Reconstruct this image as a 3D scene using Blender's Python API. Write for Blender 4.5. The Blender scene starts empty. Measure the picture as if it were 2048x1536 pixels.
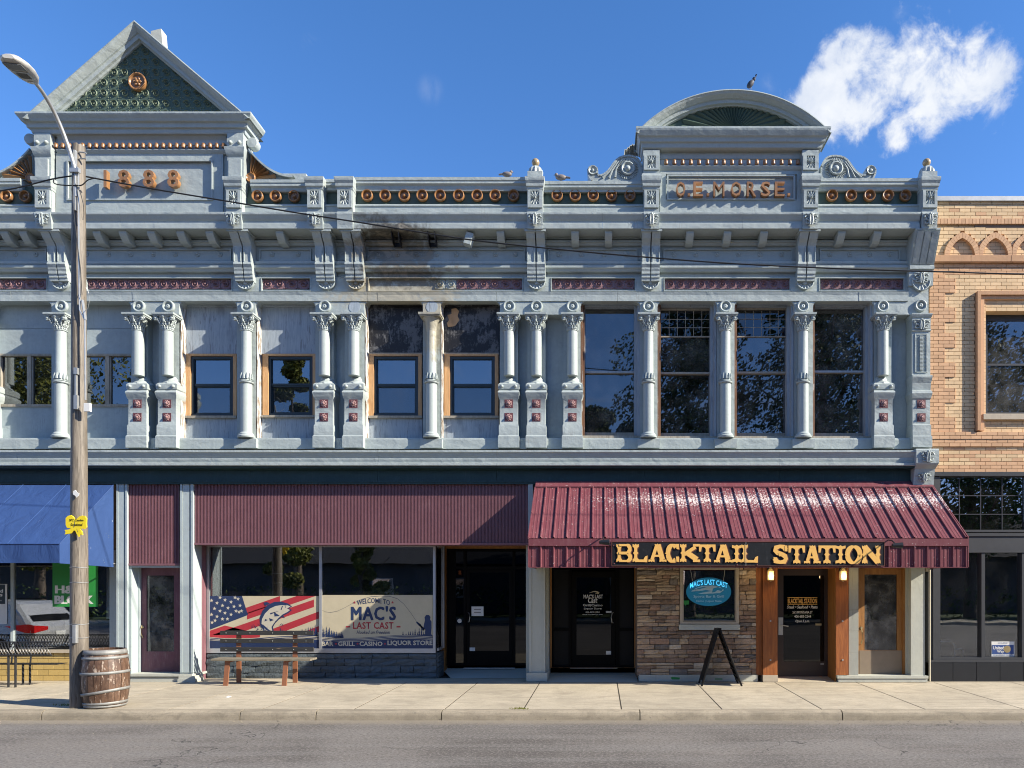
import bpy, bmesh, math, random
from mathutils import Vector, Matrix
R = math.radians
random.seed(7)
rnd = random.Random(11)
sc = bpy.context.scene
col = sc.collection

# ---------------------------------------------------------------- camera, sun, sky, exposure
D = 14.8      # metres from the camera to the facade plane (y = 0)
F = 1421.0    # focal length in pixels of the 2048 px wide photograph
H = 2.04      # eye height
CX, CY = 1201.0, 1167.0
cam_d = bpy.data.cameras.new('camera')
cam = bpy.data.objects.new('camera', cam_d)
col.objects.link(cam)
sc.camera = cam
cam_d.sensor_width = 36.0
cam_d.lens = F / 2048 * 36.0
cam_d.shift_x = -(CX - 1024) / 2048
cam_d.shift_y = (CY - 768) / 2048
cam_d.clip_start = 0.1
cam_d.clip_end = 2000
cam.location = (0, -D, H)
cam.rotation_euler = (R(90), 0, 0)

SUN = Vector((3.15, -1.0, 1.88)).normalized()      # towards the sun
sun_d = bpy.data.lights.new('sun', 'SUN')
sun_d.energy = 5.0
sun_d.angle = R(0.5)
sun_d.color = (1.0, 0.91, 0.77)
sun = bpy.data.objects.new('sun', sun_d)
col.objects.link(sun)
sun.location = SUN * 60
sun.rotation_euler = (-SUN).to_track_quat('-Z', 'Y').to_euler()

sc.view_settings.view_transform = 'Standard'
sc.view_settings.look = 'None'
sc.view_settings.gamma = 1
sc.view_settings.use_curve_mapping = False
sc.view_settings.exposure = 1.06

def nd(nt, t, ins=None, **kw):
    n = nt.nodes.new(t)
    for k, v in kw.items():
        setattr(n, k, v)
    if ins:
        for k, v in ins.items():
            s = n.inputs[k]
            if hasattr(v, 'links') or isinstance(v, bpy.types.NodeSocket):
                nt.links.new(v, s)
            else:
                s.default_value = v
    return n

def mth(nt, op, a, b=0.0, c=0.0, clamp=False):
    return nd(nt, 'ShaderNodeMath', {0: a, 1: b, 2: c}, operation=op, use_clamp=clamp).outputs[0]

def mixc(nt, f, a, b, mode='MIX'):
    n = nt.nodes.new('ShaderNodeMix')
    n.data_type = 'RGBA'; n.blend_type = mode; n.clamp_factor = True
    for i, v in ((0, f), (6, a), (7, b)):
        if isinstance(v, bpy.types.NodeSocket): nt.links.new(v, n.inputs[i])
        else: n.inputs[i].default_value = v if i == 0 or len(v) == 4 else (*v, 1)
    return n.outputs[2]

def sstep(nt, v, lo, hi):
    return nd(nt, 'ShaderNodeMapRange', {0: v, 1: lo, 2: hi}, interpolation_type='SMOOTHSTEP').outputs[0]

world = bpy.data.worlds.new('World')
sc.world = world
world.use_nodes = True
nt = world.node_tree
nt.nodes.clear()
sky = nd(nt, 'ShaderNodeTexSky', sky_type='NISHITA', sun_disc=False)
sky.sun_elevation = math.asin(SUN.z)
sky.sun_rotation = math.atan2(SUN.x, SUN.y)
sky.altitude = 1500
sky.air_density = 1.0
sky.dust_density = 0.15
sky.ozone_density = 3.0
tc = nd(nt, 'ShaderNodeTexCoord').outputs['Generated']
n1 = nd(nt, 'ShaderNodeTexNoise', {'Vector': tc, 'Scale': 5.0, 'Detail': 9.0, 'Roughness': 0.62, 'Distortion': 0.35}).outputs[0]
n1c = mth(nt, 'SUBTRACT', n1, 0.5)
def blob(px, py, rpx, k=1.0, back=False):
    d = Vector(((px - CX), F * (-1 if back else 1), CY - py))
    dist = d.length
    d.normalize()
    v = nd(nt, 'ShaderNodeVectorMath', {0: tc, 1: d}, operation='DISTANCE').outputs['Value']
    return mth(nt, 'SUBTRACT', k, mth(nt, 'DIVIDE', v, rpx / dist))
def cloud(blobs, gain):
    m = None
    for b in blobs:
        v = blob(*b)
        m = v if m is None else mth(nt, 'MAXIMUM', m, v)
    return m
main = cloud([(1695, 112, 78), (1650, 190, 75), (1760, 150, 92), (1850, 120, 110), (1930, 150, 100), (1975, 160, 74), (1870, 205, 88),
              (1800, 262, 52), (1740, 200, 66), (1866, 62, 28)], 1)
n1b = mth(nt, 'SUBTRACT', nd(nt, 'ShaderNodeTexNoise', {'Vector': tc, 'Scale': 22.0, 'Detail': 8.0, 'Roughness': 0.65, 'Distortion': 0.3}).outputs[0], 0.5)
m1 = sstep(nt, mth(nt, 'ADD', mth(nt, 'MINIMUM', main, 0.55), mth(nt, 'ADD', mth(nt, 'MULTIPLY', n1c, 1.9), mth(nt, 'MULTIPLY', n1b, 1.5))), 0.05, 0.58)
wis = cloud([(862, 180, 34, 1.0), (622, 88, 26, 1.0), (1722, 262, 50, 1.0), (1800, 28, 24, 1.0), (1540, 165, 24, 1.0), (2000, 205, 40, 1.0),
             (905, 740, 190, 1.0, True), (800, 805, 90, 1.0, True), (1195, 690, 90, 1.0, True), (1225, 640, 60, 1.0, True)], 1)
n2 = nd(nt, 'ShaderNodeTexNoise', {'Vector': tc, 'Scale': 14.0, 'Detail': 8.0, 'Roughness': 0.65, 'Distortion': 0.8}).outputs[0]
m2 = mth(nt, 'MULTIPLY', mth(nt, 'MULTIPLY', sstep(nt, n2, 0.44, 0.72), sstep(nt, wis, 0.0, 0.9)), 0.16)
# loose fair-weather clouds over the rest of the sky (behind the camera and to the sides)
n3 = nd(nt, 'ShaderNodeTexNoise', {'Vector': nd(nt, 'ShaderNodeMapping', {0: tc, 3: (1, 1, 2.4)}).outputs[0], 'Scale': 3.2, 'Detail': 9.0, 'Roughness': 0.6}).outputs[0]
sep = nd(nt, 'ShaderNodeSeparateXYZ', {0: tc})
back = sstep(nt, mth(nt, 'MULTIPLY', sep.outputs[1], -1.0), -0.05, 0.25)
m3 = mth(nt, 'MULTIPLY', mth(nt, 'MULTIPLY', sstep(nt, n3, 0.57, 0.70), back), 0.6)
shade = sstep(nt, nd(nt, 'ShaderNodeTexNoise', {'Vector': tc, 'Scale': 9.0, 'Detail': 6.0}).outputs[0], 0.35, 0.65)
shade = mth(nt, 'ADD', mth(nt, 'MULTIPLY', shade, 0.6), mth(nt, 'MULTIPLY', n1b, 1.6), clamp=True)
ccol = mixc(nt, shade, (3.9, 4.4, 5.4, 1), (6.2, 6.3, 6.4, 1))
hsv = nd(nt, 'ShaderNodeHueSaturation', {'Hue': 0.488, 'Saturation': 1.22, 'Value': 1.22, 'Color': sky.outputs[0]}).outputs[0]
hsv = mixc(nt, 1.0, hsv, (1.50, 1.10, 1.34), 'MULTIPLY')
c = mixc(nt, m3, hsv, ccol)
c = mixc(nt, m2, c, ccol)
c = mixc(nt, m1, c, ccol)
bg = nd(nt, 'ShaderNodeBackground', {'Color': c, 'Strength': 0.08})
nt.links.new(bg.outputs[0], nd(nt, 'ShaderNodeOutputWorld').inputs[0])
sc.cycles.use_denoising = True
sc.cycles.filter_width = 1.05
sc.cycles.max_bounces = 8
sc.cycles.transparent_max_bounces = 12
sc.cycles.sample_clamp_indirect = 4.0
sc.cycles.caustics_reflective = False
sc.cycles.caustics_refractive = False

# ---------------------------------------------------------------- pixel -> metres at a known depth
def X(px, y=0.0): return (px - CX) * (D + y) / F
def Z(py, y=0.0): return H + (CY - py) * (D + y) / F

# ---------------------------------------------------------------- materials
def bsdf_mat(name):
    m = bpy.data.materials.new(name); m.use_nodes = True
    nt = m.node_tree; nt.nodes.clear()
    out = nd(nt, 'ShaderNodeOutputMaterial')
    b = nd(nt, 'ShaderNodeBsdfPrincipled')
    nt.links.new(b.outputs[0], out.inputs[0])
    return m, nt, b
def pos(nt, scale=(1, 1, 1), obj=False):
    src = nd(nt, 'ShaderNodeTexCoord').outputs['Object'] if obj else nd(nt, 'ShaderNodeNewGeometry').outputs['Position']
    return nd(nt, 'ShaderNodeMapping', {0: src, 3: scale}).outputs[0]
def noise(nt, vec, scale, detail=6.0, rough=0.55, dist=0.0):
    return nd(nt, 'ShaderNodeTexNoise', {'Vector': vec, 'Scale': scale, 'Detail': detail, 'Roughness': rough, 'Distortion': dist}).outputs[0]
def bump(nt, b, h, strength=0.4, dist=0.02, prev=None):
    n = nd(nt, 'ShaderNodeBump', {'Height': h, 'Strength': strength, 'Distance': dist})
    if prev: nt.links.new(prev, n.inputs['Normal'])
    nt.links.new(n.outputs[0], b.inputs['Normal'])
    return n.outputs[0]

def paint(name, c, rough=0.55, mott=0.14, stain=(0.2, 0.17, 0.14), stain_amt=0.3, dent=0.5, fire=False, spec=0.3, isl=0.0):
    """weathered paint: mottled tone, rain streaks, small dirt marks, dented sheet below"""
    m, nt, b = bsdf_mat(name)
    p = pos(nt)
    a = noise(nt, p, 2.3, 7, 0.62, 0.4)
    fine = noise(nt, p, 14, 5, 0.6)
    strk = noise(nt, pos(nt, (7, 7, 0.6)), 2.2, 5, 0.6)
    v = mth(nt, 'ADD', mth(nt, 'MULTIPLY', mth(nt, 'SUBTRACT', a, 0.5), mott * 3), 1.0)
    v = mth(nt, 'ADD', v, mth(nt, 'MULTIPLY', mth(nt, 'SUBTRACT', fine, 0.5), mott * 1.6))
    v = mth(nt, 'ADD', v, mth(nt, 'MULTIPLY', mth(nt, 'SUBTRACT', strk, 0.5), mott * 1.5))
    if isl:
        g = nd(nt, 'ShaderNodeNewGeometry').outputs['Random Per Island']
        o = nd(nt, 'ShaderNodeObjectInfo').outputs['Random']
        rr = mth(nt, 'FRACT', mth(nt, 'ADD', mth(nt, 'MULTIPLY', g, 7.3), mth(nt, 'MULTIPLY', o, 5.1)))
        v = mth(nt, 'ADD', v, mth(nt, 'MULTIPLY', mth(nt, 'SUBTRACT', rr, 0.5), isl))
    base = nd(nt, 'ShaderNodeVectorMath', {0: (*c,), 'Scale': v}, operation='SCALE').outputs[0]
    dirt = mth(nt, 'MULTIPLY', sstep(nt, mth(nt, 'ADD', mth(nt, 'MULTIPLY', noise(nt, p, 6.5, 9, 0.72), 0.75), mth(nt, 'MULTIPLY', strk, 0.25)), 0.55, 0.72), stain_amt)
    base = mixc(nt, dirt, base, stain)
    drip = noise(nt, pos(nt, (16, 16, 0.9)), 2.6, 6, 0.7)
    base = mixc(nt, mth(nt, 'MULTIPLY', sstep(nt, mth(nt, 'ADD', mth(nt, 'MULTIPLY', drip, 0.6), mth(nt, 'MULTIPLY', a, 0.4)), 0.54, 0.66), stain_amt * 0.9), base, stain)
    chip = noise(nt, p, 34, 5, 0.75)
    base = mixc(nt, mth(nt, 'MULTIPLY', sstep(nt, chip, 0.64, 0.70), stain_amt * 1.3), base, stain)
    rgh = rough
    if fire:
        sp = nd(nt, 'ShaderNodeSeparateXYZ', {0: p})
        nz = mth(nt, 'SUBTRACT', noise(nt, p, 3.2, 9, 0.68, 0.5), 0.5)
        def ell(cx, cz, rx, rz, k=2.2):
            dx = mth(nt, 'DIVIDE', mth(nt, 'SUBTRACT', sp.outputs[0], cx), rx)
            dz = mth(nt, 'DIVIDE', mth(nt, 'SUBTRACT', sp.outputs[2], cz), rz)
            r = mth(nt, 'SQRT', mth(nt, 'ADD', mth(nt, 'MULTIPLY', dx, dx), mth(nt, 'MULTIPLY', dz, dz)))
            return mth(nt, 'ADD', mth(nt, 'SUBTRACT', 1.0, r), mth(nt, 'MULTIPLY', nz, k))
        tan = sstep(nt, ell(X(800), Z(592), 1.5, 0.42), 0.0, 0.5)
        tan2 = sstep(nt, ell(X(866), Z(650), 0.42, 0.9), 0.0, 0.5)
        base = mixc(nt, mth(nt, 'MULTIPLY', mth(nt, 'MAXIMUM', tan, tan2), 0.75), base, (0.40, 0.36, 0.26))
        soot = mth(nt, 'MAXIMUM', sstep(nt, ell(X(790), Z(500), 1.15, 0.62, 2.2), 0.0, 0.6), sstep(nt, ell(X(800), Z(552), 1.1, 0.36, 3.0), 0.0, 0.6))
        base = mixc(nt, mth(nt, 'MULTIPLY', soot, 0.85), base, (0.12, 0.108, 0.085))
        blk = sstep(nt, ell(X(800), Z(476), 0.9, 0.16, 3.0), 0.1, 0.7)
        blk2 = mth(nt, 'MULTIPLY', sstep(nt, ell(X(888), Z(720), 0.22, 1.2, 3.0), 0.1, 0.6), 0.8)
        base = mixc(nt, mth(nt, 'MULTIPLY', mth(nt, 'MAXIMUM', blk, blk2), 0.5), base, (0.03, 0.027, 0.022))
        rust = mth(nt, 'MULTIPLY', sstep(nt, ell(X(800), Z(520), 1.2, 0.8, 4.5), 0.45, 0.9), 0.6)
        base = mixc(nt, rust, base, (0.34, 0.31, 0.25))
    nt.links.new(base, b.inputs['Base Color'])
    b.inputs['Roughness'].default_value = rgh
    b.inputs['Specular IOR Level'].default_value = spec
    if dent:
        n_ = bump(nt, b, noise(nt, pos(nt, (1, 1, 1.6)), 3.4, 3, 0.5, 0.3), dent * 0.5, 0.06)
        bump(nt, b, fine, 0.25, 0.01, n_)
    return m

def wood(name, c1, c2, scale=(1, 1, 0.12), s=14, rough=0.6, peel=None, obj=False):
    m, nt, b = bsdf_mat(name)
    p = pos(nt, scale, obj)
    g = noise(nt, p, s, 8, 0.65, 1.2)
    base = mixc(nt, sstep(nt, g, 0.3, 0.7), c1, c2)
    kn = noise(nt, pos(nt, (1, 1, 0.5), obj), 3.5, 4, 0.5)
    base = mixc(nt, mth(nt, 'MULTIPLY', sstep(nt, kn, 0.58, 0.75), 0.5), base, tuple(v * 0.45 for v in c1))
    if peel:
        pm = sstep(nt, noise(nt, p, s * 1.4, 8, 0.7), peel[1] - 0.04, peel[1] + 0.04)
        base = mixc(nt, pm, base, peel[0])
    nt.links.new(base, b.inputs['Base Color'])
    b.inputs['Roughness'].default_value = rough
    bump(nt, b, g, 0.5, 0.008)
    return m

def glass(name, refl=0.14, tint=(0.35, 0.4, 0.42), dust=0.04, wav=0.03, dustcol=(0.5, 0.5, 0.48)):
    m = bpy.data.materials.new(name); m.use_nodes = True
    nt = m.node_tree; nt.nodes.clear()
    out = nd(nt, 'ShaderNodeOutputMaterial')
    tr = nd(nt, 'ShaderNodeBsdfTransparent', {0: (*tint, 1)})
    gl = nd(nt, 'ShaderNodeBsdfGlossy', {'Color': (0.95, 0.97, 1, 1), 'Roughness': 0.0})
    bp = nd(nt, 'ShaderNodeBump', {'Height': noise(nt, pos(nt), 1.3, 2, 0.5), 'Strength': 1.0, 'Distance': wav})
    nt.links.new(bp.outputs[0], gl.inputs['Normal'])
    df = nd(nt, 'ShaderNodeBsdfDiffuse', {0: (*dustcol, 1)})
    dm = mth(nt, 'MULTIPLY', sstep(nt, noise(nt, pos(nt), 2.5, 8, 0.7), 0.3, 0.8), dust * 2)
    m1 = nd(nt, 'ShaderNodeMixShader', {0: dm, 1: tr.outputs[0], 2: df.outputs[0]})
    lw = nd(nt, 'ShaderNodeFresnel', {'IOR': 1.5}).outputs[0]
    fc = mth(nt, 'ADD', lw, refl - 0.04, clamp=True)
    m2 = nd(nt, 'ShaderNodeMixShader', {0: fc, 1: m1.outputs[0], 2: gl.outputs[0]})
    nt.links.new(m2.outputs[0], out.inputs[0])
    return m

def flat(name, c, rough=0.6, metal=0.0, emit=None, bumpy=0.0, var=0.12, sc_=6.0, spec=0.4):
    m, nt, b = bsdf_mat(name)
    p = pos(nt)
    n = noise(nt, p, sc_, 6, 0.6)
    v = mth(nt, 'ADD', mth(nt, 'MULTIPLY', mth(nt, 'SUBTRACT', n, 0.5), var * 3), 1.0)
    nt.links.new(nd(nt, 'ShaderNodeVectorMath', {0: (*c,), 'Scale': v}, operation='SCALE').outputs[0], b.inputs['Base Color'])
    b.inputs['Roughness'].default_value = rough
    b.inputs['Metallic'].default_value = metal
    b.inputs['Specular IOR Level'].default_value = spec
    if bumpy: bump(nt, b, noise(nt, p, sc_ * 4, 5, 0.6), bumpy, 0.01)
    if emit:
        b.inputs['Emission Color'].default_value = (*emit[0], 1)
        b.inputs['Emission Strength'].default_value = emit[1]
    return m

M = {}
GREY = (0.345, 0.392, 0.385)
M['grey'] = paint('grey_paint', GREY, 0.42, 0.10, (0.24, 0.23, 0.2), 0.4, 0.7, fire=True, spec=0.28)
M['greycol'] = paint('grey_column_paint', GREY, 0.45, 0.08, (0.24, 0.23, 0.2), 0.35, 0.12, fire=True, spec=0.28)
M['grey2'] = paint('grey_board', (0.32, 0.375, 0.39), 0.6, 0.16, (0.2, 0.21, 0.22), 0.5, 0.4)
M['greentile'] = paint('green_tile_paint', (0.17, 0.21, 0.155), 0.45, 0.2, (0.08, 0.08, 0.06), 0.3, 0.0)
M['plumdark'] = flat('dark_plum_recess', (0.13, 0.045, 0.05), 0.6)
M['teal'] = paint('teal_fascia', (0.018, 0.045, 0.05), 0.4, 0.2, (0.12, 0.14, 0.15), 0.2, 0.3)
M['green'] = paint('dark_green_paint', (0.07, 0.105, 0.08), 0.5, 0.2, (0.05, 0.05, 0.04), 0.4, 0.3)
M['purple'] = paint('plum_paint', (0.13, 0.055, 0.075), 0.45, 0.2, (0.3, 0.26, 0.26), 0.3, 0.3)
M['plumtile'] = paint('plum_tile_paint', (0.205, 0.12, 0.13), 0.45, 0.2, (0.45, 0.36, 0.36), 0.3, 0.2)
M['corr'] = paint('plum_corrugated_paint', (0.19, 0.09, 0.105), 0.45, 0.12, (0.5, 0.38, 0.4), 0.12, 0.1)
M['copper'] = paint('copper_paint', (0.27, 0.135, 0.052), 0.34, 0.25, (0.16, 0.08, 0.045), 0.5, 0.15, spec=0.6, isl=0.3)
M['gold'] = paint('gold_ball_paint', (0.36, 0.27, 0.14), 0.3, 0.2, (0.3, 0.25, 0.15), 0.6, 0.2, spec=0.7)
M['pinktile'] = paint('flower_tile_paint', (0.33, 0.20, 0.19), 0.5, 0.25, (0.1, 0.03, 0.03), 0.6, 0.2)
M['awn'] = None
M['stucco'] = paint('grey_stucco', (0.42, 0.43, 0.375), 0.8, 0.08, (0.2, 0.2, 0.18), 0.3, 0.3)
M['bluepil'] = paint('pale_blue_paint', (0.37, 0.43, 0.435), 0.5, 0.08, (0.2, 0.2, 0.2), 0.4, 0.2)
M['granite'] = paint('speckled_granite', (0.30, 0.31, 0.28), 0.5, 0.10, (0.15, 0.15, 0.14), 0.5, 0.0)
M['white'] = paint('white_paint', (0.62, 0.64, 0.62), 0.5, 0.08, (0.3, 0.28, 0.25), 0.3, 0.1)
M['alu'] = flat('aluminium_frame', (0.42, 0.43, 0.44), 0.4, 0.5)
M['dframe'] = flat('dark_anodised_frame', (0.055, 0.058, 0.062), 0.4, 0.3)
M['gframe'] = flat('grey_storefront_frame', (0.045, 0.048, 0.053), 0.5, 0.0, spec=0.3)
M['blackdoor'] = flat('black_door_paint', (0.006, 0.006, 0.006), 0.5, spec=0.05)
M['tealframe'] = flat('dark_teal_sash', (0.02, 0.035, 0.045), 0.4)
M['void'] = flat('dark_interior', (0.006, 0.006, 0.006), 0.9, spec=0.0)
M['interior'] = flat('dim_interior_wall', (0.07, 0.065, 0.06), 0.9)
M['screen'] = flat('insect_screen', (0.13, 0.14, 0.15), 0.9, var=0.04)
M['blind'] = flat('roller_blind', (0.10, 0.10, 0.095), 0.9)
M['black'] = flat('black_plastic', (0.010, 0.010, 0.010), 0.5, spec=0.15)
M['blackmetal'] = flat('black_painted_metal', (0.025, 0.026, 0.028), 0.4, 0.2)
M['steel'] = flat('galvanised_steel', (0.42, 0.43, 0.42), 0.45, 0.6, var=0.2)
M['hoop'] = flat('barrel_hoop_steel', (0.25, 0.25, 0.235), 0.6, 0.3, var=0.35, sc_=14)
M['lampgrey'] = flat('lamp_housing', (0.45, 0.44, 0.40), 0.4, 0.1)
M['lens'] = flat('lamp_lens', (0.12, 0.12, 0.11), 0.3)
M['wglow'] = flat('lit_lantern_glass', (0.8, 0.6, 0.3), 0.3, emit=((1.0, 0.62, 0.25), 0.22))
M['bulb'] = flat('lit_bulb', (1, 0.8, 0.5), 0.3, emit=((1.0, 0.75, 0.4), 14.0))
M['exitglow'] = flat('lit_exit_lamp', (1, 0.4, 0.2), 0.3, emit=((1.0, 0.3, 0.08), 3.0))
M['brass'] = flat('brass', (0.45, 0.36, 0.2), 0.35, 0.8)
M['orangewood'] = wood('stained_fir', (0.20, 0.055, 0.010), (0.33, 0.105, 0.02))
M['orangewood2'] = wood('varnished_door_wood', (0.24, 0.10, 0.022), (0.34, 0.16, 0.04))
M['rawwood'] = wood('raw_pine', (0.50, 0.27, 0.11), (0.62, 0.38, 0.18), s=18)
M['peelwhite'] = wood('peeling_white_wood', (0.16, 0.11, 0.07), (0.22, 0.16, 0.1), s=16, peel=((0.55, 0.56, 0.54), 0.48))
M['peelbrown'] = wood('weathered_brown_wood', (0.10, 0.05, 0.025), (0.2, 0.10, 0.05), s=16, peel=((0.5, 0.47, 0.42), 0.62))
M['sashwood'] = wood('old_sash_wood', (0.25, 0.22, 0.17), (0.36, 0.33, 0.27), s=16)
M['frameblue'] = wood('blue_grey_window_casing', (0.26, 0.31, 0.36), (0.34, 0.39, 0.43), s=12, peel=((0.14, 0.12, 0.1), 0.66))
M['boardw'] = wood('weathered_plywood_board', (0.27, 0.32, 0.36), (0.36, 0.41, 0.45), scale=(1, 1, 0.10), s=22, peel=((0.20, 0.22, 0.24), 0.585))
M['char'] = wood('charred_board', (0.008, 0.008, 0.012), (0.02, 0.02, 0.028), scale=(1, 1, 0.35), s=11, peel=((0.15, 0.15, 0.16), 0.53))
def char_mat():
    m, nt, b = bsdf_mat('charred_board')
    p = pos(nt)
    big = noise(nt, p, 3.2, 6, 0.6, 0.4); st = noise(nt, pos(nt, (1, 1, 0.22)), 26, 6, 0.65, 0.6); fi = noise(nt, p, 30, 5, 0.7)
    v = mth(nt, 'ADD', mth(nt, 'MULTIPLY', big, 0.5), mth(nt, 'ADD', mth(nt, 'MULTIPLY', st, 0.3), mth(nt, 'MULTIPLY', fi, 0.2)))
    base = mixc(nt, sstep(nt, v, 0.49, 0.58), (0.004, 0.004, 0.006), (0.11, 0.11, 0.112))
    nt.links.new(base, b.inputs['Base Color']); b.inputs['Roughness'].default_value = 0.55
    bump(nt, b, v, 0.5, 0.02)
    return m
M['char'] = char_mat()
M['bareply'] = wood('bare_plywood_patch', (0.42, 0.25, 0.12), (0.5, 0.32, 0.17), s=9)
M['pole'] = wood('weathered_pole_wood', (0.09, 0.076, 0.058), (0.215, 0.185, 0.145), scale=(1, 1, 0.05), s=34, peel=((0.07, 0.055, 0.04), 0.58))
M['barrel'] = wood('barrel_oak', (0.055, 0.030, 0.019), (0.145, 0.085, 0.053), scale=(1, 1, 0.35), s=11, rough=0.45, peel=((0.36, 0.29, 0.23), 0.60))
M['benchblack'] = wood('black_painted_slat', (0.02, 0.02, 0.02), (0.035, 0.035, 0.03), scale=(0.1, 1, 1), s=20, peel=((0.30, 0.2, 0.12), 0.68))
M['benchseat'] = wood('worn_bench_seat', (0.16, 0.14, 0.10), (0.24, 0.21, 0.15), scale=(0.1, 1, 1), s=18)
M['benchleg'] = paint('copper_brown_leg_paint', (0.25, 0.105, 0.055), 0.5, 0.1, (0.2, 0.1, 0.05), 0.3, 0.0)
M['glasslow'] = glass('screened_sash_glass', 0.09, (0.75, 0.78, 0.8), 0.02, 0.0006)
M['glass'] = glass('window_glass', 0.16, (0.30, 0.32, 0.33), 0.03, 0.0012)
M['glassblue'] = glass('new_sash_glass', 0.22, (0.3, 0.33, 0.36), 0.015, 0.0006)
M['glassold'] = glass('old_wavy_glass', 0.12, (0.30, 0.31, 0.32), 0.09, 0.0005)
M['shopglass'] = glass('shop_window_glass', 0.13, (0.92, 0.94, 0.94), 0.012, 0.001)
M['ledglass'] = [glass('stained_glass_' + n, 0.08, c, 0.04, 0.004, c2) for n, c, c2 in (('blue', (0.03, 0.08, 0.25), (0.05, 0.1, 0.25)), ('green', (0.05, 0.15, 0.12), (0.06, 0.14, 0.12)), ('amber', (0.25, 0.17, 0.1), (0.25, 0.2, 0.14)), ('navy', (0.02, 0.04, 0.1), (0.03, 0.04, 0.09)))]
M['door_glass'] = glass('door_glass', 0.04, (0.06, 0.06, 0.06), 0.0, 0.001)
M['dusty'] = glass('dusty_door_glass', 0.07, (0.22, 0.22, 0.22), 0.30, 0.02, (0.26, 0.26, 0.25))
M['foamstone'] = paint('dark_blue_grey_painted_stone', (0.085, 0.105, 0.115), 0.5, 0.2, (0.2, 0.2, 0.2), 0.2, 0.0, isl=0.2)
M['tile'] = flat('black_tile', (0.022, 0.024, 0.028), 0.35, spec=0.3)
M['yellowbrick'] = paint('yellow_painted_brick', (0.50, 0.36, 0.13), 0.6, 0.1, (0.3, 0.2, 0.1), 0.3, 0.0, isl=0.15)
M['mortar'] = flat('mortar', (0.21, 0.15, 0.105), 0.9, bumpy=0.3)
M['brickbuff'] = paint('buff_brick', (0.66, 0.475, 0.275), 0.8, 0.08, (0.3, 0.18, 0.1), 0.3, 0.0, isl=0.22)
M['brickor'] = paint('orange_brick', (0.57, 0.35, 0.20), 0.8, 0.08, (0.3, 0.15, 0.08), 0.3, 0.0, isl=0.22)
M['stonesill'] = paint('pale_stone_sill', (0.44, 0.38, 0.29), 0.8, 0.08, (0.2, 0.15, 0.1), 0.3, 0.1)
STV = [(0.36, 0.26, 0.18), (0.24, 0.165, 0.115), (0.44, 0.33, 0.22), (0.20, 0.17, 0.145), (0.31, 0.20, 0.14), (0.50, 0.42, 0.32)]
M['veneer'] = [paint('stone_veneer_%s' % n, c, 0.85, 0.3, (0.07, 0.05, 0.04), 0.4, 0.0, isl=0.3) for n, c in zip(('tan', 'brown', 'buff', 'grey', 'russet', 'pale'), STV)]
for mm in M['veneer'] + [M['foamstone']]:
    t_ = mm.node_tree; b_ = [n for n in t_.nodes if n.type == 'BSDF_PRINCIPLED'][0]
    bump(t_, b_, noise(t_, pos(t_), 18, 7, 0.65), 0.9, 0.03)
M['signblack'] = paint('sign_black_paint', (0.014, 0.016, 0.019), 0.6, 0.2, (0.12, 0.12, 0.12), 0.25, 0.0, spec=0.15)
M['signgold'] = paint('sign_gold_paint', (0.78, 0.45, 0.12), 0.5, 0.07, (0.4, 0.25, 0.1), 0.2, 0.0)
M['signred'] = flat('sign_dark_red_line', (0.13, 0.045, 0.03), 0.5)
M['cream'] = flat('poster_cream', (0.50, 0.44, 0.30), 0.5, var=0.08)
M['navy'] = flat('poster_navy', (0.018, 0.035, 0.095), 0.5)
M['red'] = flat('poster_red', (0.38, 0.03, 0.04), 0.5)
M['lettercream'] = flat('poster_letter_cream', (0.5, 0.46, 0.36), 0.5)
M['signwhite'] = flat('vinyl_white', (0.7, 0.7, 0.66), 0.5)
M['signgreen'] = flat('poster_green', (0.025, 0.25, 0.05), 0.5, var=0.04)
M['yellow'] = flat('yellow_board_paint', (0.80, 0.62, 0.02), 0.5, var=0.05)
M['neonblue'] = flat('lit_blue_sign_face', (0.01, 0.06, 0.12), 0.5, emit=((0.0, 0.20, 0.36), 0.14), var=0.02)
M['neoncyan'] = flat('lit_cyan_tube', (0.1, 0.6, 0.9), 0.4, emit=((0.08, 0.55, 1.0), 0.5))
M['neonwhite'] = flat('lit_white_line', (0.3, 0.42, 0.52), 0.4, emit=((0.5, 0.65, 0.8), 0.02))
M['carwhite'] = flat('silver_car_paint', (0.50, 0.50, 0.49), 0.25, 0.3, var=0.02)
M['tail'] = flat('red_tail_lamp', (0.4, 0.01, 0.01), 0.2, emit=((0.7, 0.0, 0.0), 0.15))
M['tyre'] = flat('tyre_rubber', (0.02, 0.02, 0.02), 0.8)
M['bird'] = flat('dark_feathers', (0.05, 0.055, 0.07), 0.6, var=0.4, sc_=30)
M['birdg'] = flat('grey_feathers', (0.18, 0.16, 0.15), 0.6, var=0.4, sc_=30)
M['wire'] = flat('black_cable', (0.02, 0.02, 0.02), 0.5)
M['copperpipe'] = flat('cream_conduit', (0.5, 0.45, 0.33), 0.5)
M['bark'] = wood('tree_bark', (0.06, 0.045, 0.03), (0.12, 0.09, 0.065), s=8)
M['leaf'] = paint('tree_leaves', (0.06, 0.10, 0.025), 0.6, 0.3, (0.12, 0.13, 0.02), 0.5, 0.0, isl=0.6)
M['leafy'] = paint('yellow_green_leaves', (0.16, 0.17, 0.03), 0.6, 0.3, (0.2, 0.16, 0.02), 0.5, 0.0, isl=0.6)
M['darkroof'] = flat('dark_shingle_roof', (0.05, 0.05, 0.052), 0.9)
M['houseblue'] = flat('slate_siding', (0.07, 0.08, 0.09), 0.8)
M['ply_tan'] = flat('kick_plate', (0.24, 0.19, 0.14), 0.45, 0.2)

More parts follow.
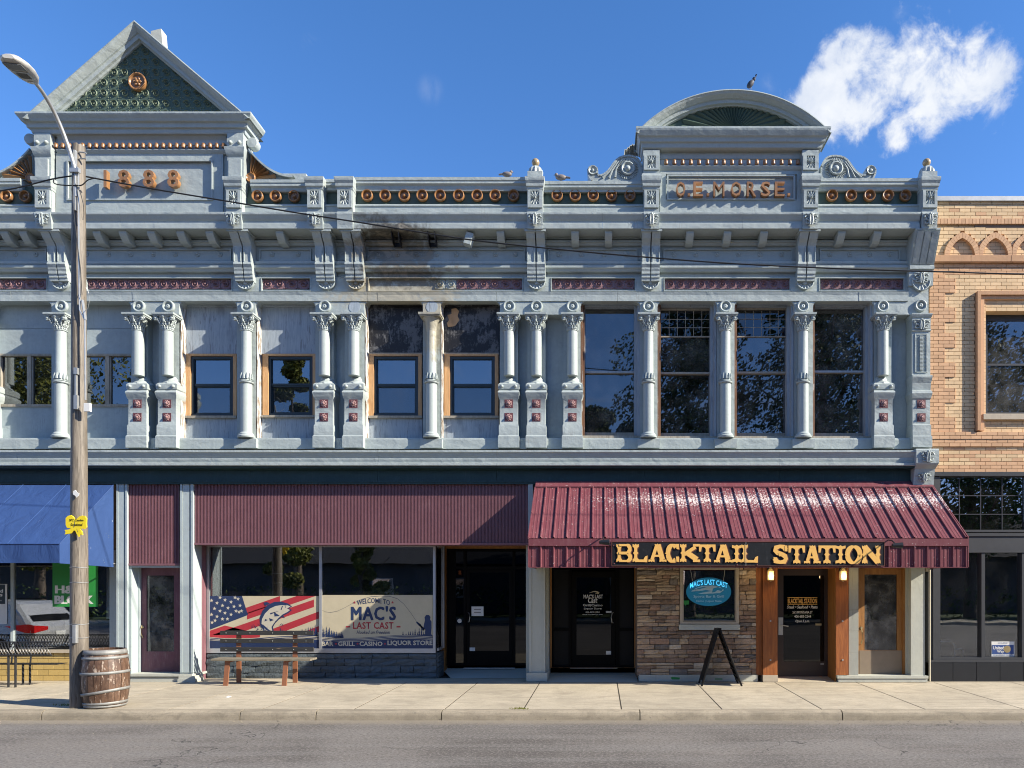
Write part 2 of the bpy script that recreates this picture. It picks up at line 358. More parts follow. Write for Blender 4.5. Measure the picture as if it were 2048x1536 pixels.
def awning_metal():
    m, nt, b = bsdf_mat('maroon_metal_roofing')
    p = pos(nt); sp = nd(nt, 'ShaderNodeSeparateXYZ', {0: p})
    a = noise(nt, p, 2.0, 6, 0.6)
    base = mixc(nt, a, (0.125, 0.034, 0.046), (0.18, 0.056, 0.066))
    # peeled and chalked band across the middle of the slope
    band = mth(nt, 'SUBTRACT', 1.0, mth(nt, 'ABSOLUTE', mth(nt, 'DIVIDE', mth(nt, 'SUBTRACT', sp.outputs[2], 3.72), 0.33)))
    band = mth(nt, 'MULTIPLY', mth(nt, 'MAXIMUM', band, 0.0), sstep(nt, sp.outputs[0], -1.3, 1.6))
    spk = noise(nt, p, 30, 4, 0.7)
    big = noise(nt, p, 4, 5, 0.6)
    k = mth(nt, 'ADD', mth(nt, 'MULTIPLY', band, 0.17), mth(nt, 'ADD', mth(nt, 'MULTIPLY', spk, 0.86), mth(nt, 'MULTIPLY', big, 0.14)))
    base = mixc(nt, sstep(nt, k, 0.635, 0.665), base, (0.62, 0.55, 0.52))
    b.inputs['Specular IOR Level'].default_value = 0.2
    dustm = mth(nt, 'MULTIPLY', sstep(nt, noise(nt, pos(nt, (5, 1, 1)), 3, 5, 0.6), 0.4, 0.8), 0.25)
    base = mixc(nt, dustm, base, (0.32, 0.17, 0.17))
    nt.links.new(base, b.inputs['Base Color'])
    b.inputs['Roughness'].default_value = 0.6
    bump(nt, b, spk, 0.15, 0.01)
    return m
M['awn'] = awning_metal()

def fabric():
    m, nt, b = bsdf_mat('blue_awning_canvas')
    p = pos(nt); a = noise(nt, p, 1.6, 6, 0.6)
    base = mixc(nt, a, (0.015, 0.046, 0.15), (0.024, 0.066, 0.20))
    sp = sstep(nt, mth(nt, 'ADD', mth(nt, 'MULTIPLY', noise(nt, p, 26, 2, 0.5), 0.6), mth(nt, 'MULTIPLY', noise(nt, p, 1.3, 2, 0.5), 0.4)), 0.672, 0.69)
    base = mixc(nt, sp, base, (0.7, 0.72, 0.75))
    nt.links.new(base, b.inputs['Base Color']); b.inputs['Roughness'].default_value = 0.75
    bump(nt, b, noise(nt, pos(nt, (1.5, 1, 0.8)), 2.2, 4, 0.5, 0.8), 0.6, 0.06)
    return m
M['canvas'] = fabric()

def concrete(name, c, stain=0.35):
    m, nt, b = bsdf_mat(name)
    p = pos(nt)
    big = noise(nt, p, 0.55, 8, 0.62, 0.3); mid = noise(nt, p, 3.5, 8, 0.65); fine = noise(nt, p, 60, 4, 0.7)
    v = mth(nt, 'ADD', mth(nt, 'MULTIPLY', big, 0.55), mth(nt, 'ADD', mth(nt, 'MULTIPLY', mid, 0.3), mth(nt, 'MULTIPLY', fine, 0.3)))
    v = mth(nt, 'ADD', mth(nt, 'MULTIPLY', mth(nt, 'SUBTRACT', v, 0.575), 1.5), 1.0)
    r = nd(nt, 'ShaderNodeObjectInfo').outputs['Random']
    v = mth(nt, 'ADD', v, mth(nt, 'MULTIPLY', mth(nt, 'SUBTRACT', r, 0.5), 0.14))
    base = nd(nt, 'ShaderNodeVectorMath', {0: (*c,), 'Scale': v}, operation='SCALE').outputs[0]
    # tyre-like smears and rain washed stains that run along the street
    s = noise(nt, pos(nt, (0.35, 3.2, 1)), 2.2, 7, 0.6, 0.6)
    base = mixc(nt, mth(nt, 'MULTIPLY', sstep(nt, s, 0.46, 0.70), stain), base, tuple(x * 0.5 for x in c))
    s2 = noise(nt, pos(nt, (0.6, 5.0, 1)), 5.0, 6, 0.7, 0.8)
    base = mixc(nt, mth(nt, 'MULTIPLY', sstep(nt, s2, 0.50, 0.66), 0.45), base, tuple(x * 0.45 for x in c))
    gr = noise(nt, p, 24, 7, 0.8)
    base = mixc(nt, mth(nt, 'MULTIPLY', sstep(nt, gr, 0.50, 0.64), 0.45), base, tuple(x * 0.55 for x in c))
    bl = noise(nt, p, 1.7, 7, 0.7, 0.6)
    base = mixc(nt, mth(nt, 'MULTIPLY', sstep(nt, bl, 0.50, 0.66), 0.5), base, tuple(x * 0.6 for x in c))
    sp = noise(nt, p, 11, 3, 0.5)
    base = mixc(nt, sstep(nt, sp, 0.72, 0.76), base, (0.09, 0.08, 0.07))
    nt.links.new(base, b.inputs['Base Color']); b.inputs['Roughness'].default_value = 0.85
    bump(nt, b, mth(nt, 'ADD', mid, fine), 0.35, 0.012)
    return m
M['concrete'] = concrete('sidewalk_concrete', (0.44, 0.385, 0.285))
M['kerbc'] = concrete('kerb_concrete', (0.32, 0.275, 0.2), 0.6)
M['joint'] = flat('joint_dirt', (0.05, 0.042, 0.03), 0.95)

def asphalt():
    m, nt, b = bsdf_mat('asphalt')
    p = pos(nt)
    big = noise(nt, p, 0.4, 7, 0.6, 0.4); fine = noise(nt, p, 90, 3, 0.8); mid = noise(nt, p, 12, 5, 0.7)
    base = mixc(nt, sstep(nt, big, 0.35, 0.62), (0.092, 0.082, 0.072), (0.165, 0.15, 0.132))
    patch = nd(nt, 'ShaderNodeTexVoronoi', {'Vector': pos(nt, (0.25, 0.7, 1)), 'Scale': 1.0}).outputs['Color']
    patch = nd(nt, 'ShaderNodeSeparateXYZ', {0: patch}).outputs[0]
    base = nd(nt, 'ShaderNodeVectorMath', {0: base, 'Scale': mth(nt, 'ADD', 0.88, mth(nt, 'MULTIPLY', patch, 0.2))}, operation='SCALE').outputs[0]
    lane = noise(nt, pos(nt, (0.12, 1.6, 1)), 1.6, 6, 0.6)
    base = mixc(nt, mth(nt, 'MULTIPLY', sstep(nt, lane, 0.42, 0.64), 0.55), base, (0.18, 0.17, 0.155))
    agg = noise(nt, p, 26, 6, 0.8)
    base = mixc(nt, mth(nt, 'MULTIPLY', sstep(nt, agg, 0.5, 0.62), 0.7), base, (0.26, 0.24, 0.215))
    base = mixc(nt, mth(nt, 'MULTIPLY', sstep(nt, agg, 0.48, 0.38), 0.7), base, (0.055, 0.05, 0.045))
    base = mixc(nt, sstep(nt, fine, 0.62, 0.72), base, (0.28, 0.265, 0.24))
    base = mixc(nt, sstep(nt, fine, 0.38, 0.28), base, (0.028, 0.028, 0.028))
    sp = nd(nt, 'ShaderNodeSeparateXYZ', {0: p})
    gut = sstep(nt, mth(nt, 'ADD', sp.outputs[1], mth(nt, 'MULTIPLY', mid, 0.5)), -3.62, -3.3)
    base = mixc(nt, mth(nt, 'MULTIPLY', gut, 0.75), base, (0.24, 0.205, 0.15))
    # cracks
    vo = nd(nt, 'ShaderNodeTexVoronoi', {'Vector': nd(nt, 'ShaderNodeVectorMath', {0: p, 1: nd(nt, 'ShaderNodeVectorMath', {0: nd(nt, 'ShaderNodeTexNoise', {'Vector': p, 'Scale': 1.5, 'Detail': 6.0}).outputs[1], 'Scale': 1.2}, operation='SCALE').outputs[0]}, operation='ADD').outputs[0], 'Scale': 0.33}, feature='DISTANCE_TO_EDGE').outputs[0]
    ck = mth(nt, 'MULTIPLY', mth(nt, 'MULTIPLY', sstep(nt, vo, 0.004, 0.001), sstep(nt, noise(nt, p, 0.5, 3, 0.5), 0.47, 0.6)), 0.8)
    base = mixc(nt, ck, base, (0.02, 0.02, 0.02))
    nt.links.new(base, b.inputs['Base Color']); b.inputs['Roughness'].default_value = 0.9
    bump(nt, b, mth(nt, 'SUBTRACT', mth(nt, 'ADD', fine, mth(nt, 'MULTIPLY', mid, 0.4)), mth(nt, 'MULTIPLY', ck, 2.0)), 0.5, 0.012)
    return m
M['asphalt'] = asphalt()
M['lawn'] = flat('lawn_grass', (0.035, 0.06, 0.015), 0.9, var=0.3, sc_=3, bumpy=0.6)

# ---------------------------------------------------------------- mesh builder
class MB:
    def __init__(s): s.v = []; s.f = []; s.sm = []
    def add(s, vs, fs, sm=False):
        n = len(s.v); s.v += [tuple(v) for v in vs]; s.f += [tuple(i + n for i in f) for f in fs]; s.sm += [sm] * len(fs); return s
    def box(s, x0, x1, y0, y1, z0, z1):
        x0, x1 = sorted((x0, x1)); y0, y1 = sorted((y0, y1)); z0, z1 = sorted((z0, z1))
        return s.add([(x0,y0,z0),(x1,y0,z0),(x1,y1,z0),(x0,y1,z0),(x0,y0,z1),(x1,y0,z1),(x1,y1,z1),(x0,y1,z1)],
                     [(0,1,2,3),(4,7,6,5),(0,4,5,1),(1,5,6,2),(2,6,7,3),(3,7,4,0)])
    def pbox(s, a, b, c, d, yf, yb):
        """box whose front face (at depth yf) fills the measured rectangle a..b, c..d"""
        return s.box(X(a, yf), X(b, yf), yf, yb, Z(d, yf), Z(c, yf))
    def pframe(s, a, b, c, d, w, yf, yb, wt=None, wb=None):
        wt = w if wt is None else wt; wb = w if wb is None else wb
        s.pbox(a, a + w, c, d, yf, yb); s.pbox(b - w, b, c, d, yf, yb)
        s.pbox(a + w, b - w, c, c + wt, yf, yb); return s.pbox(a + w, b - w, d - wb, d, yf, yb)
    def prism(s, pts, y0, y1, sm=False):
        n = len(pts)
        vs = [(x, y0, z) for x, z in pts] + [(x, y1, z) for x, z in pts]
        s.add(vs, [tuple(range(n)), tuple(range(2 * n - 1, n - 1, -1))])
        m = len(s.v) - 2 * n
        s.f += [(m + i, m + (i + 1) % n, m + n + (i + 1) % n, m + n + i) for i in range(n)]; s.sm += [sm] * n
        return s
    def pprism(s, pts, yf, yb, sm=False):
        return s.prism([(X(a, yf), Z(b, yf)) for a, b in pts], yf, yb, sm)
    def ex(s, prof, x0, x1, sm=False):
        """closed (y, z) profile extruded along x"""
        n = len(prof)
        s.add([(x0, y, z) for y, z in prof] + [(x1, y, z) for y, z in prof], [tuple(range(n)), tuple(range(2 * n - 1, n - 1, -1))])
        m = len(s.v) - 2 * n
        s.f += [(m + i, m + (i + 1) % n, m + n + (i + 1) % n, m + n + i) for i in range(n)]; s.sm += [sm] * n
        return s
    def lathe(s, prof, c=(0, 0, 0), seg=20, axis='Z', sm=True, flute=0, fd=0.1):
        vs = []; n = len(prof)
        for j in range(seg):
            a = 2 * math.pi * j / seg
            k = 1 - (fd if flute and j % 2 else 0)
            for r, h in prof:
                u, w = r * k * math.cos(a), r * k * math.sin(a)
                vs.append((c[0] + u, c[1] + w, c[2] + h) if axis == 'Z' else ((c[0] + u, c[1] - h, c[2] + w) if axis == 'Y' else (c[0] + h, c[1] + u, c[2] + w)))
        fs = []
        for j in range(seg):
            k = (j + 1) % seg
            for i in range(n - 1):
                fs.append((j * n + i, k * n + i, k * n + i + 1, j * n + i + 1))
        s.add(vs, fs, sm)
        if prof[0][0] > 1e-6: s.f.append(tuple(len(s.v) - len(vs) + j * n for j in range(seg - 1, -1, -1))); s.sm.append(False)
        if prof[-1][0] > 1e-6: s.f.append(tuple(len(s.v) - len(vs) + j * n + n - 1 for j in range(seg))); s.sm.append(False)
        return s
    def tube(s, path, r, seg=8, r1=None, sm=True):
        path = [Vector(p) for p in path]; n = len(path); rings = []
        up = Vector((0, 0, 1)) if abs((path[1] - path[0]).normalized().z) < 0.9 else Vector((1, 0, 0))
        for i, p in enumerate(path):
            t = (path[min(i + 1, n - 1)] - path[max(i - 1, 0)]).normalized()
            u = t.cross(up); u = u.normalized() if u.length > 1e-5 else Vector((1, 0, 0)); w = t.cross(u)
            rr = r if r1 is None else r + (r1 - r) * i / (n - 1)
            rings.append([p + (u * math.cos(2 * math.pi * k / seg) + w * math.sin(2 * math.pi * k / seg)) * rr for k in range(seg)])
        vs = [v for q in rings for v in q]
        fs = [(i * seg + k, i * seg + (k + 1) % seg, (i + 1) * seg + (k + 1) % seg, (i + 1) * seg + k) for i in range(n - 1) for k in range(seg)]
        s.add(vs, fs, sm); m = len(s.v) - len(vs)
        s.f += [tuple(range(m + seg - 1, m - 1, -1)), tuple(range(m + (n - 1) * seg, m + n * seg))]; s.sm += [False, False]
        return s
    def sph(s, c, r, seg=10, rings=7):
        rx, ry, rz = r if isinstance(r, tuple) else (r, r, r)
        vs = [(c[0], c[1], c[2] - rz)]
        for i in range(1, rings):
            a = math.pi * i / rings - math.pi / 2
            for j in range(seg):
                b = 2 * math.pi * j / seg
                vs.append((c[0] + rx * math.cos(a) * math.cos(b), c[1] + ry * math.cos(a) * math.sin(b), c[2] + rz * math.sin(a)))
        vs.append((c[0], c[1], c[2] + rz)); t = len(vs) - 1
        fs = [(0, 1 + (j + 1) % seg, 1 + j) for j in range(seg)] + [(t, t - seg + j, t - seg + (j + 1) % seg) for j in range(seg)]
        for i in range(rings - 2):
            for j in range(seg):
                a = 1 + i * seg
                fs.append((a + j, a + (j + 1) % seg, a + seg + (j + 1) % seg, a + seg + j))
        return s.add(vs, fs, True)
    def ledge(s, x0, x1, yb, levels, sides=(1, 1)):
        """moulding that returns round its ends: levels = [(z, front y, side overhang)]"""
        vs = []
        for z, y, e in levels:
            vs += [(x0 - e * sides[0], yb, z), (x0 - e * sides[0], y, z), (x1 + e * sides[1], y, z), (x1 + e * sides[1], yb, z)]
        fs = []
        for i in range(len(levels) - 1):
            a, b = 4 * i, 4 * i + 4
            fs += [(a, a + 1, b + 1, b), (a + 1, a + 2, b + 2, b + 1), (a + 2, a + 3, b + 3, b + 2), (a + 3, a, b, b + 3)]
        t = 4 * (len(levels) - 1)
        return s.add(vs, fs + [(3, 2, 1, 0), (t, t + 1, t + 2, t + 3)])
    def shift(s, d, i0=0):
        s.v = s.v[:i0] + [(x + d[0], y + d[1], z + d[2]) for x, y, z in s.v[i0:]]; return s
    def mesh(s, name, mat, bevel=0.0):
        me = bpy.data.meshes.new(name)
        me.from_pydata(s.v, [], s.f)
        me.polygons.foreach_set('use_smooth', s.sm)
        bm = bmesh.new(); bm.from_mesh(me)
        bmesh.ops.recalc_face_normals(bm, faces=bm.faces)
        if bevel:
            es = [e for e in bm.edges if len(e.link_faces) == 2 and e.calc_face_angle(0) > 0.6]
            bmesh.ops.bevel(bm, geom=es, offset=bevel, segments=1, affect='EDGES', clamp_overlap=True)
        bm.to_mesh(me); bm.free()
        for m in (mat if isinstance(mat, (list, tuple)) else [mat]): me.materials.append(m)
        me.update()
        if any(s.sm): me.set_sharp_from_angle(angle=R(38))
        return me

W = {}
def put(name, me, parent=None, loc=(0, 0, 0), rot=None, scale=None, label=None, cat=None, group=None, kind=None):
    """link a mesh as one object; loc is its place in the world, whatever its parent"""
    o = bpy.data.objects.new(name, me); col.objects.link(o)
    w = Vector(loc); W[o] = w
    if parent is not None:
        o.parent = parent; o.location = w - W[parent]
    else: o.location = w
    if rot: o.rotation_euler = rot
    if scale: o.scale = scale
    if label: o['label'] = label
    if cat: o['category'] = cat
    if group: o['group'] = group
    if kind: o['kind'] = kind
    return o
def empty(name, loc, label, cat, group=None, rot=None):
    o = put(name, None, None, loc, rot, None, label, cat, group)
    o.empty_display_size = 0.2
    return o
def part(name, mb, mat, parent, bevel=0.0, **k):
    return put(name, mb.mesh(name, mat, bevel), parent, **k)
def copy_thing(o, loc, label=None, rotz=None):
    """a thing with copies of its parts and their sub-parts (mesh data shared)"""
    def cp(a, par):
        c = a.copy(); col.objects.link(c)
        if par is not None: c.parent = par
        for ch in [x for x in bpy.data.objects if x.parent == a and x != c]: cp(ch, c)
        return c
    c = cp(o, None); c.location = loc; W[c] = Vector(loc)
    if rotz is not None: c.rotation_euler[2] = rotz
    if label: c['label'] = label
    return c

def text_mesh(s, px0, px1, py0, py1, yf, mat, bold=0.0, shear=0.0, depth=0.0, arc=0.0, name='lettering', cspace=1.0):
    """flat lettering fitted to a rectangle measured at depth yf"""
    cu = bpy.data.curves.new('t', 'FONT'); cu.body = s; cu.offset = bold; cu.shear = shear; cu.space_character = cspace
    cu.resolution_u = 2
    if depth: cu.extrude = 0.5
    ob = bpy.data.objects.new('t', cu); col.objects.link(ob)
    bpy.context.view_layer.update()
    me = bpy.data.meshes.new_from_object(ob.evaluated_get(bpy.context.evaluated_depsgraph_get()))
    bpy.data.objects.remove(ob); bpy.data.curves.remove(cu)
    vs = [v.co.copy() for v in me.vertices]
    ax, bx = min(v.x for v in vs), max(v.x for v in vs); ay, by = min(v.y for v in vs), max(v.y for v in vs)
    x0, x1, z1, z0 = X(px0, yf), X(px1, yf), Z(py0, yf), Z(py1, yf)
    for v in me.vertices:
        u = (v.co.x - ax) / (bx - ax); w = (v.co.y - ay) / (by - ay)
        v.co = (x0 + (x1 - x0) * u, yf + (0.5 - v.co.z) * depth if depth else yf, z0 + (z1 - z0) * w + arc * (1 - (2 * u - 1) ** 2))
    me.name = name; me.materials.append(mat)
    return me
def text(s, parent, px0, px1, py0, py1, yf, mat, name='lettering', **k):
    return put(name, text_mesh(s, px0, px1, py0, py1, yf, mat, name=name, **k), parent)

# ================================================================ the setting
GY = -0.15
mb = MB().box(-900, 900, -900, 900, -0.9, -0.25)
put('ground', mb.mesh('ground', M['lawn']), kind='structure')
mb = MB().box(-120, 120, -22.0, -3.42, -0.24, GY)
put('road', mb.mesh('road', M['asphalt']), kind='structure')
root = put('sidewalk', MB().box(-40, 30, -3.28, 1.4, -0.24, -0.004).mesh('sidewalk', M['joint']), kind='structure')
jx = [-4.0 - 1.5 * i for i in range(12, 0, -1)] + [-4.0, -2.53, -1.25, 0.34, 1.97, 3.59, 5.27] + [5.27 + 1.6 * i for i in range(1, 9)]
for i in range(len(jx) - 1):
    g = 0.011
    part('paving_slab', MB().box(jx[i] + g, jx[i + 1] - g, -3.27, -0.16, -0.15, 0), M['concrete'], root)
part('paving_strip', MB().box(jx[0], jx[-1], -0.145, 0.5, -0.15, 0.0), M['concrete'], root)
kx = [X(83, -3.43), X(480, -3.43), X(632, -3.43), X(883, -3.43), X(1280, -3.43), X(1685, -3.43)]
kx = [kx[0] - 3 * i for i in range(6, 0, -1)] + kx + [kx[-1] + 3 * i for i in range(1, 6)]
kerb = put('kerb', MB().box(-30, 25, -3.40, -3.29, -0.24, -0.05).mesh('kerb', M['joint']), kind='structure')
for i in range(len(kx) - 1):
    a, b = kx[i] + 0.008, kx[i + 1] - 0.008
    prof = [(-3.285, -0.24), (-3.285, 0.0), (-3.36, 0.0), (-3.395, -0.008), (-3.418, -0.03), (-3.432, -0.07), (-3.45, -0.24)]
    part('kerb_block', MB().ex(prof, a, b), M['kerbc'], kerb)
put('far_sidewalk', MB().box(-60, 60, -25.0, -22.0, -0.24, -0.0).mesh('far_sidewalk', M['concrete']), kind='structure')

# ================================================================ the grey victorian building
bld = empty('commercial_building', (X(900), 0, 0), 'pale grey two storey Victorian commercial block with sheet metal front and two ornate pediments', 'building')
GR = M['grey']
XL, XR = X(-430), X(1857)           # ends of the front
def bp(name, mb, mat=None, bevel=0.0, parent=None, **k):
    return part(name, mb, mat or GR, parent or bld, bevel, **k)

# shell: side and rear walls, floors and roof
m = MB(); m.box(XL, XL + .2, .7, 12, 0, 9.6).box(XR - .22, XR - .02, .7, 12, 0, 9.6).box(XL, XR, 11.8, 12, 0, 9.6)
bp('shell_wall', m, M['mortar'])
bp('roof', MB().box(XL, XR - .03, .32, 12, 9.45, 9.6), M['darkroof'])
m = MB(); m.box(XL + .2, XR - .25, .31, 4.0, 4.42, 4.55).box(XL + .2, XR - .25, 3.0, 3.1, 4.56, 9.44)
bp('upper_interior', m, M['interior'])
m = MB(); m.box(XL + .2, XR - .25, 4.5, 4.6, 0, 4.4).box(XL + .2, XR - .25, .4, 4.4, -0.02, -0.005)
bp('shop_interior', m, M['void'])

# ---- upper storey: openings (L, R) in front-plane pixels, and the piers between them
YF = -0.10       # face of the upper wall
OP = [(-390, -270), (-235, -115), (-20, 103), (143, 262), (358, 474), (511, 631), (729, 846), (881, 1000), (1161, 1280), (1315, 1434), (1469, 1589), (1626, 1748)]
T, B_ = 604, 876
GAP = [(-430, -390)] + [(OP[i][1], OP[i + 1][0]) for i in range(len(OP) - 1)] + [(1748, 1857)]
COLA = [-252, 122, 493, 863, 1297, 1451, 1606]
COLB = [-410, -97, -38, 277, 336, 649, 708, 1018, 1073, 1145, 1766]
YP = 0.12        # recessed blind panel plane
for a, b in GAP:
    m = MB().pbox(a, b, 600, 878, YP, 0.30)
    bp('recessed_panel', m, M['grey2'])
    cs = [c for c in COLA + COLB + [1840] if a - 6 < c < b + 6]
    for c in cs:
        w = 18 if c != 1840 else 19
        x0, x1 = max(a, c - w), min(b, c + w)
        if c == cs[0] and c != 1840: x0 = a
        if c == cs[-1]: x1 = b
        bp('backing_pilaster', MB().pbox(x0, x1, 628, 876, YF + 0.05, YP))
    # head block over the columns
    m = MB().pbox(a, b, 601, 629, YF - .03, 0.28)
    for px, s_ in ((a, -1), (b, 1)):
        r = 12
        pts = [(px, 602), (px + s_ * r, 602)] + [(px + s_ * (r - r * math.sin(t * math.pi / 12)), 602 + r * (1 - math.cos(t * math.pi / 12))) for t in range(1, 7)]
        if not (px < -420 or px > 1850): m.pprism(pts, YF - .025, YP)
    bp('head_block', m)
bp('sill', MB().ledge(XL, XR, 0.3, [(Z(900), -0.13, 0), (Z(879, -.13), -0.13, 0), (Z(876, -.12), -0.12, 0)]))
# lintel band with sheet joints
xs = [-430, -260, 22, 265, 506, 735, 755, 993, 1235, 1474, 1718, 1817]
for i in range(len(xs) - 1):
    a, b = X(xs[i], -.15) + .002, X(xs[i + 1], -.15) - .002
    dz = rnd.uniform(-.004, .004)
    bp('lintel_sheet', MB().ex([(-.15 + dz, Z(602, -.15)), (-.15 + dz, Z(590, -.15)), (-.165 + dz, Z(584, -.15)), (-.13, Z(583, -.15)), (0.27, Z(583, -.1)), (.27, Z(602, -.1))], a, b))
bp('corner_sheet', MB().pbox(1817, 1857, 510, 602, -.12, .27))
# frieze wall above the lintel, recessed plum tile strips
strips = [(-430, -262), (-210, 95), (170, 465), (521, 622), (735, 1047), (1101, 1272), (1327, 1582), (1638, 1810)]
ys = -.08
m = MB(); prev = XL
for a, b in strips:
    if X(a, ys) > prev + .02: m.box(prev, X(a, ys), ys, .27, Z(583, ys) + .001, Z(554, ys))
    prev = X(b, ys)
m.box(prev, X(1817, ys), ys, .27, Z(583, ys) + .001, Z(554, ys))
m.box(XL, XR - .02, -.02, .25, Z(583, ys) + .01, Z(535, ys))
bp('frieze_wall', m)
def spiral_tile(w, d=0.02, turns=1.55, r=None):
    """square pressed metal tile with a scroll in relief"""
    m = MB(); m.box(-w/2 + .004, w/2 - .004, 0, .02, -w/2 + .004, w/2 - .004)
    R0 = w * .40; n = 22
    for i in range(n):
        t0, t1 = i / n, (i + 1) / n
        q = []
        for t in (t0, t1):
            a = math.pi * 1.1 + t * turns * 2 * math.pi; rr = R0 * (1 - t * .86); wd = w * .055 * (1 - .4 * t)
            ca, sa = math.cos(a), -math.sin(a)
            q.append(((rr - wd) * ca, (rr - wd) * sa, rr * ca, rr * sa, (rr + wd) * ca, (rr + wd) * sa))
        (a0, b0, c0, d0, e0, f0), (a1, b1, c1, d1, e1, f1) = q
        m.add([(a0, 0, b0), (c0, -d, d0), (e0, 0, f0), (a1, 0, b1), (c1, -d, d1), (e1, 0, f1)], [(0, 1, 4, 3), (1, 2, 5, 4)], True)
    m.sph((0, 0, 0), (w * .06, d * 1.1, w * .06), 8, 5)
    for sx, sz in ((-1, -1), (1, 1), (1, -1)):
        m.sph((sx * w * .40, 0, sz * w * .40), (w * .07, d * .9, w * .05), 6, 4)
    return m
tile_me = spiral_tile(0.218, .028).mesh('spiral_tile', M['plumtile'])
tile_soot = spiral_tile(0.218, .028).mesh('spiral_tile', GR)
yt = -0.035
for a, b in strips:
    if b < -200: continue
    m = MB().pbox(a, b, 556, 581, yt + .02, yt + .04)
    bp('tile_bed', m, M['plumtile'] if a != 735 else GR)
    m = MB().pframe(a + .5, b - .5, 554.5, 582.5, 1.6, -.095, -.01)
    bp('tile_frame', m)
    x0, x1 = X(a + 3, yt), X(b - 3, yt); n = max(1, round((x1 - x0) / .222)); st = (x1 - x0) / n
    for i in range(n):
        xc = x0 + st * (i + .5)
        if a == 735 and xc < X(880, yt): continue
        put('spiral_tile', tile_me if not (a == 735 and xc < X(912, yt)) else tile_soot, bld, (xc, yt, (Z(556, yt) + Z(581, yt)) / 2), scale=(st / .218, 1, .93))
# mouldings and bossed frieze
def mould(name, pts, x0=XL, x1=X(1817, -.1), back=.1, **k):
    """moulding: list of (depth, pixel row) from top to bottom, measured at that depth"""
    p = [(y, Z(r, y)) for y, r in pts]
    bp(name, MB().ex([(back, p[0][1])] + p + [(back, p[-1][1])], x0, x1), **k)
mould('lower_moulding', [(-.08, 521), (-.13, 522), (-.13, 527), (-.11, 529), (-.15, 531), (-.15, 535), (-.12, 538), (-.10, 543), (-.085, 544)])
mould('frieze_moulding_bed', [(-.04, 490), (-.04, 520)])
secs = [(-430, -262), (-235, 92), (150, 462), (518, 622), (735, 1050), (1096, 1275), (1327, 1585), (1640, 1800)]
for a, b in secs:
    bp('frieze_panel_frame', MB().pframe(a, b, 497, 521, 2.5, -.075, -.03))
boss_me = MB().lathe([(.055, -.0), (.055, .012), (.045, .02), (.03, .012), (.022, .018), (.018, .035), (0, .042)], axis='Y', seg=14).mesh('boss', GR)
for a, b in secs:
    n = max(2, round((b - a) / 42)); 
    for i in range(n):
        put('boss', boss_me, bld, (X(a + (b - a) * (i + .5) / n, -.04), -.04, Z(509, -.04)))
mould('upper_moulding', [(-.06, 480), (-.14, 480.5), (-.14, 484), (-.11, 486), (-.09, 491), (-.05, 493)])
mould('bed_moulding', [(-.16, 462), (-.19, 464), (-.17, 469), (-.12, 471), (-.10, 478)], back=.1)
bp('dark_frieze', MB().ex([(.1, Z(474, 0)), (-.07, Z(474, -.07)), (-.07, Z(486, -.07)), (.1, Z(486, 0))], XL, X(1817, -.1)), M['grey2'])
# soffit + crown cornice
YC = -.47
zs = Z(457, YC)
bp('soffit', MB().box(XL, XR - .02, YC + .03, .30, zs - .0, zs + .03), M['grey'])
xs = [-430, -120, 2, 240, 440, 755, 1050, 1205, 1485, 1735, 1840]
for i in range(len(xs) - 1):
    a, b = X(xs[i], YC) + .0015, X(xs[i + 1], YC) - .0015
    P = [(YC, 457), (YC, 447), (YC + .02, 446), (YC + .025, 441.5), (YC + .01, 440), (YC - .005, 438), (YC - .03, 433.5), (YC - .05, 431), (YC - .055, 427.5), (YC - .05, 426.5)]
    pr = [(y, Z(r, YC)) for y, r in P]
    bp('cornice_sheet', MB().ex([(-.1, pr[0][1] + .035)] + [(pr[0][0], pr[0][1] + .002)] + pr[1:] + [(-.15, pr[-1][1])], a, b))
# parapet base slope, panel band and coping
YQ = -.33
mould('parapet_base', [(YQ - .03, 408.5), (YQ - .05, 410), (YQ - .05, 412), (YQ - .035, 414), (YQ - .035, 426)], back=.0, x1=X(1842, YC))
bp('parapet_panel', MB().box(XL, X(1842, YC), YQ + .03, 0, Z(409, YQ), Z(372, YQ)), M['green'])
coping = [(-430, 40, 357), (500, 613, 360), (640, 677, 359), (705, 1056, 355), (1087, 1290, 363), (1636, 1845, 357.5)]
for a, b, t in coping:
    k = t - 355
    P = [(YQ - .10, t), (YQ - .10, t + 6), (YQ - .085, t + 7), (YQ - .09, t + 12), (YQ - .05, t + 15), (YQ - .045, t + 19), (YQ - .03, 379 if k < 5 else 381)]
    pr = [(y, Z(r, YQ - .08)) for y, r in P]
    bp('parapet_coping', MB().ex([(.05, pr[0][1])] + pr + [(.05, pr[-1][1])], X(a, YQ - .1), X(b, YQ - .1)))
# spun rosettes on the green band
ros_me = MB().lathe([(.112, 0), (.118, .03), (.116, .07), (.106, .082), (.094, .078), (.086, .045), (.078, .02), (.050, .016), (.045, .03), (.034, .03), (.032, .055), (.02, .07), (0, .074)], axis='Y', seg=28).mesh('copper_rosette', M['copper'])
yr = YQ + .03
for p in [-380, -342, -304, -266, -60, -22, 13, 50, 515, 551, 588, 734, 770, 808, 844, 880, 917, 954, 990, 1027, 1114, 1150, 1186, 1223, 1260, 1664, 1702, 1739, 1776, 1811]:
    put('copper_rosette', ros_me, bld, (X(p, yr - .05), yr, Z(395 if p < 700 else 393.5, yr)))

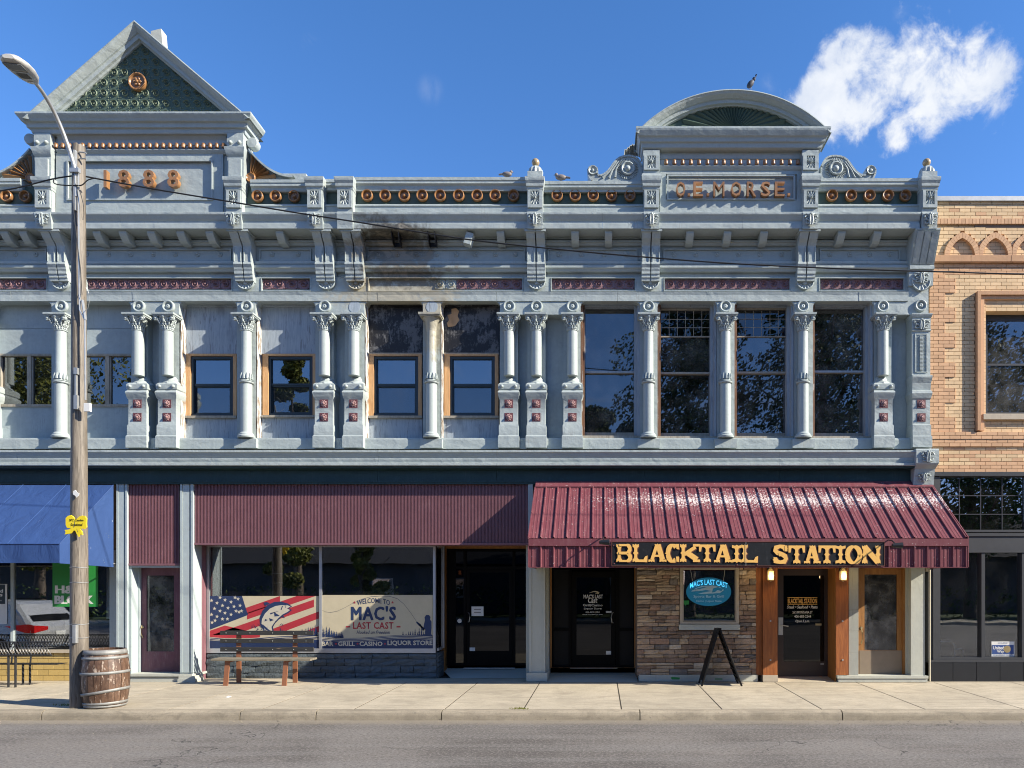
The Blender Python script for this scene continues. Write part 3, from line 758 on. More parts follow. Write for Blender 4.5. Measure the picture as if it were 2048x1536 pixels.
# ---- piers in the parapet: starburst panel, cap and acanthus foot
def sunburst(w, h, d, mat, n=26, name='starburst_panel'):
    m = MB(); vs = [(0, -d * .5, 0)]; fs = []
    for i in range(n):
        a = 2 * math.pi * i / n + .12
        ca, sa = math.cos(a), math.sin(a)
        t = min(w / 2 / max(abs(ca), 1e-6), h / 2 / max(abs(sa), 1e-6))
        up = i % 2 == 0
        vs.append((t * ca, -d if up else 0.0, t * sa))
    for i in range(n):
        fs.append((0, 1 + i, 1 + (i + 1) % n))
    m.add(vs, fs); m.box(-w / 2, w / 2, .001, .012, -h / 2, h / 2)
    m.lathe([(w * .17, 0), (w * .17, d), (w * .10, d * 1.5), (w * .05, d * .8), (0, d * .8)], axis='Y', seg=12)
    return m.mesh(name, mat)
sb_me = sunburst(.17, .27, .035, GR)
def acanthus(w, h, mat, name='acanthus_ornament'):
    m = MB()
    for s_ in (-1, 1):
        for (cx, cz, r, t0) in ((.24, .12, .17, 0), (.27, -.22, .2, 1.2)):
            pts = []
            for i in range(15):
                t = i / 14; a = t0 + t * 4.6 * math.pi / 2; rr = r * (1 - .8 * t)
                pts.append((s_ * (cx + rr * math.cos(a)) * w, -.02, (cz + rr * math.sin(a)) * h))
            m.tube(pts, .017, 6, .008)
        m.tube([(s_ * .06 * w, -.02, -.42 * h), (s_ * .1 * w, -.04, -.1 * h), (s_ * .07 * w, -.045, .25 * h), (s_ * .2 * w, -.02, .42 * h)], .020, 6, .009)
        m.tube([(s_ * .42 * w, -.01, .35 * h), (s_ * .3 * w, -.03, .36 * h), (s_ * .16 * w, -.03, .3 * h)], .010, 6, .016)
    m.sph((0, -.02, -.05 * h), (.05 * w, .035, .35 * h), 8, 6)
    m.sph((0, -.02, .38 * h), (.09 * w, .035, .1 * h), 8, 5)
    return m.mesh(name, mat)
ac_me = acanthus(.30, .27, GR)
YPI = -.50
piers = [(-100, 1, 0), (-42, 1, 0), (87, 0, 0), (468, 0, 0), (630, 0, 0), (690, 0, 1), (1070, 1, 0), (1303, 0, 0), (1621, 0, 0), (1859, 1, 0)]
for px, fin, bare in piers:
    w = 15.5 if px > 100 else 16
    x = X(px, YPI)
    top = {1859: 357, 1070: 357, -100: 357, -42: 357}.get(px, 357)
    hw = w * (D + YPI) / F
    zt = Z(top, YPI)
    m = MB()
    m.ledge(x - hw, x + hw, -.1, [(Z(457, YPI), YPI, 0), (Z(450, YPI), YPI, 0), (Z(429, YPI), YPI - .035, 0), (Z(426, YPI), YPI - .03, .005), (Z(424, YPI), YPI, 0), (Z(381, YPI), YPI, 0),
        (Z(380, YPI), YPI - .02, .01), (Z(376, YPI), YPI - .025, .01), (Z(374, YPI), YPI - .05, .02), (Z(369, YPI), YPI - .055, .025), (Z(364, YPI), YPI - .08, .035), (Z(360, YPI), YPI - .085, .04), (zt, YPI - .085, .04)])
    pr = bp('parapet_pier', m)
    put('starburst_panel', sb_me, pr, (x, YPI - .002, Z(396.5, YPI)))
    m = MB(); c_ = Z(396.5, YPI)
    for (a0, a1, b0, b1) in ((-hw + .012, -.087, -.2, .15), (.087, hw - .012, -.2, .15), (-.087, .087, .137, .15), (-.087, .087, -.2, -.137)):
        m.box(x + a0, x + a1, YPI - .035, YPI + .01, c_ + b0, c_ + b1)
    part('panel_surround', m, GR, pr)
    if not bare: put('acanthus_ornament', ac_me, pr, (x, YPI - .025, Z(440, YPI)))
    if fin:
        m = MB().box(x - .15, x + .15, YPI - .02, YPI + .30, zt, zt + .14)
        z0 = zt + .14
        m.lathe([(.15, z0), (.155, z0 + .05), (.14, z0 + .1), (.10, z0 + .145), (.05, z0 + .17), (.035, z0 + .19)], (x, YPI + .13, 0), 24, flute=1, fd=.14)
        part('finial', m, GR, pr)
        part('finial_ball', MB().sph((x, YPI + .13, z0 + .255), .08, 16, 12), M['gold'], pr)

# ---- split consoles below the piers, with shell drops
def console(w=.37):
    m = MB()
    zt = zs - .001
    f = lambda r, y: Z(r, y)
    prof = [(.05, zt), (YC + .02, zt), (YC + .02, zt - .05), (YC + .05, zt - .07), (YC + .10, zt - .14), (YC + .17, zt - .2), (YC + .20, zt - .24), (-.26, zt - .26), (-.245, zt - .4), (-.25, zt - .56),
            (-.27, zt - .62), (-.24, zt - .68), (-.235, zt - .72), (-.225, zt - .74), (-.225, zt - .80), (-.205, zt - .81), (-.205, zt - .87), (-.185, zt - .88), (-.185, zt - .93), (.05, zt - .95)]
    for s_ in (-1, 1):
        m.ex(prof, s_ * .012, s_ * w / 2)
    m.box(-.013, .013, -.16, .05, zt - .94, zt - .03)
    m.box(-w / 2 - .03, w / 2 + .03, YC + .008, -.1, zt - .045, zt - .0005)
    for s_ in (-1, 1):
        for (a, b, y) in ((.28, .56, -.268),):
            for q in (.03, w / 2 - .02):
                m.box(s_ * q, s_ * (q + .012), y, y + .03, zt - a, zt - b)
    return m
con_me = console().mesh('console', GR)
con_dark = MB().box(-.013, .013, -.20, -.15, zs - .92, zs - .03)
def shell(w=.34, h=.27, n=7, name='shell_drop'):
    m = MB(); c = (0, -.02, h * .42)
    vs = [c]; fs = []
    for i in range(2 * n + 1):
        a = math.pi + math.pi * i / (2 * n)
        k = 1.0 if i % 2 else .93
        vs.append((w / 2 * k * math.cos(a), -.05 if i % 2 else -.02, h * .42 + h * .58 * k * math.sin(a)))
    for i in range(2 * n): fs.append((0, 1 + i, 2 + i))
    m.add(vs, fs)
    pts = [(w / 2 * math.cos(math.pi + math.pi * i / 14), -.04, h * .42 + h * .58 * math.sin(math.pi + math.pi * i / 14)) for i in range(15)]
    m.tube(pts, .016, 6)
    m.box(-w / 2, w / 2, -.055, .03, h * .42, h * .56)
    m.prism([(w / 2 * math.cos(math.pi + math.pi * i / 14) * .98, h * .42 + h * .58 * math.sin(math.pi + math.pi * i / 14) * .98) for i in range(15)], -.012, .03)
    m.lathe([(.05, .02), (.04, .05), (0, .06)], (0, 0, h * .33), 10, 'Y')
    return m.mesh(name, GR)
sh_me = shell()
slit = MB().box(-.010, .010, -.18, -.14, zs - .90, zs - .04)
for px in (-95, -37, 120, 490, 652, 711, 1073, 1301, 1611):
    x = X(px, -.15)
    o = put('console', con_me, bld, (x, 0, 0))
    put('shell_drop', sh_me, o, (x, -.09, Z(575, -.1)))
slit_me = None
# corner console at the right end, seen from below
m = MB(); zt = zs
x0, x1 = X(1815, -.1), XR + .02
prof = [(.2, zt), (YPI + .01, zt), (YPI + .01, zt - .03), (-.47, zt - .05), (-.20, zt - .62), (-.22, zt - .64), (-.22, zt - .70), (-.18, zt - .71), (-.16, zt - 1.02), (.2, zt - 1.02)]
m.ex(prof, x0, x1)
for i in range(3):
    a = x0 + .03 + i * (x1 - x0 - .06) / 3
    m.ex([(YPI + .02, zt - .06), (YPI - .0, zt - .06), (-.225, zt - .60), (-.20, zt - .60)], a + .012, a + (x1 - x0 - .06) / 3 - .012)
o = bp('corner_console', m)
put('acanthus_ornament', acanthus(.34, .26, GR), o, ((x0 + x1) / 2, -.175, zt - .87))
put('shell_drop', shell(.36, .34, 6), o, ((x0 + x1) / 2, -.13, Z(577, -.13)))

# ---- small modillions under the soffit
mod_me = MB().ex([(-.1, zs - .002), (YC + .07, zs - .002), (YC + .07, zs - .06), (YC + .10, zs - .10), (YC + .17, zs - .17), (YC + .22, zs - .2), (-.1, zs - .21)], -.075, .075).mesh('modillion', GR)
shadow_px = [-400, -360, -300, -250, -200, -150, 10, 48, 195, 247, 303, 362, 420, 560, 1001, 1150, 1217, 1380, 1455, 1528, 1683, 1755]
for px in shadow_px:
    xx = X(px, YC + .1)
    put('modillion', mod_me, bld, (xx, 0, 0))
# burnt modillions: one open box each, and a hanging one
for px in (790, 862):
    m = MB(); x = X(px, YC + .12)
    for s_ in (-1, 1): m.ex([(-.1, zs - .002), (YC + .09, zs - .002), (YC + .12, zs - .10), (YC + .2, zs - .2), (-.1, zs - .22)], x + s_ * .075, x + s_ * .065)
    m.box(x - .065, x + .065, -.12, -.1, zs - .2, zs - .01)
    bp('burnt_modillion', m, M['char'])
m = MB().box(-.075, .075, YC + .08, YC + .25, -.12, .12)
o = put('loose_modillion', m.mesh('loose_modillion', GR, .004), bld, (X(937, YC + .1), 0, zs - .15), rot=(0, R(16), 0))

# ---- ledge cornice over the shop fronts
xs = [-430, -60, 30, 420, 755, 993, 1290, 1560, 1834]
YL = -.33
for i in range(len(xs) - 1):
    a, b = X(xs[i], YL) + .0015, X(xs[i + 1], YL) - .0015
    pr = [(y, Z(r, YL)) for y, r in [(YL, 900), (YL, 904), (YL + .02, 906), (YL + .045, 912), (YL + .06, 914), (YL + .06, 918), (YL + .075, 924), (YL + .02, 926), (YL + .02, 930), (YL + .03, 931)]]
    bp('ledge_sheet', MB().ex([(-.11, Z(900, YL))] + pr + [(-.0, pr[-1][1])], a, b))
bp('ledge_soffit', MB().ex([(YL + .06, Z(931.5, YL)), (YL + .07, Z(935, YL)), (-.05, Z(936, YL)), (-.02, Z(931.5, YL))], XL, X(1834, YL)), M['teal'])
# right end block of the ledge
m = MB().ledge(X(1834, -.36), XR + .02, .1, [(Z(970, -.2), -.19, 0), (Z(955, -.2), -.21, 0), (Z(937, -.3), -.25, 0), (Z(929, -.36), -.36, .01), (Z(926, -.36), -.38, .02), (Z(900, -.38), -.38, .02), (Z(897, -.38), -.36, .02)])
o = bp('ledge_end_block', m)
put('acanthus_ornament', ac_me, o, ((X(1834, -.36) + XR) / 2 + .01, -.38, Z(913, -.38)))
put('acanthus_ornament', ac_me, o, ((X(1834, -.36) + XR) / 2 + .01, -.215, Z(955, -.2)), scale=(1, 1, .7))
# teal fascia boards
xs = [-430, -60, 358, 500, 755, 993, 1290, 1560, 1826]
for i in range(len(xs) - 1):
    bp('fascia_board', MB().pbox(xs[i], xs[i + 1] - .4, 934, 961, -.06 - .002 * (i % 2), .3), M['teal'])
bp('fascia_trim', MB().pbox(-430, 1826, 961, 964, -.09, .3).pbox(-430, 1826, 964.1, 968, -.07, .3), M['teal'])

# ================================================================ columns of the upper storey
def PXM(n, y=0.0): return n * (D + y) / F          # pixel length to metres at a depth
YS = -.17    # column axis depth
def capital_mesh(w=.2, h=.28):
    m = MB()
    m.lathe([(.098, 0), (.115, .012), (.115, .03), (.10, .04), (.105, .09), (.125, .17), (.165, .25), (.18, .27)], seg=20)
    m.box(-w - .01, w + .01, -w + .02, .12, .275, .30)
    m.box(-w - .025, w + .025, -w, .14, .30, .335)
    for s_ in (-1, 1):   # corner volutes
        m.lathe([(.05, -.03), (.055, -.01), (.045, .02), (.03, .012), (.02, .03), (0, .035)], (s_ * (w - .035), -w + .06, .235), 12, 'Y')
        m.tube([(s_ * .09, -.12, .12), (s_ * .12, -.14, .19), (s_ * (w - .05), -.15, .265)], .014, 6)
    for ring, zz, k, rr in ((0, .055, 9, .108), (1, .125, 9, .12), (2, .19, 7, .145)):
        for i in range(k):
            a = math.pi + math.pi * (i + .5 * (ring % 2)) / (k - 1)
            x, y = math.cos(a) * rr, math.sin(a) * rr
            m.sph((x, y, zz), (.021, .021, .038), 6, 5)
            m.sph((x * 1.16, y * 1.16, zz + .03), (.014, .014, .014), 5, 4)
    m.sph((0, -w + .04, .27), (.035, .03, .04), 8, 5)
    return m
cap_me = capital_mesh().mesh('capital', GR)
cap_plain = MB().lathe([(.098, 0), (.11, .05), (.13, .2), (.18, .27)], seg=16).box(-.21, .21, -.18, .12, .275, .335).box(-.225, .225, -.2, .14, .30, .34).mesh('plain_capital', GR)
zc0 = Z(664, YS)          # bottom of capital
zcap_top = Z(629.5, YS)
def ringprof(z, r, h=.06): return [(r, z), (r + .025, z + .005), (r + .035, z + .02), (r + .03, z + .035), (r + .012, z + .04), (r + .03, z + .05), (r + .015, z + h), (r, z + h + .005)]
zb = Z(876, YS)
sA = MB(); r0, r1 = .112, .098
zr = Z(768, YS) - zb
prof = [(.17, 0), (.175, .03), (.15, .05), (.15, .07), (.13, .09), (r0, .11)] + [(r0, zr)] + [(r + 0, z) for r, z in ringprof(zr, r0)] + [(r1 + .005, zr + .08), (r1, zc0 - zb)]
sA.lathe(prof, seg=28)
for i in range(7):      # collar of pointed leaves above the ring
    a = math.pi + math.pi * i / 6
    ca, sa = math.cos(a), math.sin(a)
    pts = [(.115, .09), (.12, .15), (.108, .21)]
    m_ = []
    for k, (rr, zz) in enumerate(pts):
        m_.append((rr * ca, rr * sa, zr + zz))
    sA.tube(m_, .024, 5, .006)
    sA.sph((.112 * ca, .112 * sa, zr + .13), (.018, .018, .05), 5, 4)
shaftA = sA.mesh('column', M['greycol'])
shaft_fireA = shaftA
plinthA = MB().ledge(-.225, .225, .3, [(-.21, -.225, 0), (-.04, -.225, 0), (-.03, -.225, 0), (0.0, -.17, -.04)]).mesh('plinth', GR)
ped = MB()
zp = Z(766, YS) - zb
sB = MB().lathe([(.108, Z(752, YS) - zb), (.105, zc0 - zb)], seg=28).mesh('column', M['greycol'])
ped.lathe([(.215, zp - .01), (.2, zp + .03), (.15, zp + .06), (.15, zp + .10), (.125, zp + .13), (.115, zp + .15)], seg=8, sm=False)
pb = [(-.21, -.25, 0), (0.02, -.25, 0), (.05, -.225, -.015), (Z(851, YS) - zb - .01, -.225, -.015), (Z(849, YS) - zb, -.205, -.03), (Z(800, YS) - zb, -.205, -.03), (Z(797, YS) - zb, -.225, -.01),
      (Z(790, YS) - zb, -.25, 0.0), (Z(787, YS) - zb, -.262, .005), (Z(784, YS) - zb, -.25, 0.0), (Z(781, YS) - zb, -.20, -.02), (Z(779, YS) - zb, -.225, -.0), (Z(770, YS) - zb, -.23, 0), (zp, -.19, -.04)]
ped.ledge(-.215, .215, .25, pb)
for s_ in (-1, 1): ped.lathe([(.036, 0), (.034, .02), (.02, .04), (0, .046)], (s_ * .14, -.225, Z(774, YS) - zb), 10, 'Y')
ped_me = ped.mesh('pedestal', GR)
ft = MB().box(-.086, .086, -.005, .02, -.086, .086)
for i in range(8):
    a = i * math.pi / 4 + .2
    ft.sph((.042 * math.cos(a), -.01, .042 * math.sin(a)), (.019, .012, .019), 7, 5)
    ft.sph((.058 * math.cos(a + .39), -.006, .064 * math.sin(a + .39)), (.012, .008, .012), 5, 4)
ft.lathe([(.028, .01), (.026, .035), (.014, .045), (0, .046)], seg=8, axis='Y')
ft_me = ft.mesh('flower_tile', [M['pinktile'], M['plumdark']])
for q_ in list(ft_me.polygons)[:6]: q_.material_index = 1
rw = MB().lathe([(.125, 0), (.128, .03), (.12, .055), (.105, .06), (.085, .05), (.075, .018), (.045, .018), (.04, .05), (.02, .06), (0, .05)], seg=24, axis='Y').mesh('head_rosette', GR)
rw_missing = MB().lathe([(.12, 0), (.12, .006), (0, .006)], seg=24, axis='Y').mesh('rosette_scar', M['boardw'])
for px in COLA:
    x = X(px, YS)
    o = put('column', shaftA, bld, (x, YS, zb))
    put('capital', cap_me if px != 863 else cap_plain, o, (x, YS, zc0))
    put('plinth', plinthA, o, (x, 0, zb))
    put('rosette' if px != 863 else 'rosette_scar', rw if px != 863 else rw_missing, bld, (x, YF - .03, Z(615, YF)))
for px in COLB:
    x = X(px, YS)
    o = put('column', sB, bld, (x, YS, zb))
    put('capital', cap_me, o, (x, YS, zc0))
    put('pedestal', ped_me, o, (x, 0, zb))
    for r in (807.5, 834.5): put('flower_tile', ft_me, o, (x, -.205, Z(r, -.2)))
    put('rosette' if px != 708 else 'rosette_scar', rw if px != 708 else rw_missing, bld, (x, YF - .03, Z(615, YF)))
# ornate end pilaster
xc = X(1840, -.12); y0 = -.16
m = MB(); m.ledge(xc - .19, xc + .19, .1, [(zb - .2, -.24, .01), (zb + .02, -.24, .01), (zb + .04, -.21, 0), (Z(851, y0), -.21, 0), (Z(849, y0), -.18, -.01), (Z(800, y0), -.18, -.01), (Z(797, y0), -.20, .0), (Z(788, y0), -.23, .02), (Z(783, y0), -.22, .01), (Z(781, y0), -.18, 0), (Z(767, y0), -.20, 0), (Z(757, y0), -.24, .015), (Z(753, y0), -.24, .015), (Z(750, y0), -.17, 0), (Z(664, y0), -.17, 0), (Z(662, y0), -.2, .01), (Z(659, y0), -.18, 0), (Z(637, y0), -.19, 0), (Z(635, y0), -.21, .015), (Z(631, y0), -.23, .02), (Z(629, y0), -.23, .02)])
o = bp('end_pilaster', m)
for r in (807.5, 834.5): put('flower_tile', ft_me, o, (xc, -.185, Z(r, -.2)))
for s_ in (-1, 1):
    pass
m = MB()
m.box(xc - .13, xc - .105, -.185, -.16, Z(745, y0), Z(668, y0)).box(xc + .105, xc + .13, -.185, -.16, Z(745, y0), Z(668, y0))
m.box(xc - .10, xc + .10, -.185, -.16, Z(670, y0), Z(668, y0)).box(xc - .10, xc + .10, -.185, -.16, Z(746, y0), Z(744, y0))
n = 26
for i in range(n):
    z = Z(672, y0) + (Z(742, y0) - Z(672, y0)) * (i + .5) / n
    m.box(xc - .035, xc + .035, -.195, -.165, z - .009, z + .009)
    for s_ in (-1, 1): m.sph((xc + s_ * .075, -.172, z), (.012, .012, .010), 5, 4)
part('reeded_panel', m, GR, o)
put('leaf_ornament', acanthus(.38, .24, GR, 'leaf_ornament'), o, (xc, -.185, Z(649, -.18)))
put('rosette', rw, bld, (xc, -.12, Z(613, YF)))

# ================================================================ upper windows
def win(L, Rr, **k):
    return put('window', MB().pbox(L, Rr, T - 4, T - .5, .10, .28).mesh('window', M['frameblue']), bld)
def pane(parent, a, b, c, d, y, mat, name='pane'):
    return part(name, MB().pbox(a, b, c, d, y, y + .006), mat, parent)
YB = .12
def sash_window(L, Rr, a, b, t, d, char=False, shade=0):
    """boarded opening (L..R) with a new two-sash window a..b, t..d set in raw wood"""
    w = win(L, Rr)
    inn = X(L, YF); out = X(Rr, YF)
    jm = M['peelwhite'] if not char else M['peelwhite']
    part('jamb_trim', MB().box(inn, inn + .015, -.05, .02, Z(877, 0), Z(605, 0)).box(inn + .0, inn + .02, .02, YB + .02, Z(877, 0), Z(605, 0)), jm, w)
    part('jamb_trim', MB().box(out - .03, out, -.03, YB + .02, Z(877, 0), Z(605, 0)), M['frameblue'] if not char else M['char'], w)
    bd = M['boardw'] if not char else M['char']
    part('head_trim', MB().pbox(L - 4, Rr, 601, 612, .06, .2), M['frameblue'] if not char else M['char'], w)
    part('board', MB().box(inn, out, YB, YB + .02, Z(t - 5, YB), Z(607, YB)), bd, w)
    part('board', MB().box(inn, out, YB, YB + .02, Z(878, YB), Z(d + 6, YB)), M['boardw'], w)
    m = MB().box(X(a - 11, YB), X(a, YB), YB - .02, YB + .1, Z(d + 3, YB), Z(t - 3, YB)).box(X(b, YB), X(b + 7, YB), YB - .02, YB + .1, Z(d + 3, YB), Z(t - 3, YB)).box(X(a - 11, YB), X(b + 7, YB), YB - .022, YB + .1, Z(t - 1, YB), Z(t - 5, YB))
    part('casing', m, M['rawwood'], w)
    part('window_sill', MB().box(X(a - 12, YB), X(b + 8, YB), YB - .06, YB + .1, Z(d + 7, YB), Z(d + 2.5, YB)), M['sashwood'], w)
    mid = (t + d) / 2
    y = YB + .01
    fr = part('sash', MB().pframe(a + .3, b - .3, t, d + 2, 4.5, y, y + .08), M['tealframe'], w)
    m = MB().pframe(a + 5, b - 5, t + 4.6, mid, 2.0, y + .025, y + .06, wb=4)
    part('sash', m, M['tealframe'], w)
    m = MB().pframe(a + 5, b - 5, mid + .2, d - 2, 2.6, y + .045, y + .08, wt=3)
    part('sash', m, M['tealframe'], w)
    pane(w, a + 5, b - 5, t + 5, mid - 1, y + .05, M['glassblue'])
    pane(w, a + 5, b - 5, mid, d - 3, y + .075, M['glasslow'])
    part('insect_screen', MB().pbox(a + 4, b - 4, mid + 1, d, y + .10, y + .105), M['screen'], w)
    if char:
        part('scorched_rail', MB().box(inn, out, YB - .02, YB + .0, Z(t - 3, YB), Z(t - 7, YB)), M['sashwood'], w)
    return w
w3 = sash_window(358, 474, 382, 467, 713, 830)
w4 = sash_window(511, 631, 537, 626, 713, 829)
w5 = sash_window(729, 846, 748, 837, 713, 830, True)
w6 = sash_window(881, 1000, 900, 990, 713, 830, True)
# bare patch of plywood where the charred skin fell away
pts = [(903, 618), (912, 616), (918, 622), (915, 632), (919, 640), (910, 652), (905, 653), (896, 654), (894, 646), (898, 640), (895, 630), (903, 628)]
part('bare_patch', MB().pprism(pts, YB - .006, YB), M['bareply'], w6)

def board_window(L, Rr, g0, g1, mull):
    w = win(L, Rr)
    inn, out = X(L, YF), X(Rr, YF)
    zz = [Z(607, YB), Z(657, YB), Z(708, YB)]
    for i in range(2): part('board', MB().box(inn, out, YB, YB + .02, zz[i + 1] + .006, zz[i]), M['grey2'], w)
    part('board', MB().box(inn, out, YB, YB + .02, Z(878, YB), Z(813, YB)), M['grey2'], w)
    part('head_trim', MB().pbox(L - 4, Rr, 601, 607, .07, .2), M['frameblue'], w)
    part('window_frame', MB().box(inn, out, YB - .025, YB + .08, Z(712, YB), Z(708, YB)).box(inn, out, YB - .03, YB + .08, Z(814, YB), Z(809, YB)).box(X(mull - 3.5, YB), X(mull + 3.5, YB), YB - .01, YB + .08, Z(809, YB), Z(712, YB)).box(inn, inn + .05, YB - .01, YB + .08, Z(809, YB), Z(712, YB)).box(out - .06, out, YB - .01, YB + .08, Z(809, YB), Z(712, YB)), M['sashwood'], w)
    for a, b in ((g0, mull - 3), (mull + 3, g1)):
        part('sash', MB().box(X(a, YB), X(a + 3, YB), YB + .01, YB + .06, Z(808, YB), Z(713, YB)).box(X(b - 3, YB), X(b, YB), YB + .01, YB + .06, Z(808, YB), Z(713, YB)), M['sashwood'], w)
        pane(w, a, b, 712, 809, YB + .04, M['glass'])
    return w
w1 = board_window(-20, 103, -14, 108, 59)
w2 = board_window(143, 262, 152, 266, 215)
board_window(-235, -115, -228, -110, -170)
board_window(-390, -270, -384, -266, -325)
# pale bottle-like things standing inside the first window
put('white_jug', MB().lathe([(.0, 0), (.07, 0), (.075, .1), (.06, .2), (.03, .26), (.03, .3), (0, .3)], seg=14).mesh('white_jug', M['signwhite']), None, (X(13, .4), .35, Z(806, .35)), label='white plastic jug inside the leftmost upper window', cat='jug')
bp('window_shelf', MB().box(X(-12, .3), X(100, .3), .24, .6, Z(809, .35), Z(806, .35)), M['sashwood'])

def tall_window(L, Rr, a, b, top, leaded, mid=744, bot=868, brown=True):
    w = win(L, Rr)
    inn, out = X(L, YF), X(Rr, YF)
    part('jamb_trim', MB().box(inn, inn + .045, -.04, .05, Z(876, 0), Z(605, 0)).box(inn, inn + .08, .05, .24, Z(876, 0), Z(605, 0)), M['peelbrown'], w)
    part('jamb_trim', MB().box(out - .05, out, -.03, .09, Z(876, 0), Z(605, 0)).box(out - .11, out - .0, .09, .24, Z(876, 0), Z(605, 0)), M['frameblue'], w)
    part('head_trim', MB().pbox(L - 2, Rr + 2, 601, 608, .02, .2).pbox(L - 2, Rr + 2, 608.2, 613, .08, .24), M['frameblue'], w)
    y = .17
    part('sash', MB().pframe(a - 4, b + 4, top, mid + 2, 3.6, y, y + .05, wb=4), M['frameblue' if not leaded else 'sashwood'], w)
    part('sash', MB().pframe(a - 4, b + 4, mid, bot + 7, 3.0, y + .045, y + .09, wt=4, wb=7), M['sashwood'], w)
    part('window_sill', MB().pbox(L - 2, Rr, bot + 6, 877, -.06, .26), M['sashwood'], w)
    if leaded:
        t0, t1 = top + 5, 672
        n = 6; cw = (b - a) / n; ch = (t1 - t0) / 3
        m = MB()
        for i in range(1, n): m.pbox(a + i * cw - .5, a + i * cw + .5, t0, t1, y + .012, y + .03)
        for j in range(1, 3): m.pbox(a, b, t0 + j * ch - .5, t0 + j * ch + .5, y + .010, y + .03)
        part('lead_cames', m, M['sashwood'], w)
        for j in range(3):
            for i in range(n):
                q = MB().pbox(a + i * cw + .3, a + (i + 1) * cw - .3, t0 + j * ch + .3, t0 + (j + 1) * ch - .3, y + .02, y + .026)
                part('pane', q, rnd.choice(M['ledglass']), w)
        part('sash', MB().pbox(a, b, 672, 674.5, y + .005, y + .05), M['sashwood'], w)
        pane(w, a, b, 674, mid - 1, y + .03, M['glassold'])
    else:
        pane(w, a, b, top + 3, mid - 1, y + .03, M['glassold'])
    pane(w, a, b, mid + 3, bot, y + .07, M['glassold'])
    return w
w7 = tall_window(1161, 1280, 1171, 1268, 614, False, 744, 865)
w8 = tall_window(1315, 1434, 1322, 1420, 617, True, 746, 866)
w9 = tall_window(1469, 1589, 1474, 1573, 616, True, 745, 866)
w10 = tall_window(1626, 1748, 1629, 1728, 614, False, 743, 866)
# blinds and hangings seen through the upper glass
for w, a, b, c, d in ((w7, 1180, 1268, 616, 742), (w10, 1640, 1725, 620, 740), (w8, 1395, 1425, 750, 868), (w10, 1655, 1700, 750, 868)):
    part('window_blind', MB().pbox(a, b, c, d, .42, .43), M['blind'], w)

# ================================================================ left pediment and its attic panel
YA = -.47
def zq(r, y=YA): return Z(r, y)
xm0, xm1 = 62, 490
m = MB().box(X(104, YA), X(452, YA), -.36, -.0, zq(426), zq(268))
attic = bp('attic_panel', m)
m = MB(); 
m.pframe(112, 446, 306, 425, 22, -.40, -.34, wt=14, wb=26)
m.pframe(133, 425, 319, 400, 3, -.425, -.395)
part('raised_frame', m, GR, attic)
m = MB().ledge(X(110, YA), X(449, YA), -.3, [(zq(304), -.40, 0), (zq(302), -.42, 0), (zq(298), -.45, 0), (zq(297), -.45, 0)])
m.ledge(X(110, YA), X(449, YA), -.3, [(zq(284), -.38, 0), (zq(275), -.38, 0), (zq(268), -.43, 0)])
part('attic_moulding', m, GR, attic)
bead = MB().lathe([(.0, -.04), (.035, -.04), (.042, -.01), (.035, .015), (.04, .03), (.028, .05), (0, .055)], seg=10).mesh('copper_bead', M['copper'])
for i in range(26):
    p = 112 + (447 - 112) * i / 25
    put('copper_bead', bead, attic, (X(p, -.44), -.44, zq(290)))
def numeral(parent, s_, a, b, c, d):
    put('raised_letter', text_mesh(s_, a, b, c, d, -.50, M['copper'], bold=0.0 if s_ in 'ME' else .008, depth=.09, name='raised_letter'), parent)
m = MB().pbox(207, 213, 340, 374, -.55, -.45)
part('raised_letter', m, M['copper'], attic)
for cx in (247, 297, 346):
    numeral(attic, '8', cx - 12, cx + 11, 339, 374)
# side piers of the attic
YPI2 = -.50
for px, nm in ((84, 0), (470, 1)):
    x = X(px, YPI2); hw = .165
    m = MB().ledge(x - hw, x + hw, -.1, [(Z(357, YPI2), YPI2 + .02, 0), (Z(312, YPI2), YPI2 + .02, 0), (Z(310, YPI2), YPI2, .01), (Z(304, YPI2), YPI2 - .02, .02), (Z(297, YPI2), YPI2 - .04, .04), (Z(295, YPI2), YPI2 - .04, .04), (Z(293, YPI2), YPI2, 0), (Z(266, YPI2), YPI2, 0)])
    for s_ in (-1, 1): m.lathe([(.04, 0), (.04, .02), (.02, .05), (0, .055)], (x + s_ * .09, YPI2, Z(285, YPI2)), 10, 'Y')
    m.ledge(x - .125, x + .125, -.2, [(Z(356, YPI2), YPI2 - .015, 0), (Z(318, YPI2), YPI2 - .015, 0)])
    bp('attic_pier', m)
# entablature below the gable
m = MB().ledge(X(66, YA), X(490, YA), -.05, [(Z(268, YA), YA - .01, 0), (Z(266, YA), YA - .02, .01), (Z(260, YA), YA - .03, .02), (Z(259, YA), YA - .07, .07), (Z(253, YA), YA - .08, .08), (Z(251, YA), YA - .09, .09), (Z(250, YA), YA - .13, .14), (Z(246, YA), YA - .15, .16), (Z(241, YA), YA - .19, .2), (Z(239, YA), YA - .2, .21), (Z(236, YA), YA - .2, .21)])
bp('gable_entablature', m)
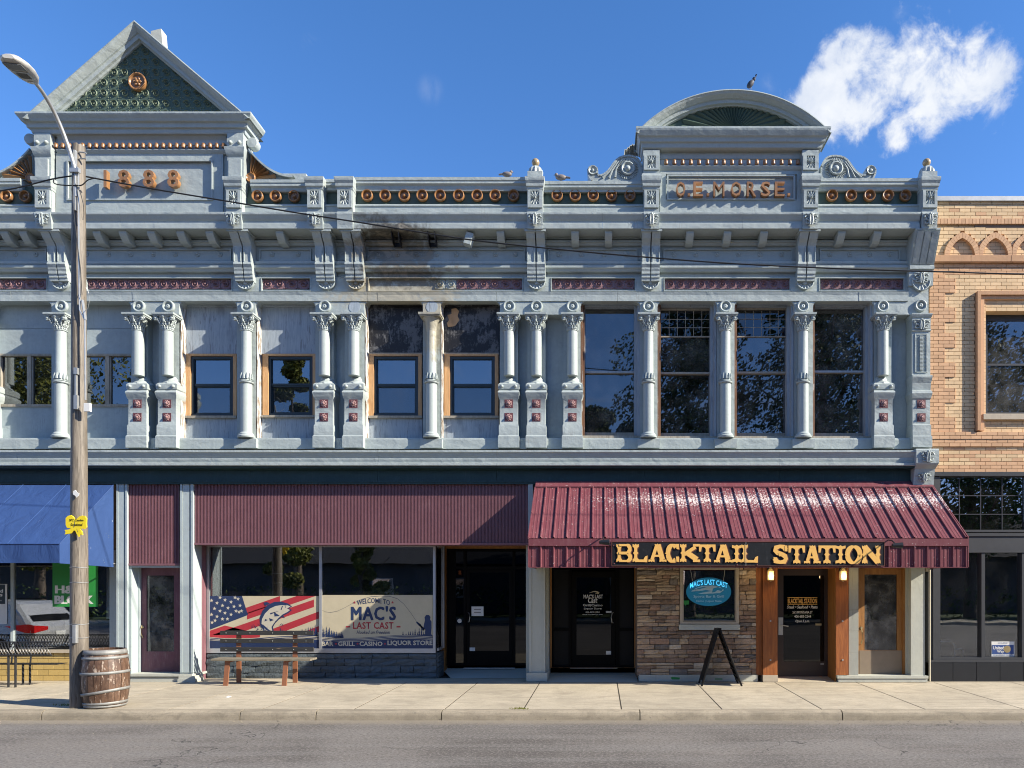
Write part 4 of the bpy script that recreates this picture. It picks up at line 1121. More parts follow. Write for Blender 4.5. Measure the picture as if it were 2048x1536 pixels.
# gable: raking cornice swept as inset triangles
yg = YA - .19
AP = (268, 40); BL = (44, 236); BR = (499, 236)
def inset(d):
    def line(p, q, d_):
        dx, dz = q[0] - p[0], q[1] - p[1]; L = math.hypot(dx, dz)
        nx, nz = -dz / L, dx / L
        return (p[0] + nx * d_, p[1] + nz * d_, dx, dz)
    l = line(BL, AP, d); r = line(AP, BR, d)
    if l[1] + l[3] * 0 < -1e9: pass
    # intersect with base row 236 and with each other
    tb = (236 - l[1]) / l[3]; pl = (l[0] + l[2] * tb, 236)
    tb = (236 - r[1]) / r[3]; pr_ = (r[0] + r[2] * tb, 236)
    det = l[2] * (-r[3]) - (-r[2]) * l[3]
    ex_, ez_ = r[0] - l[0], r[1] - l[1]
    t = (ex_ * (-r[3]) - (-r[2]) * ez_) / det
    return [pl, (l[0] + l[2] * t, l[1] + l[3] * t), pr_]
lv = [(0, -.05), (0, yg), (2, yg - .005), (3, yg + .01), (6, yg + .03), (10, yg + .08), (11.5, yg + .10), (12.2, yg + .10), (12.5, yg + .13), (19, yg + .145), (19.5, yg + .19), (22, yg + .21), (22.3, yg + .26), (22.3, .0)]
sg = 1
vs = []; 
for d_, y in lv:
    q = inset(d_)
    if q[1][1] < inset(0)[1][1]: pass
    vs += [(X(a, yg), y, Z(b, yg)) for a, b in q]
if (inset(5)[1][1] < 40):     # wrong side: flip
    vs = []
    for d_, y in lv:
        vs += [(X(a, yg), y, Z(b, yg)) for a, b in inset(-d_)]
    sg = -1
fs = []
for i in range(len(lv) - 1):
    a, b = 3 * i, 3 * i + 3
    fs += [(a, a + 1, b + 1, b), (a + 1, a + 2, b + 2, b + 1)]
m = MB().add(vs, fs)
gable = bp('gable_cornice', m)
tri = inset(sg * 22)
yt2 = yg + .235
m = MB().prism([(X(a, yg), Z(b, yg)) for a, b in tri], yt2 + .012, yt2 + .3)
bp('gable_backing', m, M['green'])
tg_me = spiral_tile(0.205, .034).mesh('gable_tile', M['greentile'])
g0x, g0z = X(268, yt2), Z(234, yt2)
tr = [(X(a, yg), Z(b, yg)) for a, b in tri]
def clip_tile(cx, cz, s_):
    """keep only the part of a tile that lies inside the gable triangle"""
    tm = spiral_tile(s_, .034)
    me = tm.shift((cx, yt2 + .02, cz)).mesh('gable_tile', M['greentile'])
    bm = bmesh.new(); bm.from_mesh(me)
    for (p, q) in ((tr[0], tr[1]), (tr[1], tr[2])):
        dx, dz = q[0] - p[0], q[1] - p[1]; L = math.hypot(dx, dz)
        no = Vector((-dz / L, 0, dx / L))
        mid = Vector(((tr[0][0] + tr[2][0]) / 2, 0, tr[0][1] + .3))
        co = Vector((p[0], 0, p[1]))
        if (mid - co).dot(no) > 0: no = -no
        bmesh.ops.bisect_plane(bm, geom=bm.verts[:] + bm.edges[:] + bm.faces[:], plane_co=co, plane_no=no, clear_outer=True)
    n = len(bm.faces); bm.to_mesh(me); bm.free()
    return me, n
st = .2095
for j in range(8):
    for i in range(-8, 9):
        cx, cz = g0x + (i + .0) * st + .02, g0z + .06 + j * st
        ins = True; anyin = False; allin = True
        for sx in (-.5, .5):
            for sz in (-.5, .5):
                q = (cx + sx * st, cz + sz * st)
                zl = tr[0][1] + (q[0] - tr[0][0]) * (tr[1][1] - tr[0][1]) / (tr[1][0] - tr[0][0])
                zr_ = tr[1][1] + (q[0] - tr[1][0]) * (tr[2][1] - tr[1][1]) / (tr[2][0] - tr[1][0])
                k = q[1] < min(zl, zr_)
                anyin |= k; allin &= k
        if allin: put('gable_tile', tg_me, bld, (cx, yt2 + .02, cz))
        elif anyin:
            me, n = clip_tile(cx, cz, .205)
            if n > 5: put('gable_tile', me, bld, (0, 0, 0))
m = MB().lathe([(.175, -.03), (.18, .03), (.175, .05), (.155, .065), (.14, .055), (.13, .03), (.11, .03)], seg=30, axis='Y')
for i in range(6):
    a = i * math.pi / 3
    m.sph((.06 * math.cos(a), -.04, .06 * math.sin(a)), (.032, .025, .032), 8, 5)
m.sph((0, -.045, 0), (.035, .04, .035), 8, 6)
m.lathe([(.12, .0), (.12, .035), (0, .035)], seg=20, axis='Y')
for i in range(36):
    a = i * math.pi / 18
    m.sph((.165 * math.cos(a), -.06, .165 * math.sin(a)), (.011, .012, .011), 5, 4)
put('gable_medallion', m.mesh('gable_medallion', M['copper']), bld, (X(277, yt2), yt2, Z(166, yt2)))
# side wall behind the gable so that it has depth
m = MB().prism([(X(60, yg), Z(236, yg)), (X(268, yg), Z(46, yg)), (X(490, yg), Z(236, yg))], .0, .12)
bp('gable_rear', m, M['grey2'])
# copper fans with curved rakes at both sides of the gable
def fan(xi, xo, name, mir):
    """quarter fan: inner edge at xi, thin end at xo"""
    z0 = Z(354, YQ - .1); zt_ = Z(300, YQ - .1); y = YQ - .05
    w = abs(xo - xi); s_ = 1 if xo > xi else -1
    n = 12
    cur = []
    for i in range(n + 1):
        t = i / n
        cur.append((xi + s_ * w * t, z0 + (zt_ - z0) * (1 - t) ** 2.1))
    root_ = None
    m = MB()
    pts = [(xi, z0)] + cur
    m.prism([(a, b) for a, b in [(xi, z0 - .001)] + cur[:-1] + [(cur[-1][0], z0 + .002)]], y + .04, 0)
    back = bp('scroll_wing', m)
    # rim
    vs = []; fs = []
    for i, (a, b) in enumerate(cur):
        vs += [(a, y - .05, b), (a, y - .05, b + .045), (a, .05, b + .045), (a, .05, b)]
    for i in range(n):
        k = 4 * i
        fs += [(k, k + 1, k + 5, k + 4), (k + 1, k + 2, k + 6, k + 5), (k + 3, k, k + 4, k + 7)]
    part('scroll_rim', MB().add(vs, fs), GR, back)
    nb = 7
    for i in range(nb):
        a0 = math.pi / 2 * (i + .08) / nb; a1 = math.pi / 2 * (i + .92) / nb; am = (a0 + a1) / 2
        def ray(a):
            # distance from the inner corner to the curve along angle a
            t = 0.02
            while t < 2:
                px_, pz_ = t * math.cos(a), t * math.sin(a)
                if px_ >= w * .96: return t
                if pz_ > (zt_ - z0) * (1 - px_ / w) ** 2.1 - .02: return t
                t += .01
            return t
        L = ray(am); r0_ = .1
        f = lambda a, r: (xi + s_ * r * math.cos(a), z0 + .01 + r * math.sin(a))
        L0, L1 = ray(a0), ray(a1)
        A, Bq, C, Dq = f(a0, r0_), f(a0, min(L, L0) * .97), f(am, L * .98), f(a1, min(L, L1) * .97)
        E = f(a1, r0_); G = f(am, r0_)
        m = MB().add([(A[0], y + .04, A[1]), (Bq[0], y + .03, Bq[1]), (C[0], y - .03, C[1]), (Dq[0], y + .03, Dq[1]), (E[0], y + .04, E[1]), (G[0], y, G[1])], [(0, 1, 2, 5), (5, 2, 3, 4)])
        part('fan_blade', m, M['copper'], back)
    m = MB().lathe([(.1, 0), (.1, .03), (.085, .05), (.07, .03), (0, .03)], (xi + s_ * .02, y + .03, z0 + .02), 20, 'Y')
    part('fan_hub', m, M['copper'], back)
fan(X(497, YQ - .1), X(585, YQ - .1), 'right', 1)
fan(X(58, YQ - .1), X(-40, YQ - .1), 'left', -1)
for px, r in ((503, 284), (57, 276)):
    bp('scroll_disc', MB().lathe([(.11, -.12), (.115, .0), (.1, .03), (0, .04)], (X(px, -.4), -.36, Z(r, -.4)), 20, 'Y'))
# raised block at the right foot of the gable wing
bp('coping_block', MB().pbox(566, 612, 347, 362, -.30, .1))
# sheet metal stack behind the gable
m = MB().pprism([(302, 62), (322, 57), (325, 90), (325, 470), (300, 470), (300, 90)], .8, 1.0)
bp('roof_stack', m, M['stucco'])

# ================================================================ right (arched) pediment
YR = YPI
m = MB().box(X(1318, YA), X(1607, YA), -.36, .0, zq(426), zq(298))
att2 = bp('attic_panel', m)
m = MB(); m.pframe(1320, 1606, 338, 425, 12, -.40, -.35, wt=10, wb=26); m.pframe(1334, 1590, 349, 399, 3, -.43, -.395)
part('raised_frame', m, GR, att2)
m = MB().ledge(X(1320, YA), X(1606, YA), -.3, [(zq(337), -.40, 0), (zq(336), -.42, 0), (zq(331), -.45, 0), (zq(330), -.45, 0)])
m.ledge(X(1320, YA), X(1606, YA), -.3, [(zq(312), -.38, 0), (zq(300), -.39, 0)])
part('attic_moulding', m, GR, att2)
for i in range(17):
    put('copper_bead', bead, att2, (X(1332 + (1596 - 1332) * i / 16, -.44), -.44, zq(323)))
for ch, a, b in (('O', 1352, 1371), ('E', 1387, 1406), ('M', 1427, 1449), ('O', 1462, 1483), ('R', 1494, 1512), ('S', 1522, 1541), ('E', 1550, 1570)):
    numeral(att2, ch, a, b, 363, 392)
for px in (1378, 1416, 1578):
    part('raised_letter', MB().pbox(px - 2.5, px + 2.5, 386, 391, -.52, -.45), M['copper'], att2)
sb2 = sunburst(.16, .24, .03, GR)
for px in (1303, 1621):
    x = X(px, YPI2); hw = .165
    m = MB().ledge(x - hw, x + hw, -.1, [(Z(358, YPI2), YPI2 + .0, 0), (Z(356, YPI2), YPI2 - .08, .04), (Z(350, YPI2), YPI2 - .06, .02), (Z(348, YPI2), YPI2, 0), (Z(300, YPI2), YPI2, 0)])
    o = bp('attic_pier', m)
    put('starburst_panel', sb2, o, (x, YPI2 - .002, Z(325, YPI2)))
    m = MB(); c_ = Z(325, YPI2)
    for (a0, a1, b0, b1) in ((-hw + .01, -.082, -.16, .14), (.082, hw - .01, -.16, .14), (-.082, .082, .122, .14), (-.082, .082, -.16, -.122)):
        m.box(x + a0, x + a1, YPI2 - .03, YPI2 + .01, c_ + b0, c_ + b1)
    part('panel_surround', m, GR, o)
m = MB().ledge(X(1287, YA), X(1640, YA), -.05, [(Z(300, YA), YA - .01, 0), (Z(298, YA), YA - .05, .03), (Z(292, YA), YA - .06, .04), (Z(290, YA), YA - .07, .05), (Z(289, YA), YA - .10, .08), (Z(284, YA), YA - .11, .09), (Z(282, YA), YA - .12, .1), (Z(280, YA), YA - .15, .12), (Z(272, YA), YA - .19, .15), (Z(269, YA), YA - .2, .16), (Z(265, YA), YA - .2, .16)])
bp('arch_entablature', m)
c0 = (1467.5, 442.0)
def arcpts(Rr, n=30):
    h = c0[1] - 265; half = math.sqrt(max(Rr * Rr - h * h, 0)); a0 = math.asin(half / Rr)
    return [(c0[0] + Rr * math.sin(-a0 + 2 * a0 * i / n), c0[1] - Rr * math.cos(-a0 + 2 * a0 * i / n)) for i in range(n + 1)]
lv = [(264, -.0), (264, yg), (262, yg - .005), (261, yg + .01), (258, yg + .03), (254.5, yg + .08), (253, yg + .10), (252.6, yg + .13), (246.5, yg + .145), (246, yg + .19), (244, yg + .20), (243.5, yg + .27)]
vs = []; fs = []; n = 30
for rr, y in lv: vs += [(X(a, yg), y, Z(b, yg)) for a, b in arcpts(rr, n)]
for i in range(len(lv) - 1):
    for j in range(n): k = i * (n + 1) + j; fs.append((k, k + 1, k + n + 2, k + n + 1))
bp('arch_cornice', MB().add(vs, fs))
tym = put('tympanum', MB().prism([(X(a, yg), Z(b, yg)) for a, b in arcpts(245, 24)], yg + .26, yg + .40).mesh('tympanum', M['green']), bld)
bp('arch_rear', MB().prism([(X(a, yg), Z(b, yg)) for a, b in arcpts(258, 24)], .0, .1), M['grey2'])
nb = 23
cxw, czw = X(1468, yg + .25), Z(263, yg + .25)
for i in range(nb):
    a0, a1 = math.pi * (i + .06) / nb, math.pi * (i + .94) / nb; am = (a0 + a1) / 2
    L = .47 + .62 * abs(math.cos(am)) ** 1.5
    r0_ = .03; yb_ = yg + .257
    f = lambda a, r, y: (cxw + r * math.cos(a), y, czw + .005 + r * math.sin(a))
    m = MB().add([f(a0, r0_, yb_), f(a0, L * .96, yb_), f(am, L, yb_ - .05), f(a1, L * .96, yb_), f(a1, r0_, yb_), f(am, r0_, yb_ - .015)], [(0, 1, 2, 5), (5, 2, 3, 4), (1, 2, 3)])
    part('fan_blade', m, M['green'], tym)

# ---- volute brackets beside the arched pediment
def volute(flip):
    y = YQ - .07
    fx = (lambda p: 2 * 1463.5 - p) if flip else (lambda p: p)
    P = lambda a, b, yy=y: (X(fx(a), yy), Z(b, yy))
    out = [(1641, 362), (1642, 332), (1645, 324), (1650, 317), (1656, 313), (1664, 310.8), (1672, 310.5), (1680, 311.5), (1688, 314), (1695, 319), (1701, 326), (1707, 335), (1713, 342), (1720, 347.5), (1727, 350), (1731, 348),
           (1730.5, 342), (1732, 336), (1737, 332), (1743, 331), (1749, 334), (1752.5, 340), (1752, 348), (1749, 355), (1745, 362)]
    pts = [P(a, b) for a, b in out]
    br = bp('volute_bracket', MB().prism(pts, y, 0))
    rim = MB()
    for i in range(1, len(pts) - 1):
        (a, b), (c, d) = pts[i], pts[i + 1]
        L = math.hypot(c - a, d - b) or 1; nx, nz = (d - b) / L * .035, -(c - a) / L * .035
        if flip: nx, nz = -nx, -nz
        rim.add([(a, y - .02, b), (c, y - .02, d), (c - -nx, y - .02, d + nz), (a + nx, y - .02, b + nz), (a, y, b), (c, y, d), (c + nx, y, d + nz), (a + nx, y, b + nz)], [(0, 1, 2, 3), (0, 4, 5, 1), (3, 2, 6, 7)])
    part('scroll_edge', rim, GR, br)
    cx, cz = P(1671.5, 338)
    mm = MB().lathe([(.135, 0), (.14, .035), (.12, .05), (.10, .03), (.085, .012), (.06, .012), (.055, .04), (.035, .06), (0, .065)], (cx, y, cz), 24, 'Y')
    for i in range(36):
        a = 2 * math.pi * i / 36
        c_, s2 = math.cos(a), math.sin(a)
        mm.tube([(cx + .15 * c_, y - .008, cz + .15 * s2), (cx + .215 * c_, y - .018, cz + .215 * s2)], .0095, 4)
    part('fluted_ring', mm, GR, br)
    kx, kz = P(1741.5, 341.5)
    part('volute_curl', MB().lathe([(.085, .0), (.085, .035), (.06, .02), (.035, .0), (.03, .03), (0, .04)], (kx, y, kz), 18, 'Y'), GR, br)
    mm = MB()
    for (a0, b0, a1, b1, a2, b2) in ((1688, 327, 1694, 338, 1697, 355), (1690, 323, 1702, 341, 1709, 356), (1693, 321, 1708, 344, 1722, 356)):
        mm.tube([(*P(a0, b0),), ] and [(P(a0, b0)[0], y - .008, P(a0, b0)[1]), (P(a1, b1)[0], y - .015, P(a1, b1)[1]), (P(a2, b2)[0], y - .008, P(a2, b2)[1])], .012, 5, .024)
    part('leaf_ribs', mm, GR, br)
volute(True)
volute(False)
# bent corrugated offcut caught beside the arch
m = MB(); vs = []; fs = []
for i in range(15):
    t = i / 14; px = 1250 + 33 * t; r = 311 - 11 * min(1, t * 2.6) + (1.4 if i % 2 else -1.2)
    for yy in (.1, .5): vs.append((X(px, .3), yy, Z(r, .3)))
for i in range(14): fs.append((2 * i, 2 * i + 1, 2 * i + 3, 2 * i + 2))
vs2 = [(a, b, c - .02) for a, b, c in vs]
m.add(vs, fs); 
m.add([vs[0], vs[1], (vs[1][0] - .03, vs[1][1], vs[1][2] - .25), (vs[0][0] - .03, vs[0][1], vs[0][2] - .25)], [(0, 1, 2, 3)])
o = bp('bent_flashing', m, M['stucco'])
sm_ = o.modifiers.new('thick', 'SOLIDIFY'); sm_.thickness = .015

# ================================================================ shop fronts of the grey building
def pilaster(a, b, top, base, yf=-.05, mat=None, yb=.30):
    c = (a + b) / 2; w = (b - a)
    m = MB().pbox(a, b, top, base, yf + .03, yb)
    m.pbox(a, a + w * .16, top, base - 12, yf, yf + .05).pbox(b - w * .16, b, top, base - 12, yf, yf + .05)
    m.pbox(a + w * .22, b - w * .3, top, base - 12, yf + .012, yf + .05)
    return bp('pilaster', m, mat or M['bluepil'])
pilaster(232.5, 254, 968, 1350)
pilaster(360, 386, 968, 1357)
m = MB().pbox(357, 389, 1352, 1358, -.12, .2).pbox(355, 390, 1358, 1366, -.14, .2)
bp('pilaster_base', m, M['stucco'])
bp('pilaster', MB().pbox(1056, 1066, 966, 1090, -.05, .3), M['bluepil'])

def corrugated(x0, x1, z0, z1, y, pitch=.0297, d=.020):
    n = int((x1 - x0) / pitch); p = (x1 - x0) / n
    vs = []; fs = []
    for i in range(n):
        for u, dy in ((0, 0), (.42, 0), (.5, -d), (.92, -d)):
            xx = x0 + (i + u) * p
            vs += [(xx, y + dy, z0), (xx, y + dy, z1)]
    for i in range(len(vs) // 2 - 1): fs.append((2 * i, 2 * i + 1, 2 * i + 3, 2 * i + 2))
    return MB().add(vs, fs)
bp('corrugated_panel', corrugated(X(254, .02), X(359, .02), Z(1127, .02), Z(968.5, .02), .02), M['corr'])
bp('corrugated_panel', corrugated(X(387, .02), X(1057, .02), Z(1086, .02), Z(968.5, .02), .02), M['corr'])
m = MB().box(X(254, 0), X(359, 0), .03, .10, Z(1130, 0), Z(966, 0)).box(X(387, 0), X(1057, 0), .03, .10, Z(1088, 0), Z(966, 0))
bp('panel_backing', m, M['purple'])
bp('panel_trim', MB().pbox(254, 359, 1127, 1131, -.01, .3).pbox(387, 1057, 1086, 1089.5, -.01, .55), M['corr'])
bp('panel_trim', MB().pbox(254, 359, 1131.2, 1135, .02, .3), M['bluepil'])

# plum door with a dusty pane, left of the shop window
yd = .30
dr = bp('door', MB().pframe(280, 361, 1136, 1349, 13, yd, yd + .05, wt=15, wb=46), M['purple'], label='plum painted door with a dusty full pane')
part('pane', MB().pbox(293, 348, 1150, 1304, yd + .02, yd + .026), M['dusty'], dr)
m = MB().lathe([(.02, 0), (.03, .01), (.02, .02), (0, .02)], (X(285.5, yd), yd, Z(1254, yd)), 12, 'Y').tube([(X(285.5, yd), yd - .02, Z(1250, yd)), (X(285.5, yd), yd - .06, Z(1256, yd)), (X(286, yd), yd - .06, Z(1268, yd)), (X(286.5, yd), yd - .01, Z(1275, yd))], .009, 6)
part('handle', m, M['brass'], dr)
m = MB().tube([(X(306, .5), .5, Z(1195, .5)), (X(318, .5), .5, Z(1200, .5))], .03).box(X(300, .45), X(313, .45), .45, .5, Z(1206, .45), Z(1195, .45))
part('lock_box', m, M['steel'], dr)
part('leaning_board', MB().tube([(X(328, .6), .6, Z(1240, .6)), (X(352, .6), .6, Z(1160, .6))], .03, 6), M['signwhite'], dr)
m = MB().box(X(256, .0), X(278, .28), .02, .3, Z(1349, .2), Z(1136, .2)) if False else MB().box(X(255, .05), X(264, .05), .03, .28, Z(1352, 0), Z(1131, 0)).pbox(262, 279, 1136, 1350, .24, .34).pbox(270, 275, 1136, 1350, .225, .24)
bp('door_jamb', m, M['bluepil'])
bp('door_step', MB().box(X(255, 0), X(385, 0), -.07, .8, 0.0, Z(1354, 0)).pbox(256, 384, 1348.5, 1353, -.10, .6), M['stucco'])
bp('door_head', MB().box(X(255, 0), X(385, 0), .3, .5, Z(1136, yd), 4.4), M['purple'])

# shop window bay
yw = .48
WB = bp('shop_window', MB().pframe(413, 871, 1090, 1306, 5, yw, yw + .07, wt=4, wb=9).pbox(638, 643.5, 1094, 1298, yw + .005, yw + .06), M['alu'])
part('pane', MB().pbox(418, 638, 1094, 1297, yw + .03, yw + .036), M['shopglass'], WB)
part('pane', MB().pbox(643.5, 866, 1094, 1297, yw + .03, yw + .036), M['shopglass'], WB)
x8 = X(873, yw)
part('pane', MB().box(x8 + .01, x8 + .016, yw + .08, 1.02, Z(1298, yw), Z(1094, yw)), M['shopglass'], WB)
m = MB().box(x8 - .01, x8 + .05, 1.0, 1.06, Z(1300, yw), Z(1090, yw)).box(x8 - .005, x8 + .03, yw + .07, 1.0, Z(1302, yw), Z(1297, yw)).box(x8 - .005, x8 + .03, yw + .07, 1.0, Z(1094, yw), Z(1089, yw))
part('side_frame', m, M['alu'], WB)
# boarded return on the left, tongue and groove
x4 = X(387, 0)
for i in range(4):
    a = .03 + i * .112
    bp('return_board', MB().box(x4 - .02 + .0, x4 + .0, a, a + .106, 0.0, Z(1090, 0)), M['corr'])
bp('return_backing', MB().box(x4 - .06, x4 - .021, .03, yw + .1, 0, Z(1090, 0)), M['purple'])
bp('return_panel', MB().box(x4 - .0, X(414, yw), yw + .02, yw + .06, 0, Z(1089, yw)), M['corr'])
bp('bay_soffit', MB().box(x4, X(1057, 0), .05, 1.6, Z(1089, .5), Z(1089, .5) + .05), M['mortar'])
bp('bay_wall_core', MB().box(X(392, yw), X(870, yw), yw + .05, yw + .2, -.02, Z(1306, yw)).box(X(870, yw) - .06, x8 + .03, yw + .05, 1.05, -.02, Z(1306, yw)), M['foamstone'])
bp('shop_partition', MB().box(XL, X(1060), 2.2, 2.25, 0, 4.4), M['void'])
bp('side_partition', MB().box(x8 - .3, x8 - .28, 1.1, 2.2, 0, 4.4), M['void'])
def stone(x0, x1, z0, z1, yf, th, mat, parent, jit=.006, name='stone', xface=None):
    """roughly cut stone with a bulging face"""
    j = lambda k=jit: rnd.uniform(-k, k)
    nx = 2 if x1 - x0 > .12 else 1
    vs = []; fs = []
    cols = [x0 + (x1 - x0) * i / nx for i in range(nx + 1)]
    for i, x in enumerate(cols):
        for z in (z0, (z0 + z1) / 2, z1):
            e = .0 if 0 < i < nx else 1
            mid = (z != z0 and z != z1)
            dy = (0.014 + rnd.uniform(0, .022)) * (.2 if (e and not mid) else 1)
            vs.append((x + (j() if e else 0), yf - dy, z + j(.004)))
    nf = len(vs)
    vs += [(x0, yf + th, z0), (x0, yf + th, z1), (x1, yf + th, z0), (x1, yf + th, z1)]
    for i in range(nx):
        for k in range(2): fs.append((3 * i + k, 3 * i + 3 + k, 3 * i + 4 + k, 3 * i + 1 + k))
    fs += [(0, 1, 2, nf + 1, nf), (3 * nx + 2, 3 * nx + 1, 3 * nx, nf + 2, nf + 3)]
    fs += [tuple([3 * i for i in range(nx + 1)] + [nf + 2, nf]), tuple([3 * i + 2 for i in range(nx, -1, -1)] + [nf + 1, nf + 3])]
    if xface is not None:   # a wall that runs along y: swap the axes
        vs = [(xface + (yf - y), x, z) for x, y, z in vs]
    return part(name, MB().add(vs, fs), mat, parent)
def ashlar(x0, x1, z0, z1, yf, th, matf, parent, hs, ws, gap=.010, holes=(), xface=None, name='stone'):
    z = z0; n = 0
    while z < z1 - .015:
        h = rnd.choice(hs); h = min(h, z1 - z)
        if z1 - (z + h) < min(hs) * .6: h = z1 - z
        x = x0 - (rnd.uniform(0, ws[0]) if True else 0); x = x0
        while x < x1 - .01:
            w = rnd.uniform(*ws); 
            if x1 - (x + w) < ws[0] * .6: w = x1 - x
            w = min(w, x1 - x)
            a, b, c, d = x + gap / 2, x + w - gap / 2, z + gap / 2, z + h - gap / 2
            segs = [(a, b)]
            for (hx0, hx1, hz0, hz1) in holes:
                if d > hz0 + .012 and c < hz1 - .012:
                    ns = []
                    for (p, q) in segs:
                        if q <= hx0 or p >= hx1: ns.append((p, q))
                        else:
                            if p < hx0 - .02: ns.append((p, hx0 - .003))
                            if q > hx1 + .02: ns.append((hx1 + .003, q))
                    segs = ns
            for (p, q) in segs:
                # now and then split a stone into two thin courses
                if h > min(hs) * 1.7 and rnd.random() < .4:
                    k = c + (d - c) * rnd.uniform(.4, .6)
                    stone(p, q, c, k - gap / 2, yf - rnd.uniform(0, .014), th, matf(), parent, name=name, xface=xface); stone(p, q, k + gap / 2, d, yf - rnd.uniform(0, .014), th, matf(), parent, name=name, xface=xface); n += 2
                else:
                    stone(p, q, c, d, yf - rnd.uniform(0, .014), th, matf(), parent, name=name, xface=xface); n += 1
            x += w
        z += h
    return n
sw = bp('stone_base', MB().box(X(395, yw), X(872, yw), yw + .03, yw + .06, 0, Z(1307, yw)), M['foamstone'])
ashlar(X(414, yw), X(873, yw), 0.0, Z(1308, yw), yw, .05, lambda: M['foamstone'], sw, [.09, .12, .15], (.22, .62))
ashlar(yw + .02, 1.02, 0.0, Z(1308, yw), 0, .05, lambda: M['foamstone'], sw, [.09, .12], (.2, .5), xface=x8 + .02)
# ---- posters in the shop window (vinyl on the inside of the glass)
yv = yw + .026
fp = empty('window_poster', (X(528, yv), yv, Z(1298, yv)), 'flag poster with leaping trout in the left half of the shop window', 'poster', 'vinyl posters in the shop window')
def fl(poly, y, mat, parent, name):      # flat printed shape
    vs = [(X(a, y), y, Z(b, y)) for a, b in poly]
    return part(name, MB().add(vs, [tuple(range(len(vs)))]), mat, parent)
def flm(polys, y, mat, parent, name):
    m = MB()
    for p in polys: m.add([(X(a, y), y, Z(b, y)) for a, b in p], [tuple(range(len(p)))])
    return part(name, m, mat, parent)
def clip_rect(poly, x0, x1, y0, y1):
    def cl(p, ins, inter):
        out = []
        for i in range(len(p)):
            a, b = p[i - 1], p[i]
            if ins(b):
                if not ins(a): out.append(inter(a, b))
                out.append(b)
            elif ins(a): out.append(inter(a, b))
        return out
    def ix(v): return lambda a, b: (v, a[1] + (b[1] - a[1]) * (v - a[0]) / (b[0] - a[0]))
    def iy(v): return lambda a, b: (a[0] + (b[0] - a[0]) * (v - a[1]) / (b[1] - a[1]), v)
    for ins, it in ((lambda q: q[0] >= x0, ix(x0)), (lambda q: q[0] <= x1, ix(x1)), (lambda q: q[1] >= y0, iy(y0)), (lambda q: q[1] <= y1, iy(y1))):
        poly = cl(poly, ins, it)
        if not poly: return []
    return poly
def star(cx, cy, r, rot=0.0):
    return [(cx + (r if i % 2 == 0 else r * .42) * math.sin(rot + i * math.pi / 5), cy - (r if i % 2 == 0 else r * .42) * math.cos(rot + i * math.pi / 5)) for i in range(10)]
part('print_ground', MB().pbox(418, 637.5, 1192, 1297, yv + .002, yv + .003), M['cream'], fp)
reds = []
for (xa, ya, xb, yb, t) in ((488, 1217, 560, 1192, 13), (493, 1222, 620, 1176, 0), (494, 1226, 640, 1176, 13), (418, 1272, 628, 1199, 15), (418, 1272 + 0, 640, 1202, 0), (425, 1303, 640, 1222, 14), (500, 1306, 640, 1251, 12)):
    if t: reds.append(clip_rect([(xa, ya), (xb, yb), (xb, yb + t), (xa, ya + t)], 418, 637.5, 1192, 1270))
reds = [r for r in reds if len(r) > 2]
reds.append([(418, 1262), (450, 1251), (520, 1268), (520, 1276), (418, 1276)])
flm(reds, yv + .001, M['red'], fp, 'red_stripes')
fl([(418, 1192), (484, 1192), (496, 1230), (418, 1260)], yv + .0, M['navy'], fp, 'canton')
flm([star(a, b, 4.0, .1) for a, b in [(423, 1201), (434, 1206), (440, 1195), (450, 1200), (462, 1204), (470, 1195), (476, 1198), (429, 1217), (445, 1211), (456, 1216), (468, 1213), (480, 1211), (423, 1229), (434, 1233), (440, 1222), (450, 1226), (462, 1229), (472, 1222), (424, 1245), (430, 1241), (455, 1238), (478, 1224), (445, 1238), (483, 1222)]], yv - .001, M['lettercream'], fp, 'stars')
# fish: dark silhouette with pale belly and fins
fish = [(584, 1213), (576, 1207), (562, 1203), (548, 1204), (535, 1210), (525, 1221), (519, 1236), (520, 1249), (526, 1258), (529, 1270), (541, 1263), (549, 1269), (546, 1254), (550, 1247), (558, 1239), (567, 1231), (577, 1226), (584, 1220), (578, 1217)]
fl(fish, yv - .001, M['navy'], fp, 'fish_outline')
body = [(581, 1213), (574, 1210), (562, 1208), (550, 1210), (539, 1216), (530, 1225), (524, 1237), (523, 1247), (528, 1256), (531, 1265), (540, 1260), (545, 1264), (543, 1254), (548, 1246), (556, 1237), (565, 1229), (575, 1224), (580, 1220), (574, 1217)]
fl(body, yv - .002, M['lettercream'], fp, 'fish_body')
flm([[(572, 1207), (562, 1204), (549, 1206), (537, 1212), (528, 1222), (522, 1236), (523, 1240), (530, 1227), (540, 1217), (551, 1212), (563, 1210), (573, 1211)], [(523, 1249), (526, 1249), (541, 1262), (546, 1267), (540, 1264), (530, 1258)], [(556, 1238), (549, 1246), (545, 1255), (546, 1250), (551, 1242)], [(540, 1226), (558, 1222), (541, 1229)], [(530, 1238), (536, 1240), (529, 1243)], [(565, 1229), (570, 1236), (561, 1233)], [(527, 1205), (534, 1204), (540, 1207), (530, 1212)], [(548, 1224), (560, 1232), (549, 1233)], [(538, 1236), (548, 1240), (540, 1243)], [(564, 1212), (566, 1212), (563, 1220), (561, 1220)], [(570, 1213), (572, 1213), (572, 1215), (570, 1215)]], yv - .003, M['navy'], fp, 'fins')
spl = []
for i in range(22):
    a = rnd.uniform(500, 575); b = 1268 - abs(rnd.gauss(0, 8)); 
    spl.append([(a, b), (a + rnd.uniform(-6, 6), b - rnd.uniform(3, 9)), (a + 2, b)])
flm(spl, yv - .0025, M['navy'], fp, 'splashes')
